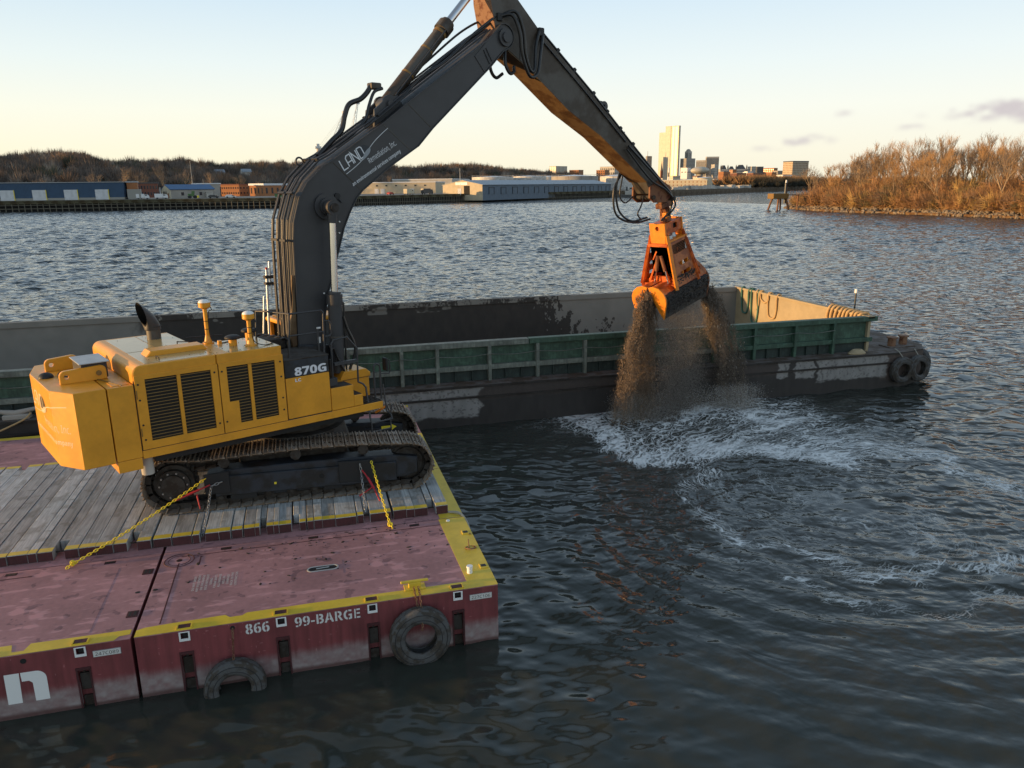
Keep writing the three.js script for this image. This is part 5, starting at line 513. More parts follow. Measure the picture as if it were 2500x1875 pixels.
  H('lower_frame', [rb(-3.88, 1.49, 3.035, 3.205, -1.6, 1.72, .012), rb(-4.34, -3.9, 2.84, 3.07, -1.5, 1.715, .012)], mats.yellow); H('rear_foot', [rod([-3.75, 2.6, 1.35], [-3.75, 3.05, 1.35], .12, .12, 14)], mats.stonePale);
  H('counterweight', [prism([[-4.37, 1.72], [-4.91, 1.72], [-5.21, 1.15], [-5.25, -.66], [-5.05, -1.45], [-4.37, -1.6]], 3.06, 4.545, .012)], mats.yellow); H('rear_side_panel', [rb(-4.345, -3.885, 3.075, 4.535, -1.6, 1.718, .012)], mats.yellow); H('counterweight_core', [b2(-4.6, -3.6, 3.1, 4.4, -1.4, 1.5)], mats.black);
  const lug = (a0, a1, b) => H('lifting_lug', [ext([[a0, 4.54], [a1, 4.54], ...arc(a1 - .11, 4.72, .11, 0, 90, 5), [a0 + .11, 4.80], ...arc(a0 + .11, 4.69, .11, 90, 180, 5)], b - .05, b + .05, .012, [Array.from({ length: 12 }, (_, k) => [a0 + .12 + Math.cos(-k / 12 * 6.283) * .045, 4.68 + Math.sin(-k / 12 * 6.283) * .045])])], mats.yellow); const lg = lug(-4.95, -4.13, .78); part('boss', [disc(-4.27, 4.68, .84, .05, .03, 14)], mats.yellowDark, lg); lug(-4.97, -4.35, -.64);
  H('rear_camera_dome', [new THREE.SphereGeometry(.14, 18, 8, 0, 6.3, 0, 1.57).scale(1, .75, 1).translate(-5.05, 4.545, -.06)], mats.black); { const t = H('battery_box', [rb(-4.56, -4.10, 4.57, 4.88, -.02, .80, .01)], mats.navy); part('lid', [rb(-4.60, -4.06, 4.88, 4.90, -.06, .86, .008)], mats.greyPaint, t); } H('cable', [tube([[-4.7, 4.56, .2], [-4.85, 4.57, .05], [-4.75, 4.57, -.3], [-4.6, 4.6, -.1]], .012, 20, 5), tube([[-4.5, 4.56, .55], [-4.75, 4.56, .5], [-4.9, 4.55, .35]], .012, 14, 5)], mats.hose); H('top_strip', [bar([-4.36, 4.556, .62], [-4.08, 4.556, 1.7], .02, .012)], mats.yellowDark); H('service_lid', [rb(-4.24, -3.93, 4.536, 4.548, .95, 1.6, .004)], mats.yellow);
  // engine hood: rear part rounded over the top rear edge
  const hood = (a0, a1, b0, b1, yt, r) => ext([[a0, 3.21], [a1, 3.21], [a1, yt], ...arc(a0 + r, yt - r, r, 90, 180, 7)], b0, b1, .02); H('engine_hood', [hood(-3.875, -2.285, -1.62, 1.70, 4.885, .17)], mats.yellow); H('front_hood', [ext([[-2.275, 3.21], [-.9, 3.21], [-.9, 4.875], [-2.275, 4.885]], .28, 1.70, .015)], mats.yellow);
  H('hood_top', [b2(-3.62, -2.30, 4.886, 4.889, -1.5, 1.62)], mats.skySheen); H('front_hood_top', [b2(-2.265, -.915, 4.879, 4.883, .31, 1.68)], mats.skySheen);  // thin sheets over the yellow, sky sheen put into their colour
  H('hood_ridge', [ext([[-3.42, 4.88], [-2.2, 4.88], [-2.28, 4.99], [-3.32, 4.99]], .55, .98, .02)], mats.yellow); H('hood_seam', [b2(-3.0, -2.99, 4.889, 4.892, -1.5, .5), b2(-3.62, -2.32, 4.889, 4.892, .3, .308)], mats.yellowDark);
  { const rv = [], r = rng(6); for (let k = 0; k < 14; k++) { rv.push(new THREE.SphereGeometry(.009, 6, 4).translate(-3.45 + r() * 1.1, 4.89, -1.4 + r() * 2.9)); } for (let k = 0; k < 22; k++) rv.push(new THREE.SphereGeometry(.010, 6, 4).translate(-2.2 + (k % 6) * .24, 4.885, .42 + Math.floor(k / 6) * .37)); H('hood_bolts', rv, mats.trackDark); } H('hood_handle', [...pipe([[-3.3, 4.89, 1.25], [-3.3, 4.94, 1.25], [-3.3, 4.94, 1.45], [-3.3, 4.89, 1.45]], .01, 5), ...pipe([[-2.55, 4.89, .1], [-2.55, 4.95, .1], [-2.35, 4.95, .25], [-2.35, 4.89, .25]], .012, 5)], mats.trackDark);
  // side doors with louvred openings
  const door = (name, a0, a1, hole) => { const d = H(name, [ext([[a0, 3.22], [a1, 3.22], [a1, 4.70], [a0, 4.70]], 1.707, 1.74, .004, [hole])], mats.yellow); return d; };
  const slats = (p, x0, x1, y0, y1, n, cut) => { for (let k = 0; k < n; k++) { const y = lerp(y0, y1, (k + .5) / n); const xa = cut && y < cut[1] ? cut[0] : x0; part('slat', [b2(xa, x1, y - .007, y + .007, 1.712, 1.726)], mats.yellowDark, p); } };  // slats are a darker yellow than the doors, shade put into the colour
  const d1 = door('rear_louvre_door', -3.865, -2.287, [[-3.68, 3.375], [-3.68, 4.615], [-2.43, 4.605], [-2.43, 3.375]]); part('opening_shade', [b2(-3.7, -2.41, 3.36, 4.63, 1.704, 1.706)], mats.void, d1); part('centre_bar', [b2(-3.09, -3.02, 3.37, 4.61, 1.708, 1.734)], mats.yellow, d1); slats(d1, -3.68, -2.43, 3.38, 4.61, 19);  // near-black sheet behind the slats paints the shade inside the opening
  const d2 = door('front_louvre_door', -2.268, -.90, [[-2.11, 3.865], [-2.11, 4.61], [-1.085, 4.60], [-1.085, 3.375], [-1.92, 3.375], [-1.92, 3.865]]); part('opening_shade', [b2(-2.13, -1.06, 3.36, 4.63, 1.704, 1.706)], mats.void, d2); part('centre_bar', [b2(-1.66, -1.59, 3.37, 4.60, 1.708, 1.734)], mats.yellow, d2); slats(d2, -2.11, -1.085, 3.38, 4.60, 19, [-1.92, 3.865]);
  const bolt = (p, l) => part('door_bolt', l.map(([x, y]) => disc(x, y, 1.742, .02, .012, 10)), mats.black, p); bolt(d1, [[-3.81, 4.53], [-3.81, 4.22], [-3.81, 3.72], [-3.80, 3.42], [-2.36, 4.54], [-2.36, 3.46]]); bolt(d2, [[-2.21, 4.53], [-2.21, 3.46], [-.97, 4.55], [-.97, 4.22], [-.97, 3.75], [-.97, 3.48]]); part('hinge', [b2(-3.862, -3.845, 4.25, 4.42, 1.74, 1.755), b2(-3.862, -3.845, 3.5, 3.66, 1.74, 1.755)], mats.yellowDark, d1);
  H('door_gap', [b2(-2.288, -2.267, 3.22, 4.7, 1.69, 1.705), b2(-.902, -.875, 3.22, 4.7, 1.68, 1.70), b2(-3.885, -3.866, 3.22, 4.6, 1.69, 1.702), b2(-3.88, .16, 3.203, 3.222, 1.68, 1.715)], mats.black);
  // model panel
  { const p = H('pump_door', [rb(-.872, .158, 3.225, 4.14, .7, 1.72, .012)], mats.yellow), q = H('model_panel', [rb(-.872, .158, 4.145, 4.52, .7, 1.722, .012)], mats.navy); H('catwalk_plate', [b2(-.88, .17, 4.52, 4.545, .5, 1.73)], mats.trackDark);
    const txt = (t, w, h, x, y, p) => decal('model_text', w, h, 512, (c, W, Hh) => { c.font = `bold ${Hh * 1.28}px sans-serif`; c.textBaseline = 'middle'; c.textAlign = 'left'; const m = c.measureText(t).width; c.scale(W * .97 / m, 1); c.lineJoin = 'round'; c.fillStyle = '#d9dbe0'; c.strokeStyle = '#d9dbe0'; c.lineWidth = Hh * .045; c.fillText(t, m * .01, Hh * .54); c.strokeText(t, m * .01, Hh * .54); }, p, (o) => o.position.set(x, y, 1.7265)); txt('870G', .80, .195, -.27, 4.27, q); txt('LC', .155, .075, -.59, 4.075, p); }
  // step box, platform and tool box at the front right corner
  H('step_box', [rb(.172, .735, 3.215, 3.735, .9, 1.72, .012), rb(.735, .965, 3.215, 3.475, .9, 1.72, .012)], mats.yellow); H('step_grip', [b2(.2, .71, 3.735, 3.745, 1.3, 1.69), b2(.75, .95, 3.475, 3.485, 1.3, 1.69)], mats.trackDark); H('platform_grating', [b2(.98, 1.47, 3.205, 3.215, 1.1, 1.70), ...Array.from({ length: 7 }, (_, k) => b2(1.0 + k * .075, 1.02 + k * .075, 3.215, 3.23, 1.1, 1.7)), ...Array.from({ length: 8 }, (_, k) => b2(.98, 1.47, 3.215, 3.228, 1.12 + k * .08, 1.135 + k * .08))], mats.trackDark);
  { const t = H('tool_box', [rb(.80, 1.52, 3.2, 3.70, .55, 1.05, .015)], mats.yellow); part('lid', [ext([[.72, 3.70], [1.54, 3.70], [1.54, 3.80], [1.42, 3.90], [.84, 3.90]], .50, 1.09, .012)], mats.yellow, t); part('hinge_line', [b2(.80, 1.52, 3.68, 3.70, 1.05, 1.06)], mats.yellowDark, t); }
  // railings
  const rail = (name, pts, r = .022) => H(name, pipe(pts, r), mats.boom); rail('handrail', [[-.66, 4.53, 1.5], [-.58, 5.5, 1.5], [.17, 5.50, 1.5], [.22, 5.44, 1.5], [.18, 4.53, 1.5]]); rail('handrail', [[-.6, 5.02, 1.5], [.2, 5.02, 1.5]], .018); rail('handrail', [[-.58, 5.5, 1.5], [-.85, 5.52, .9], [-.95, 5.5, .6], [-1.0, 4.88, .6]]); rail('grab_handle', [[.22, 5.26, 1.5], [.34, 5.25, 1.5], [.38, 5.18, 1.5], [.38, 4.95, 1.5], [.34, 4.90, 1.5], [.22, 4.90, 1.5]], .018); rail('grab_handle', [[.05, 5.1, 1.52], [.05, 4.6, 1.52]], .016);
  rail('step_rail', [[.34, 3.74, 1.5], [.36, 4.7, 1.5], [.42, 4.79, 1.5], [.76, 4.82, 1.5], [1.0, 4.52, 1.5], [.98, 3.72, 1.5], [1.08, 3.66, 1.55], [1.12, 3.58, 1.6], [1.12, 2.88, 1.72]]); H('rail_plate', [b2(.40, 1.0, 4.20, 4.27, 1.46, 1.53)], mats.boom); rail('rail_post', [[.34, 3.70, 1.45], [.34, 4.35, 1.45]], .04); H('post_foot', [rb(.24, .44, 3.74, 3.92, 1.38, 1.54, .01)], mats.boom);
  rail('front_rail', [[1.41, 3.22, 1.5], [1.41, 4.02, 1.5], [1.47, 4.08, 1.5], [1.56, 4.04, 1.5], [1.58, 3.95, 1.5], [1.57, 3.2, 1.5]]); rail('mirror_arm', [[1.58, 3.82, 1.5], [1.82, 3.79, 1.5], [1.85, 3.85, 1.5], [1.84, 4.12, 1.5]], .016); H('mirror', [rb(1.72, 1.78, 3.86, 4.18, 1.36, 1.56, .025)], mats.black); rail('ladder', [[1.64, 3.54, 1.5], [1.64, 2.9, 1.6], [1.72, 2.82, 1.65], [1.76, 3.05, 1.65]], .018); rail('ladder', [[1.12, 2.9, 1.7], [1.14, 2.72, 1.74], [1.7, 2.72, 1.74], [1.72, 2.82, 1.66]], .02); rail('ladder', [[1.14, 2.75, 1.74], [1.14, 2.5, 1.74], [1.66, 2.5, 1.74], [1.68, 2.75, 1.7]], .018);
  H('orange_hose', [tube([[1.5, 2.82, 1.3], [1.6, 2.9, 1.4], [1.72, 2.98, 1.45]], .03, 12, 6)], mats.orangeBright);
  H('grab_bracket', [rb(.03, .12, 5.10, 5.14, 1.5, 1.54, .006)], mats.silver);
  // exhaust, caps, positioning masts
  { const e = H('exhaust_stack', [rod([-2.72, 4.88, -1.0], [-2.72, 5.16, -1.0], .15, .15, 22)], mats.boomArm); // curved pipe cut off upright
    const sw = (g) => g.translate(2.72, 0, 1).rotateY(.30).translate(-2.72, 0, -1), ringAt = (t, q, k) => { const a = q * 6.28318, c = Math.cos(a), n = Math.sin(a) * k, A = [-2.72 + .165 * c * k, 5.10], M = [-2.73 + .17 * c * k, 5.23 + .17 * c * k], B = [-2.955 - .06 * c * k, 5.475 + .27 * c * k], w = [(1 - t) ** 2, 2 * t * (1 - t), t * t]; return [w[0] * A[0] + w[1] * M[0] + w[2] * B[0], w[0] * A[1] + w[1] * M[1] + w[2] * B[1], -1 + .165 * n]; };
    const shell = (k, flip) => { const p = [], ix = [], NT = 12, NQ = 28; for (let i = 0; i <= NT; i++) for (let j = 0; j <= NQ; j++) p.push(...ringAt(i / NT, j / NQ, k)); for (let i = 0; i < NT; i++) for (let j = 0; j < NQ; j++) { const a = i * (NQ + 1) + j, b = a + 1, c = a + NQ + 1, d = c + 1; flip ? ix.push(a, c, b, b, c, d) : ix.push(a, b, c, b, d, c); } const g = new THREE.BufferGeometry(); g.setAttribute('position', new THREE.Float32BufferAttribute(p, 3)); g.setIndex(ix); g.computeVertexNormals(); return sw(g); };
    part('exhaust_elbow', [shell(1, false)], mats.boom, e); part('exhaust_mouth', [shell(.92, true)], mats.mouthShade, e); part('clamp', [new THREE.TorusGeometry(.168, .012, 5, 24).rotateX(Math.PI / 2).translate(-2.72, 5.17, -1)], mats.trackDark, e); }  // black inner shell stands for the dark inside of the pipe
  const gps = (a, b, y) => { const g = H('antenna_mast', [rod([a, 4.88, b], [a, 4.91, b], .12, .12, 16), rod([a, 4.91, b], [a, 5.06, b], .085, .05, 12), rod([a, 5.06, b], [a, y - .1, b], .045, .045, 12)], mats.yellow); part('receiver', [rod([a, y - .12, b], [a, y - .08, b], .06, .12, 20), rod([a, y - .08, b], [a, y + .02, b], .125, .125, 24)], mats.yellow, g); part('white_dome', [new THREE.SphereGeometry(.122, 20, 8, 0, 6.3, 0, 1.57).scale(1, .55, 1).translate(a, y + .018, b)], mats.white, g); part('strap', [.2, .45].map((f) => new THREE.TorusGeometry(.047, .008, 5, 14).rotateX(Math.PI / 2).translate(a, lerp(5.06, y, f), b)), mats.black, g); part('cable', [tube([[a + .1, y - .07, b + .03], [a + .13, y - .16, b + .05], [a + .05, y - .22, b + .04], [a + .05, 5.0, b + .05], [a + .2, 4.9, b + .2], [a + .45, 4.895, b + .1]], .01, 30, 5)], mats.hose, g); }; gps(-1.98, .38, 5.76); gps(-1.38, 1.26, 5.55);
  const cap = (a, b, h) => { const c = H('air_inlet', [rod([a, 4.88, b], [a, 4.88 + h, b], .085, .085, 16)], mats.yellow); part('cap', [rod([a, 4.87 + h, b], [a, 4.90 + h, b], .16, .17, 22), new THREE.SphereGeometry(.165, 22, 6, 0, 6.3, 0, 1.57).scale(1, .35, 1).translate(a, 4.90 + h, b)], mats.black, c); }; cap(-1.66, .98, .16); cap(-1.16, .62, .2); H('filler', [rod([-1.82, 4.88, .62], [-1.82, 4.96, .62], .05, .045, 12)], mats.yellow); H('top_rail', [rod([-2.3, 4.98, -.1], [-1.6, 5.0, .2], .012, .012, 5)], mats.black);
  // cab, mostly hidden behind the boom
  { const c = H('cab', [rb(.25, 1.75, 3.2, 3.9, -1.68, -.72, .05), ...[[.28, -1.65], [.28, -.75], [1.7, -1.65], [1.7, -.75], [.95, -1.65]].map(([a, b]) => rb(a - .05, a + .05, 3.9, 4.86, b - .05, b + .05, .015))], mats.yellow); part('roof', [rb(.15, 1.8, 4.86, 4.98, -1.72, -.7, .05)], mats.yellow, c); part('glass', [b2(.3, 1.68, 3.9, 4.86, -1.66, -1.64), b2(1.70, 1.72, 3.9, 4.86, -1.6, -.8), b2(.3, 1.68, 3.9, 4.86, -.76, -.74)], mats.glass, c); part('seat', [rb(.6, 1.0, 3.6, 3.8, -1.4, -1.0, .05), rb(.5, .62, 3.7, 4.4, -1.4, -1.0, .05)], mats.black, c); part('roof_hatch', [rb(.3, .9, 4.98, 5.02, -1.6, -.9, .02)], mats.yellowDark, c); }
  { const a = H('signal_mast', [rod([-.19, 4.3, -.7], [-.10, 6.26, -.7], .03, .03, 8), rod([-.06, 5.9, -.66], [-.03, 6.45, -.66], .028, .028, 8), rod([-.36, 4.3, -.7], [-.22, 5.63, -.7], .02, .02, 8), rod([-.05, 5.6, -.66], [-.02, 6.0, -.66], .022, .022, 8)], mats.silver); part('bracket', [rb(-.18, .02, 6.05, 6.12, -.75, -.6, .01), rb(-.18, .02, 5.90, 5.96, -.75, -.6, .01)], mats.trackDark, a); part('red_tip', [rod([-.10, 6.26, -.7], [-.10, 6.31, -.7], .031, .031, 8)], mats.strapRed, a); }
  // swing frame and boom foot
  H('boom_foot', [rb(-.75, 1.2, 3.2, 3.9, -.62, .62, .04), ext([[-.5, 3.2], [1.1, 3.2], [.75, 4.5], [.0, 4.6]], .5, .62, .02), ext([[-.5, 3.2], [1.1, 3.2], [.75, 4.5], [.0, 4.6]], -.62, -.5, .02)], mats.navy); H('valve_block', [rb(-.75, -.15, 3.9, 4.5, -.5, .45, .03), rb(-.6, -.2, 4.5, 4.75, -.3, .3, .03)], mats.trackDark);
  // ---- boom
  const boomPts = [[0.02, 4.05], [.09, 5.96], [.12, 6.95], [.17, 7.38], [.35, 7.93], [.57, 8.26], [.98, 8.62], [1.22, 8.75], [2.63, 9.63], [3.3, 10.10], [5.77, 11.74], [6.05, 11.98], ...arc(6.38, 11.92, .31, 110, -62, 7), [6.33, 11.55], [5.93, 11.16], [4.03, 9.55], [3.59, 9.12], [2.71, 8.60], [1.96, 8.07], [1.78, 7.89], [1.58, 7.56], [1.40, 7.2], [1.22, 6.67], [1.10, 6.34], [.85, 5.62], [.74, 5.1], [.66, 4.05]];
  const boom = H('boom', [ext(boomPts, -.46, .46, .004)], mats.boom); const rim = (z0, z1) => { const o = []; for (let i = 0; i < boomPts.length; i++) { const a = boomPts[i], b = boomPts[(i + 1) % boomPts.length]; if (i === boomPts.length - 1) continue; o.push(bar([a[0], a[1], (z0 + z1) / 2], [b[0], b[1], (z0 + z1) / 2], Math.abs(z1 - z0), .02, V(0, 0, 1).cross(V(b[0] - a[0], b[1] - a[1], 0)).normalize())); } return o; }; part('boom_flange', [...rim(.46, .50), ...rim(-.50, -.46)], mats.boom, boom);
  const seam = (a, b) => bar([a[0], a[1], .462], [b[0], b[1], .462], .018, .008, V(0, 0, 1)); part('weld_seam', [seam([1.24, 8.70], [1.96, 8.05]), seam([2.63, 9.58], [3.38, 9.0]), seam([3.36, 10.08], [3.98, 9.58])], mats.boomArm, boom);
  part('boom_plate', [ext([[.05, 4.1], [.09, 5.6], [.72, 5.62], [.80, 5.45], [.70, 4.1]], .462, .474, .003)], mats.boom, boom); part('boom_plate', [ext([[5.70, 11.0], [6.30, 11.55], [6.55, 12.0], [6.0, 11.95], [5.4, 11.35]], .462, .476, .004)], mats.boom, boom); part('round_boss', [disc(.98, 7.72, .49, .30, .07, 36), disc(.98, 7.72, .56, .2, .12, 28)], mats.boom, boom); part('lock_pin', [disc(1.28, 7.95, .48, .07, .06, 14), rod([1.3, 7.88, .5], [1.36, 7.8, .52], .02, .02, 6)], mats.black, boom); part('white_label', [rb(.52, .60, 4.55, 4.70, .474, .48, .002)], mats.white, boom); part('grease_nipple', [[1.3, 7.36], [1.28, 7.1], [1.12, 6.4], [.78, 5.72]].map(([x, y]) => new THREE.SphereGeometry(.022, 8, 6).translate(x, y, .47)), mats.white, boom); part('end_boss', [disc(6.40, 11.9, .50, .22, .08, 28), disc(6.40, 11.9, .55, .13, .08, 22), disc(6.4, 11.9, -.5, .22, .08, 28)], mats.boom, boom); part('inner_slot', [bar([5.68, 11.53, .478], [5.87, 11.21, .478], .02, .03, V(0, 0, 1)), bar([5.76, 11.58, .478], [5.95, 11.28, .478], .02, .03, V(0, 0, 1))], mats.black, boom);
  { // livery lettering on the boom side
    const L = Math.hypot(1.55, .85), ang = Math.atan2(9.12 - 8.32, 2.97 - 1.70); const ang2 = Math.atan2(9.25 - 8.57, 2.81 - 1.65);
    decal('boom_lettering', 1.62, .95, 1024, (x, W, Hh) => livery(x, W, Hh, '#d5d8dc', '#8f959b', '#30343a'), boom, (o) => { o.position.set(2.24, 8.82, .4695); o.rotation.z = ang2; });
  }
  function livery(x, W, Hh, col, leaf, shade) { x.fillStyle = col; x.strokeStyle = col; const s = Hh; x.fillStyle = shade; x.beginPath(); x.arc(W * .43, s * .36, s * .235, Math.PI, 0); x.fill(); x.fillStyle = col;
    x.lineWidth = s * .03; x.lineJoin = 'miter'; const P = (pts) => { x.beginPath(); pts.forEach(([a, b], i) => i ? x.lineTo(a, b) : x.moveTo(a, b)); x.stroke(); }; const y0 = s * .12, y1 = s * .38, w = W * .085; let p = W * .02; P([[p, y0], [p, y1], [p + w, y1]]); p += w * 1.25; P([[p, y1], [p, y0 + w * .3], [p + w * .3, y0], [p + w, y0], [p + w, y1]]); P([[p, y0 + (y1 - y0) * .62], [p + w, y0 + (y1 - y0) * .62]]); p += w * 1.3; P([[p, y1], [p, y0], [p + w, y1], [p + w, y0]]); p += w * 1.3; P([[p, y0], [p + w * .75, y0], [p + w, y0 + w * .25], [p + w, y1 - w * .25], [p + w * .75, y1], [p, y1], [p, y0]]);
    x.lineWidth = s * .016; x.beginPath(); x.moveTo(W * .02, s * .48); x.quadraticCurveTo(W * .38, s * .46, W * .50, s * .33); x.quadraticCurveTo(W * .62, s * .20, W * .98, s * .14); x.stroke(); x.fillStyle = leaf; x.beginPath(); x.moveTo(W * .36, s * .44); x.quadraticCurveTo(W * .42, s * .28, W * .56, s * .27); x.quadraticCurveTo(W * .58, s * .40, W * .36, s * .44); x.fill();
    x.fillStyle = col; x.textBaseline = 'alphabetic'; x.textAlign = 'left'; x.font = `${s * .19}px sans-serif`; x.save(); x.translate(W * .43, s * .60); x.scale(W * .56 / x.measureText('Remediation, Inc.').width, 1); x.fillText('Remediation, Inc.', 0, 0); x.restore(); x.font = `bold ${s * .125}px sans-serif`; const t = 'an environmental services company', m = x.measureText(t).width; x.save(); x.translate(W * .02, s * .82); x.scale(W * .97 / m, 1); x.fillText(t, 0, 0); x.restore(); }
  { const c = document.createElement('canvas'); c.width = 1024; c.height = 512; livery(c.getContext('2d'), 1024, 512, 'rgba(232,214,180,.75)', 'rgba(205,195,165,.8)', 'rgba(50,40,25,.85)'); const t = new THREE.CanvasTexture(c); t.colorSpace = THREE.SRGBColorSpace; const P = [[-5.250, -.62], [-5.213, 1.15], [-4.99, 1.56]], L = [0, Math.hypot(.04, 1.77), Math.hypot(.04, 1.77) + Math.hypot(.22, .41)], y0 = 3.30, y1 = 4.42, pos = [], uv = [], ix = []; P.forEach(([a, b], k) => { const nx = -.006, nb = k === 2 ? .003 : 0; pos.push(a + nx, y0, b + nb, a + nx, y1, b + nb); uv.push(L[k] / L[2], 0, L[k] / L[2], 1); }); for (const k of [0, 2]) ix.push(k, k + 2, k + 1, k + 1, k + 2, k + 3); const g = new THREE.BufferGeometry(); g.setAttribute('position', new THREE.Float32BufferAttribute(pos, 3)); g.setAttribute('uv', new THREE.Float32BufferAttribute(uv, 2)); g.setIndex(ix); g.computeVertexNormals(); const o = new THREE.Mesh(g, new THREE.MeshStandardMaterial({ map: t, transparent: true, side: THREE.DoubleSide, roughness: .5 })); o.name = 'counterweight_lettering'; o.rotation.y = HY; o.position.copy(HO).sub(base); o.receiveShadow = true; ex.add(o); }
  // pipes and hoses along the back of the boom
  const back = [[-.02, 4.6], [.0, 5.96], [.03, 6.98], [.08, 7.44], [.28, 8.0], [.51, 8.34], [.93, 8.72], [1.2, 8.85], [2.6, 9.74], [3.28, 10.22], [5.7, 11.83]];
  const off = (d, n = back.length) => back.slice(0, n).map(([x, y], i, a) => { const p = a[Math.max(0, i - 1)], q = a[Math.min(a.length - 1, i + 1)], L = Math.hypot(q[0] - p[0], q[1] - p[1]); return [x - (q[1] - p[1]) / L * d, y + (q[0] - p[0]) / L * d]; });
  [[.41, .03, .022], [.27, .06, .026], [.19, .06, .022], [-.03, .05, .030], [-.11, .05, .024], [-.33, .05, .026], [-.44, .03, .020]].forEach(([z, d, r], k) => { const P = off(d, k === 6 ? 8 : 11).map(([x, y]) => [x, y, z]); const f = k === 6 ? [] : [[6.0, 12.05 + d * .5, z * .9]]; part('boom_pipe', pipe([[-.25 - .05 * k, 3.95, z * 1.1], [-.10, 4.35, z], ...P, ...f], r, 7), k % 2 ? mats.boom : mats.hose, boom); });
  for (let k = 1; k < 10; k++) { const o = off(.05)[k], q = off(.05)[k + 1] || o; for (const f of [0, .5]) { const x = lerp(o[0], q[0], f), y = lerp(o[1], q[1], f), a = Math.atan2(q[1] - o[1], q[0] - o[0]); if (f || k % 2) continue; part('pipe_clamp', [new THREE.BoxGeometry(.05, .085, .30).rotateZ(a).translate(x, y, .26)], mats.black, boom); part('pipe_clamp', [new THREE.BoxGeometry(.05, .085, .36).rotateZ(a).translate(x, y, -.2)], mats.black, boom); } }
  part('lifting_eye', [new THREE.TorusGeometry(.085, .022, 7, 20).translate(.72, 8.74, -.2)], mats.boom, boom);
  // hose to the stick cylinder
  part('bent_hose', [tube([[1.05, 8.85, .1], [1.45, 9.2, .05], [1.75, 9.45, 0], [1.86, 9.78, 0], [2.0, 10.05, 0], [2.3, 10.18, 0], [2.5, 10.35, 0], [2.62, 10.52, 0]], .062, 50, 9)], mats.hose, boom); part('bent_hose', [tube([[1.5, 9.05, .2], [2.0, 9.42, .2], [2.3, 9.7, .18], [2.45, 10.05, .15], [2.62, 10.35, .12], [2.86, 10.45, .1]], .04, 40, 8)], mats.hose, boom); part('hose_block', [rb(2.56, 2.84, 10.42, 10.57, -.12, .12, .03)], mats.boomArm, boom);
  part('hose', [tube([[2.2, 9.5, .33], [3.2, 10.2, .36], [3.8, 10.72, .36], [4.6, 11.2, .36], [5.4, 11.85, .36], [5.9, 12.2, .36], [6.3, 12.45, .3]], .035, 50, 7), tube([[2.4, 9.65, -.3], [3.4, 10.45, -.3], [4.4, 11.2, -.3], [5.4, 11.95, -.3], [6.0, 12.3, -.3], [6.3, 12.4, -.3]], .03, 50, 7), tube([[3.0, 10.1, .15], [4.2, 10.95, .15], [5.2, 11.65, .15], [5.8, 12.02, .18], [6.2, 12.3, .2]], .035, 40, 7)], mats.hose, boom);
  // stick cylinder on top
  { const A = [3.02, 10.15], B = [4.80, 12.02], d = [B[0] - A[0], B[1] - A[1]], L = Math.hypot(...d), u = [d[0] / L, d[1] / L], at = (t, z = 0) => [A[0] + u[0] * t, A[1] + u[1] * t, z]; const c = H('stick_cylinder', [rod(at(.0), at(L - .05), .165, .165, 26)], mats.boomArm); part('cylinder_head', [rod(at(L - .12), at(L + .12), .215, .215, 26), rod(at(L + .12), at(L + .2), .19, .17, 26)], mats.boomArm, c); part('band', [rod(at(L - .24), at(L - .17), .18, .18, 26), rod(at(.9), at(.95), .172, .172, 26), rod(at(1.75), at(1.8), .172, .172, 26)], mats.yellowDark, c); part('rod', [rod(at(L + .1), at(L + 2.0), .10, .10, 22)], mats.chrome, c); part('side_pipe', [rod(at(.2, .19), at(L - .1, .19), .022, .022, 7), rod(at(.3, -.19), at(L - .1, -.19), .022, .022, 7)], mats.boom, c); part('rod_eye', [disc(A[0] + u[0] * (L + 2.05), A[1] + u[1] * (L + 2.05), 0, .22, .3, 22)], mats.boom, c); part('base_eye', [disc(2.98, 10.06, 0, .2, .32, 22)], mats.boom, c);
    part('cylinder_bracket', [.2, -.2].map((z) => ext([[2.5, 9.5], [3.35, 10.05], [3.2, 10.3], ...arc(2.98, 10.1, .2, 60, 170, 5), [2.55, 9.95]], z - .04, z + .04, .008)), mats.boom, boom); part('bracket_pin', [disc(2.98, 10.08, 0, .1, .62, 18)], mats.boom, boom); }
  // boom lift cylinders
  for (const z of [.78, -.78]) { const c = H('lift_cylinder', [rod([.84, 3.85, z], [.885, 5.62, z], .165, .165, 26)], mats.boom); part('cylinder_head', [rod([.88, 5.48, z], [.888, 5.72, z], .185, .185, 26), rod([.885, 5.72, z], [.89, 5.78, z], .15, .15, 22)], mats.boom, c); part('rod', [rod([.89, 5.7, z], [.96, 7.45, z], .082, .082, 22)], mats.chrome, c); part('rod_eye', [disc(.98, 7.70, z, .17, .22, 26), rod([.955, 7.35, z], [.975, 7.62, z], .1, .12, 16)], mats.boom, c); part('pivot_pin', [disc(.98, 7.70, z + Math.sign(z) * .13, .10, .05, 20)], mats.trackDark, c); part('side_pipe', [...pipe([[1.03, 3.9, z + .08], [1.06, 5.5, z + .08], [.98, 5.62, z + .05]], .022, 6), ...pipe([[.7, 3.9, z + .05], [.72, 5.0, z + .05]], .02, 6)], mats.hose, c); part('band', [rod([.86, 4.7, z], [.862, 4.74, z], .172, .172, 26)], mats.boomArm, c); }
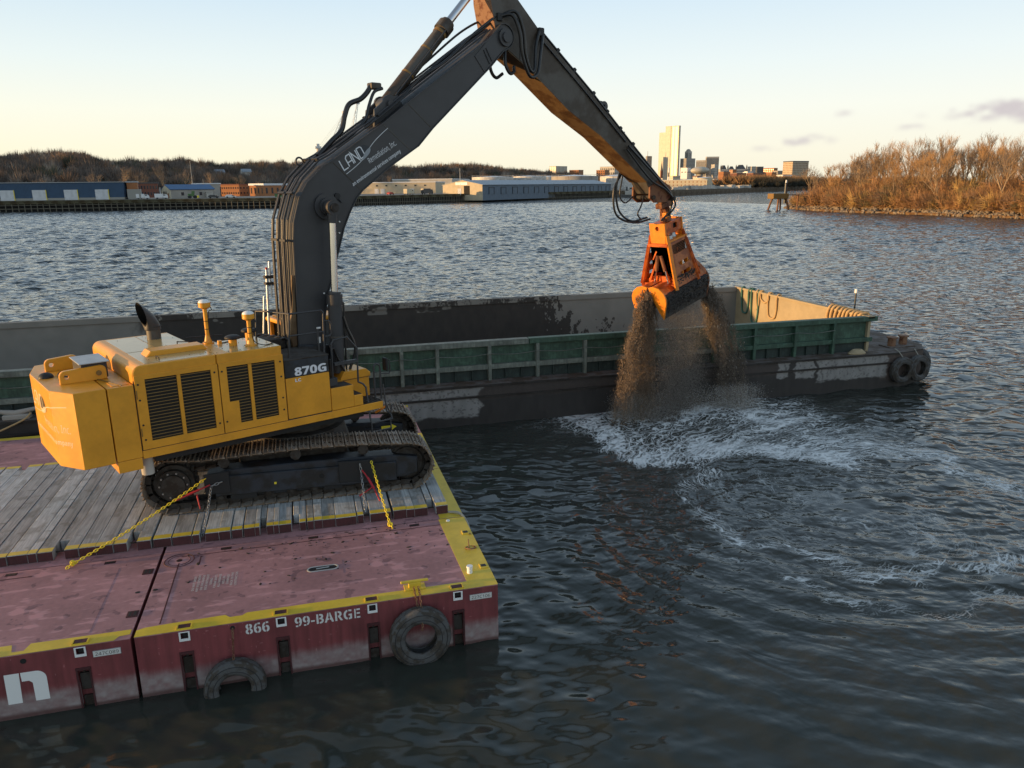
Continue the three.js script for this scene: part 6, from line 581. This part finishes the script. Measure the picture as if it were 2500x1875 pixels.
  H('lower_hose', [tube([[1.1, 3.9, .9], [1.25, 4.4, .95], [1.1, 4.9, .9], [1.02, 5.2, .88]], .035, 24, 7), tube([[.5, 3.9, 1.0], [.6, 4.5, 1.05], [.72, 4.3, 1.0], [.9, 3.9, 1.0]], .03, 24, 7)], mats.hose); H('base_hose', [0, 1, 2, 3, 4].map((k) => tube([[-.9 + .12 * k, 4.0, -.9 + .1 * k], [-.75 + .1 * k, 4.6, -.7 + .2 * k], [-.4 + .05 * k, 4.75, -.4 + .2 * k], [-.15, 4.3, -.35 + .2 * k], [-.25, 3.9, -.3 + .2 * k]], .03, 30, 7)), mats.hose); H('lit_back_plate', [ext([[-.1, 4.5], [.02, 4.5], [.06, 5.5], [.04, 6.2], [-.02, 5.6], [-.12, 4.9]], .36, .46, .01)], mats.bellyBrown);  // last part: tan strip standing for sunlight on the back plate of the boom
  // ---- stick
  const st = [[5.98, 13.9], [6.2, 14.3], [6.5, 13.9], [6.94, 12.95], [7.81, 12.19], [9.78, 10.77], [11.6, 9.36], [13.2, 8.16], ...arc(13.36, 7.93, .22, 60, -95, 6), [12.62, 7.84], [12.36, 8.22], [10.19, 9.57], [8.84, 10.23], [7.40, 11.18], [6.62, 11.62], [6.20, 11.98], [6.05, 12.7]];
  const stick = H('stick', [ext(st, -.34, .34, .02)], mats.boomArm); part('belly_plate', [bar([6.60, 11.60, 0], [7.40, 11.17, 0], .74, .02, V(.5, .86, 0)), bar([7.40, 11.17, 0], [8.84, 10.22, 0], .74, .02, V(.55, .83, 0)), bar([8.84, 10.22, 0], [10.19, 9.56, 0], .74, .02, V(.44, .9, 0)), bar([10.19, 9.56, 0], [12.36, 8.21, 0], .74, .02, V(.53, .85, 0))], mats.bellyBrown, stick, 'brownish yellow underside'); part('back_plate', [bar([6.04, 12.75, 0], [6.21, 11.97, 0], .72, .02, V(-1, -.2, 0)), bar([5.99, 13.85, 0], [6.04, 12.75, 0], .72, .02, V(-1, 0, 0))], mats.rust, stick);
  const topL = (t, d) => { const P = [[6.94, 12.95], [7.81, 12.19], [9.78, 10.77], [11.6, 9.36], [13.2, 8.16]]; return P.map(([x, y]) => [x + .6 * d, y + .8 * d]); }; [[.30, .05], [.2, .07], [-.1, .06], [-.28, .05]].forEach(([z, d], k) => part('stick_pipe', pipe(topL(0, d).slice(1, k < 2 ? 5 : 4).map(([x, y]) => [x, y, z]), .03, 7), mats.hose, stick)); part('side_pipe', pipe([[7.75, 12.02, .37], [9.7, 10.62, .37], [11.3, 9.42, .37]], .022, 6), mats.hose, stick); for (const [x, y] of [[8.45, 11.76], [9.1, 11.3], [9.9, 10.72], [10.5, 10.24], [11.1, 9.78], [11.7, 9.33]]) part('pipe_clamp', [new THREE.BoxGeometry(.09, .14, .64).rotateZ(-.64).translate(x, y + .02, .02)], mats.black, stick);
  part('link_lug', [-.15, .15].map((z) => ext([[9.75, 10.76], [10.2, 10.60], [10.44, 10.58], ...arc(10.52, 10.44, .15, 90, -40, 6), [10.60, 10.05], [10.3, 10.25]], z - .03, z + .03, .006, [Array.from({ length: 12 }, (_, k) => [10.50 + Math.cos(-k / 12 * 6.283) * .05, 10.43 + Math.sin(-k / 12 * 6.283) * .07])])), mats.boom, stick); part('lifting_eye', [new THREE.TorusGeometry(.07, .02, 6, 18).translate(11.66, 9.44, 0)], mats.boom, stick); part('bracket', [rb(11.25, 11.45, 9.62, 9.74, -.1, .2, .02)], mats.boom, stick); part('weld_seam', [bar([6.95, 12.45, .352], [7.02, 12.0, .352], .015, .01, V(0, 0, 1)), bar([7.0, 12.6, .352], [7.03, 11.45, .352], .012, .008, V(0, 0, 1))], mats.boom, stick);
  const hang = [[[6.35, 12.42, .34], [6.75, 12.55, .5], [6.98, 12.1, .55], [7.05, 11.55, .55], [7.22, 11.15, .55], [7.42, 11.22, .5], [7.5, 11.75, .45], [7.66, 12.15, .4], [7.78, 12.2, .3]], [[6.3, 12.4, .3], [6.62, 12.45, .52], [6.82, 12.0, .6], [6.9, 11.5, .6], [7.15, 11.0, .6], [7.48, 11.1, .55], [7.64, 11.65, .5], [7.8, 12.1, .4]], [[6.5, 11.6, .35], [6.48, 11.25, .4], [6.62, 11.05, .4], [6.8, 11.1, .35], [6.85, 11.25, .3]], [[6.42, 11.62, -.2], [6.44, 11.2, -.2], [6.62, 11.0, -.2], [6.86, 11.12, -.2]]]; hang.forEach((p, k) => part('loop_hose', [tube(p, .045, 60, 8)], mats.hose, stick)); part('hose_block', [rb(7.66, 7.86, 12.08, 12.3, .15, .42, .03), rb(6.24, 6.4, 12.3, 12.5, .1, .4, .02)], mats.black, stick);
  part('tip_boss', [disc(13.36, 7.93, .36, .2, .06, 22), disc(13.36, 7.93, -.36, .2, .06, 22), disc(12.66, 7.72, 0, .07, .9, 14)], mats.trackDark, stick); part('tip_plate', [.36, -.36].map((z) => ext([[12.5, 8.05], [13.0, 8.3], [13.55, 8.05], [13.6, 7.75], [13.3, 7.55], [12.75, 7.55], [12.5, 7.7]], z - .035, z + .035, .008)), mats.rustBrown, stick);
  part('end_hose', [tube([[11.4, 9.3, .4], [12.2, 8.75, .42], [12.9, 8.25, .45], [13.5, 7.8, .45], [13.62, 7.3, .35], [13.3, 6.95, .25]], .035, 40, 7), tube([[11.3, 9.2, .42], [12.4, 8.3, .46], [13.2, 7.95, .48], [13.75, 7.5, .45], [13.6, 7.1, .3]], .03, 40, 7)], mats.hose, stick); part('end_hose', [tube([[11.9, 8.55, -.4], [11.78, 8.1, -.42], [11.8, 7.6, -.42], [12.0, 7.2, -.4], [12.5, 6.95, -.35], [13.1, 7.05, -.2]], .035, 40, 7), tube([[12.0, 8.5, -.4], [11.7, 8.0, -.45], [11.75, 7.3, -.45], [12.1, 7.0, -.4], [12.7, 6.9, -.3], [13.2, 7.0, -.15]], .035, 40, 7), tube([[12.05, 8.45, -.4], [11.95, 7.8, -.42], [12.2, 7.55, -.4], [12.5, 7.75, -.35]], .025, 30, 6), tube([[12.55, 7.75, .1], [12.3, 7.45, .2], [12.15, 7.2, .2], [12.4, 7.0, .15]], .025, 26, 6)], mats.hose, stick);
}
// ---------------------------------------------------------------- clamshell grab and the mud it drops
const GP = V(9.66, 3.98, -12.48), GY = R(28.7);
{
  const g = thing('clamshell_grab', 'orange clamshell grab hanging open from the stick, spilling mud', 'grab', GP.toArray()); g.rotation.set(0, GY, R(12), 'YXZ');
  const P = (n, l, m, lab) => part(n, l, m, g, lab);
  P('swivel', [rod([0, 3.02, 0], [0, 3.2, 0], .20, .17, 18), rod([0, 3.2, 0], [0, 3.5, 0], .13, .15, 16), ...Array.from({ length: 7 }, (_, k) => rod([Math.cos(k) * .17, 3.06, Math.sin(k) * .17], [Math.cos(k + .5) * .15, 3.48, Math.sin(k + .5) * .15], .03, .03, 6))], mats.rustBrown); P('swivel_valve', [rb(-.25, -.08, 3.16, 3.34, .05, .22, .02)], mats.orangeBright); P('hanger', [rb(-.34, .34, 3.48, 3.66, -.14, .14, .03), ext([[-.3, 3.6], [.3, 3.6], [.24, 3.86], [-.24, 3.86]], -.1, .1, .02)], mats.rustBrown); P('hanger_pin', [rod([-.02, 3.78, -.45], [-.02, 3.78, .45], .07, .07, 14)], mats.trackDark); P('hose_cover', [rb(-.22, .22, 3.78, 3.93, -.16, .16, .03)], mats.zinc);
  const head = P('head_block', [ext([[-.46, 2.62], [.46, 2.66], [.46, 3.02], [-.46, 3.02]], .24, .30, .008, [[[-.02, 2.76], [.2, 2.76], [.2, 2.94], [-.02, 2.94]]]), b2(-.45, .45, 2.66, 3.0, -.30, .16), b2(-.45, .45, 2.63, 2.67, -.3, .29)], mats.orange); for (const q of [ext([[-.30, 2.35], [.30, 2.35], [.32, 2.62], [.32, 3.04], [-.32, 3.04], [-.32, 2.62]], -.53, -.46, .01, [Array.from({ length: 12 }, (_, k) => [Math.cos(-k / 12 * 6.283) * .075, 2.86 + Math.sin(-k / 12 * 6.283) * .075])]).rotateY(Math.PI / 2), ext([[-.30, 2.35], [.30, 2.35], [.32, 2.62], [.32, 3.04], [-.32, 3.04], [-.32, 2.62]], .46, .53, .01).rotateY(Math.PI / 2)]) part('end_cheek', [q], mats.orangeBright, head); part('dark_recess', [b2(-.1, .28, 2.7, 3.0, .17, .2)], mats.void, head);
  P('top_plate', [rb(-.50, .56, 2.38, 2.44, -.42, .44, .01)], mats.orangeBright); P('cylinder_cap', [rod([.18, 2.44, .1], [.18, 2.58, .1], .14, .1, 16), rod([-.15, 2.44, .2], [-.15, 2.55, .2], .12, .1, 14)], mats.zinc); P('link_pin', [rod([.46, 2.7, .1], [.62, 2.38, .3], .04, .04, 8)], mats.orange);
  const tilt = Math.atan2(.26, 1.45), panel = (s) => { const q = ext([[-.48, 2.40], [.50, 2.42], [.70, .86], [-.66, .82]], -.02, .02, .004, [[[-.40, 1.94], [.44, 1.96], [.42, 2.28], [-.38, 2.26]], [[-.22, 1.56], [-.16, 1.50], [.36, 1.53], [.42, 1.60], [.36, 1.66], [-.16, 1.63]], [[-.20, 1.16], [.40, 1.19], [.40, 1.32], [-.20, 1.29]]]); q.translate(0, -2.38, 0).rotateX(-tilt * 1).translate(0, 2.38, .40); if (s < 0) q.rotateY(Math.PI); return q; };
  const fp = P('front_panel', [panel(1)], mats.shadedOrange, 'shaded panel with slots, muddy at its foot'); part('louvre', Array.from({ length: 6 }, (_, k) => b2(-.38, .42, 1.97 + k * .052, 1.985 + k * .052, .40 + (2.38 - 2.0 - k * .05) * .18 - .03, .43 + (2.38 - 2.0 - k * .05) * .18 - .03)), mats.rustBrown, fp); part('gusset', [b2(-.05, -.01, 1.5, 1.68, .40, .56), b2(.30, .34, 1.5, 1.68, .40, .56), b2(-.12, -.08, 1.15, 1.33, .46, .62), b2(.32, .36, 1.16, 1.33, .46, .62)], mats.orangeBright, fp); P('rear_panel', [panel(-1)], mats.orange); P('inner_core', [b2(-.20, .30, 1.0, 2.35, -.14, .16)], mats.rustBrown); const wt = Math.atan2(.26, 1.45); for (const s of [1, -1]) P('wing_plate', [ext([[.58, 1.72], [1.24, .98], [1.24, .84], [.66, .84]], -.015, .015, .003, [Array.from({ length: 14 }, (_, k) => [.86 + Math.cos(-k / 14 * 6.283) * .09, 1.10 + Math.sin(-k / 14 * 6.283) * .11])]).translate(0, -2.38, 0).rotateX(-wt * s).translate(0, 2.38, s * .38)], mats.shadedOrange); P('inner_plate', [ext([[-.34, 2.3], [.34, 2.3], [.58, .98], [-.58, .98]], -.29, -.25, .004, [[[.12, 1.12], [.40, 1.10], [.34, 1.24], [.14, 1.26]], [[-.40, 1.10], [-.12, 1.12], [-.14, 1.26], [-.34, 1.24]], [[.10, 1.36], [.18, 1.36], [.16, 1.72], [.10, 1.72]], [[.24, 1.36], [.34, 1.36], [.28, 1.70], [.22, 1.70]]]).rotateY(-Math.PI / 2).scale(-1, 1, 1)], mats.orange);  // front panel darker than the rear one, shade put into its orange
  for (const x of [-1, 1]) for (const s of [-1, 1]) { const l = P('corner_post', [bar([x * .47, 2.62, s * .34], [x * .68, .80, s * .72], .11, .09), bar([x * .48 + x * .07, 2.3, s * .40], [x * .66 + x * .08, .95, s * .70], .03, .10)], x < 0 && s > 0 ? mats.orangeBright : mats.orange); part('bolt', Array.from({ length: 7 }, (_, k) => new THREE.SphereGeometry(.016, 6, 5).translate(x * (lerp(.5, .64, k / 7) + .06), lerp(2.3, 1.05, k / 7), s * lerp(.40, .66, k / 7))), mats.orangeBright, l); }  // near left post brighter than the rest, sunlight put into its orange
  for (const x of [-.56, .58]) { P('end_crossbar', [bar([x, 2.30, -.40], [x, 2.30, .40], .06, .1), bar([x * 1.14, .92, -.68], [x * 1.14, .92, .68], .08, .1)], mats.orange); P('end_plate', [ext([[-.28, 1.62], [.28, 1.62], [.30, 2.25], [-.30, 2.25]], x - .02, x + .02).rotateY(-Math.PI / 2).scale(-1, 1, 1).translate(0, 0, 0)], mats.rustBrown); P('end_strut', [bar([x * 1.02, 1.75, -.1], [x * 1.1, 1.05, -.42], .05, .06), bar([x * 1.02, 1.75, .12], [x * 1.1, 1.05, .40], .05, .06), bar([x * 1.05, 2.1, -.05], [x * 1.05, 1.8, -.22], .05, .05)], mats.orange); const cyl = P('closing_cylinder', [rod([x * 1.05, 1.95, -.02], [x * 1.12, 1.42, -.10], .07, .07, 14), rod([x * 1.05, 1.95, .10], [x * 1.12, 1.42, .26], .06, .06, 14)], mats.rustBrown); part('cylinder_rod', [rod([x * 1.12, 1.45, -.10], [x * 1.16, .96, -.22], .035, .035, 10)], mats.chrome, cyl); part('cylinder_rod', [rod([x * 1.12, 1.45, .26], [x * 1.16, .96, .36], .03, .03, 10)], mats.chrome, cyl); }
  // two shells, jaws parted
  const turn = (v, y, s) => { const a = .30, dy = y - 1.0, q = v - .04; return [(.04 + q * Math.cos(a) - dy * Math.sin(a)) * s, 1.0 + q * Math.sin(a) + dy * Math.cos(a)]; };
  const sec = (s) => { const o = [[.05, 1.02], [.24, .99], [.42, .86], [.53, .68], [.55, .52], [.50, .36], [.36, .12], [.22, -.10]], i = [[.20, -.06], [.31, .14], [.43, .36], [.47, .50], [.46, .64], [.36, .79], [.22, .90], [.05, .93]]; return [...o, ...i].map(([v, y]) => turn(v, y, s)); };
  const endP = (s) => [[.03, 1.04], [.22, 1.03], [.44, .90], [.57, .70], [.59, .52], [.54, .34], [.38, .08], [.22, -.17], [.12, .20], [.05, .70]].map(([v, y]) => turn(v, y, s));
  const along = (pts, u0, u1, bv) => ext(pts.map(([v, y]) => [-v, y]), u0, u1, bv).rotateY(Math.PI / 2); // polygon across, thickness along the shell
  for (const s of [1, -1]) { const sh = P('shell', [along(sec(s), -1.30, 1.30, .006)], mats.orange, s > 0 ? 'near shell with black mud smeared over its lower half' : 'far shell, tip sunlit'); part('end_cheek', [along(endP(s), -1.36, -1.29, .01)], mats.orangeBright, sh); part('end_cheek', [along(endP(s), 1.29, 1.36, .01)], mats.rustBrown, sh); part('cutting_lip', [along([[.17, -.16], [.24, -.15], [.33, .05], [.27, .05]].map(([v, y]) => turn(v, y, s)), -1.3, 1.3, .004)], mats.trackDark, sh); part('hinge_bracket', [-.5, .5].map((u) => along([[.02, 1.0], [.4, .96], [.62, .95], [.60, 1.06], [.3, 1.2], [.02, 1.2]].map(([v, y]) => [v * s, y]), u - .05, u + .05, .008)), mats.orange, sh);  // left cheeks bright, right cheeks dark: sun and shade put into the colour
    if (s > 0) { // mud stuck to the shell
      const r = rng(3), m = []; const o = [[.545, .60], [.565, .52], [.515, .35], [.375, .11], [.235, -.11]].map(([v, y]) => turn(v, y, 1)); const q = [...o, ...[[.22, -.08], [.34, .12], [.46, .36], [.50, .50], [.50, .58]].map(([v, y]) => turn(v, y, 1))]; m.push(along(q, -1.27, 1.27, .004)); for (let k = 0; k < 300; k++) { const t = Math.pow(r(), 1.2) * 4.4 - .9, i = Math.max(0, Math.min(3, Math.floor(t))), f = t < 0 ? t * .35 : t - i, v = lerp(o[i][0], o[i + 1][0], f), y = lerp(o[i][1], o[i + 1][1], f); m.push(new THREE.IcosahedronGeometry(.03 + .055 * r(), 0).scale(1.5, .6, .6).translate(-1.27 + r() * 2.54, y, v + .005)); } part('mud_coat', m, mats.mudDark, sh, 'wet black mud caked on the shell', 'stuff'); } }
  { const r = rng(8), m = []; for (let k = 0; k < 120; k++) m.push(new THREE.IcosahedronGeometry(.02 + .035 * r(), 0).scale(1.4, .8, .5).translate(-.5 + r() * 1.12, .94 + Math.pow(r(), 2) * .3, .66 - .02 * r())); P('mud_clods', m, mats.mudDark, null).userData.kind = 'stuff'; }
}
{ // falling mud, drips and splash: many small drops in flight
  const r = rng(404), u = V(Math.cos(GY), 0, -Math.sin(GY)), v = V(Math.sin(GY), 0, Math.cos(GY)), drop = new THREE.IcosahedronGeometry(1, 0), m4 = new THREE.Matrix4(), q = new THREE.Quaternion(), c = new THREE.Color();
  const swarm = (name, label, n, mat, fn) => { const im = new THREE.InstancedMesh(noUV(drop.clone()), mat, n); for (let k = 0; k < n; k++) { const { p, d, s, l, col } = fn(k); q.setFromUnitVectors(V(0, 1, 0), d.normalize()); m4.compose(p, q, V(s, l, s)); im.setMatrixAt(k, m4); im.setColorAt(k, c.setRGB(...col)); } im.name = name; shadow(im); tag(im, label, null, null, 'stuff'); scene.add(im); };
  const gauss = () => (r() + r() + r() - 1.5) * .9; const mm = M('mudDrop', [1, 1, 1], .7), wm = M('waterDrop', [1, 1, 1], .25);
  // a stream is made of clods that break up as they fall
  const stream = (side, clods, o0, o1, vz, y0, pal) => { const C = Array.from({ length: clods }, () => { const b = Math.pow(r(), 1.5), tau = Math.pow(r(), .62) * .97; return { tau, o: lerp(o0, o1, b), e: GP.clone().addScaledVector(u, side * (1.40 - .30 * r() * r())).addScaledVector(v, gauss() * .20 - .05), dz: vz * (.6 + .8 * r()) + gauss() * .35, jig: gauss() * .12, R: .03 + .07 * r() + .30 * tau * r(), t: r(), n: .3 + r() }; });
    return () => { let c = C[Math.floor(r() * clods)]; if (r() > c.n * (1.25 - .6 * c.tau)) c = C[Math.floor(r() * clods)]; const tau = clamp(c.tau + gauss() * .035, 0, .985), p = c.e.clone().addScaledVector(u, side * c.o * tau + gauss() * c.R).add(V(0, 0, c.dz * tau + gauss() * c.R)); p.y = Math.max(.02 + r() * .15, y0 - .4 * tau - 4.3 * tau * tau + gauss() * c.R * (1 + 1.5 * tau)); const d = u.clone().multiplyScalar(side * c.o + gauss() * .8).add(V(gauss() * .6, -2.4 - 8 * tau, gauss() * .6)), big = r() < .06 ? 3 : 1, s = (.0022 + .0040 * r()) * big * (1.25 - .5 * tau), k = .65 + .7 * c.t; const t = r(), q = t < .75 ? pal[0] : t < .92 ? pal[1] : pal[2]; return { p, d, s, l: s * (1.3 + 2.2 * r() * (.4 + tau)), col: q.map((w) => w * k) }; }; };
  swarm('falling_mud', 'thick brown mud pouring from the left end of the grab', 110000, mm, stream(-1, 620, -.3, 2.0, .05, 4.62, [[.17, .118, .075], [.12, .085, .058], [.07, .055, .042]])); swarm('falling_mud', 'thinner muddy stream falling from the right end of the grab', 85000, mm, stream(1, 260, 1.1, 3.0, 1.5, 4.75, [[.14, .105, .075], [.09, .07, .055], [.30, .28, .25]]));
  swarm('falling_drops', 'veil of muddy drops falling from the whole length of the grab', 85000, wm, () => { const a = gauss() * 1.0, tau = Math.sqrt(r()) * .97, e = GP.clone().addScaledVector(u, a * 1.25 * (1 + .35 * tau)).addScaledVector(v, gauss() * .40 + .25); e.y = 4.15 - .5 * tau - 4.1 * tau * tau + gauss() * .15; e.y = Math.max(e.y, .03); e.z += .5 * tau; const s = .0022 + .0034 * r() * r(), t = r(); return { p: e, d: V(gauss() * .15, -1, gauss() * .1), s, l: s * (3 + 6 * tau * r()), col: t < .6 ? [.22, .20, .18] : [.10, .08, .065] }; });
  swarm('splash_spray', 'grey brown spray thrown up where the mud hits the river', 60000, wm, () => { const a = r() < .5 ? 8.2 + gauss() * .9 : r() < .6 ? 12.1 + gauss() * 1.1 : 10.2 + gauss() * 2.4, h = Math.pow(r(), 2.4) * .9, p = V(a, .02 + h, -12.05 + gauss() * .7 + h * .1); const s = .003 + .006 * r() * r(), t = r(); return { p, d: V(gauss(), .4 + r(), gauss()), s, l: s * (1 + 2 * r()), col: t < .45 ? [.30, .25, .19] : [.48, .47, .45] }; });
}
renderer.render(scene, camera);
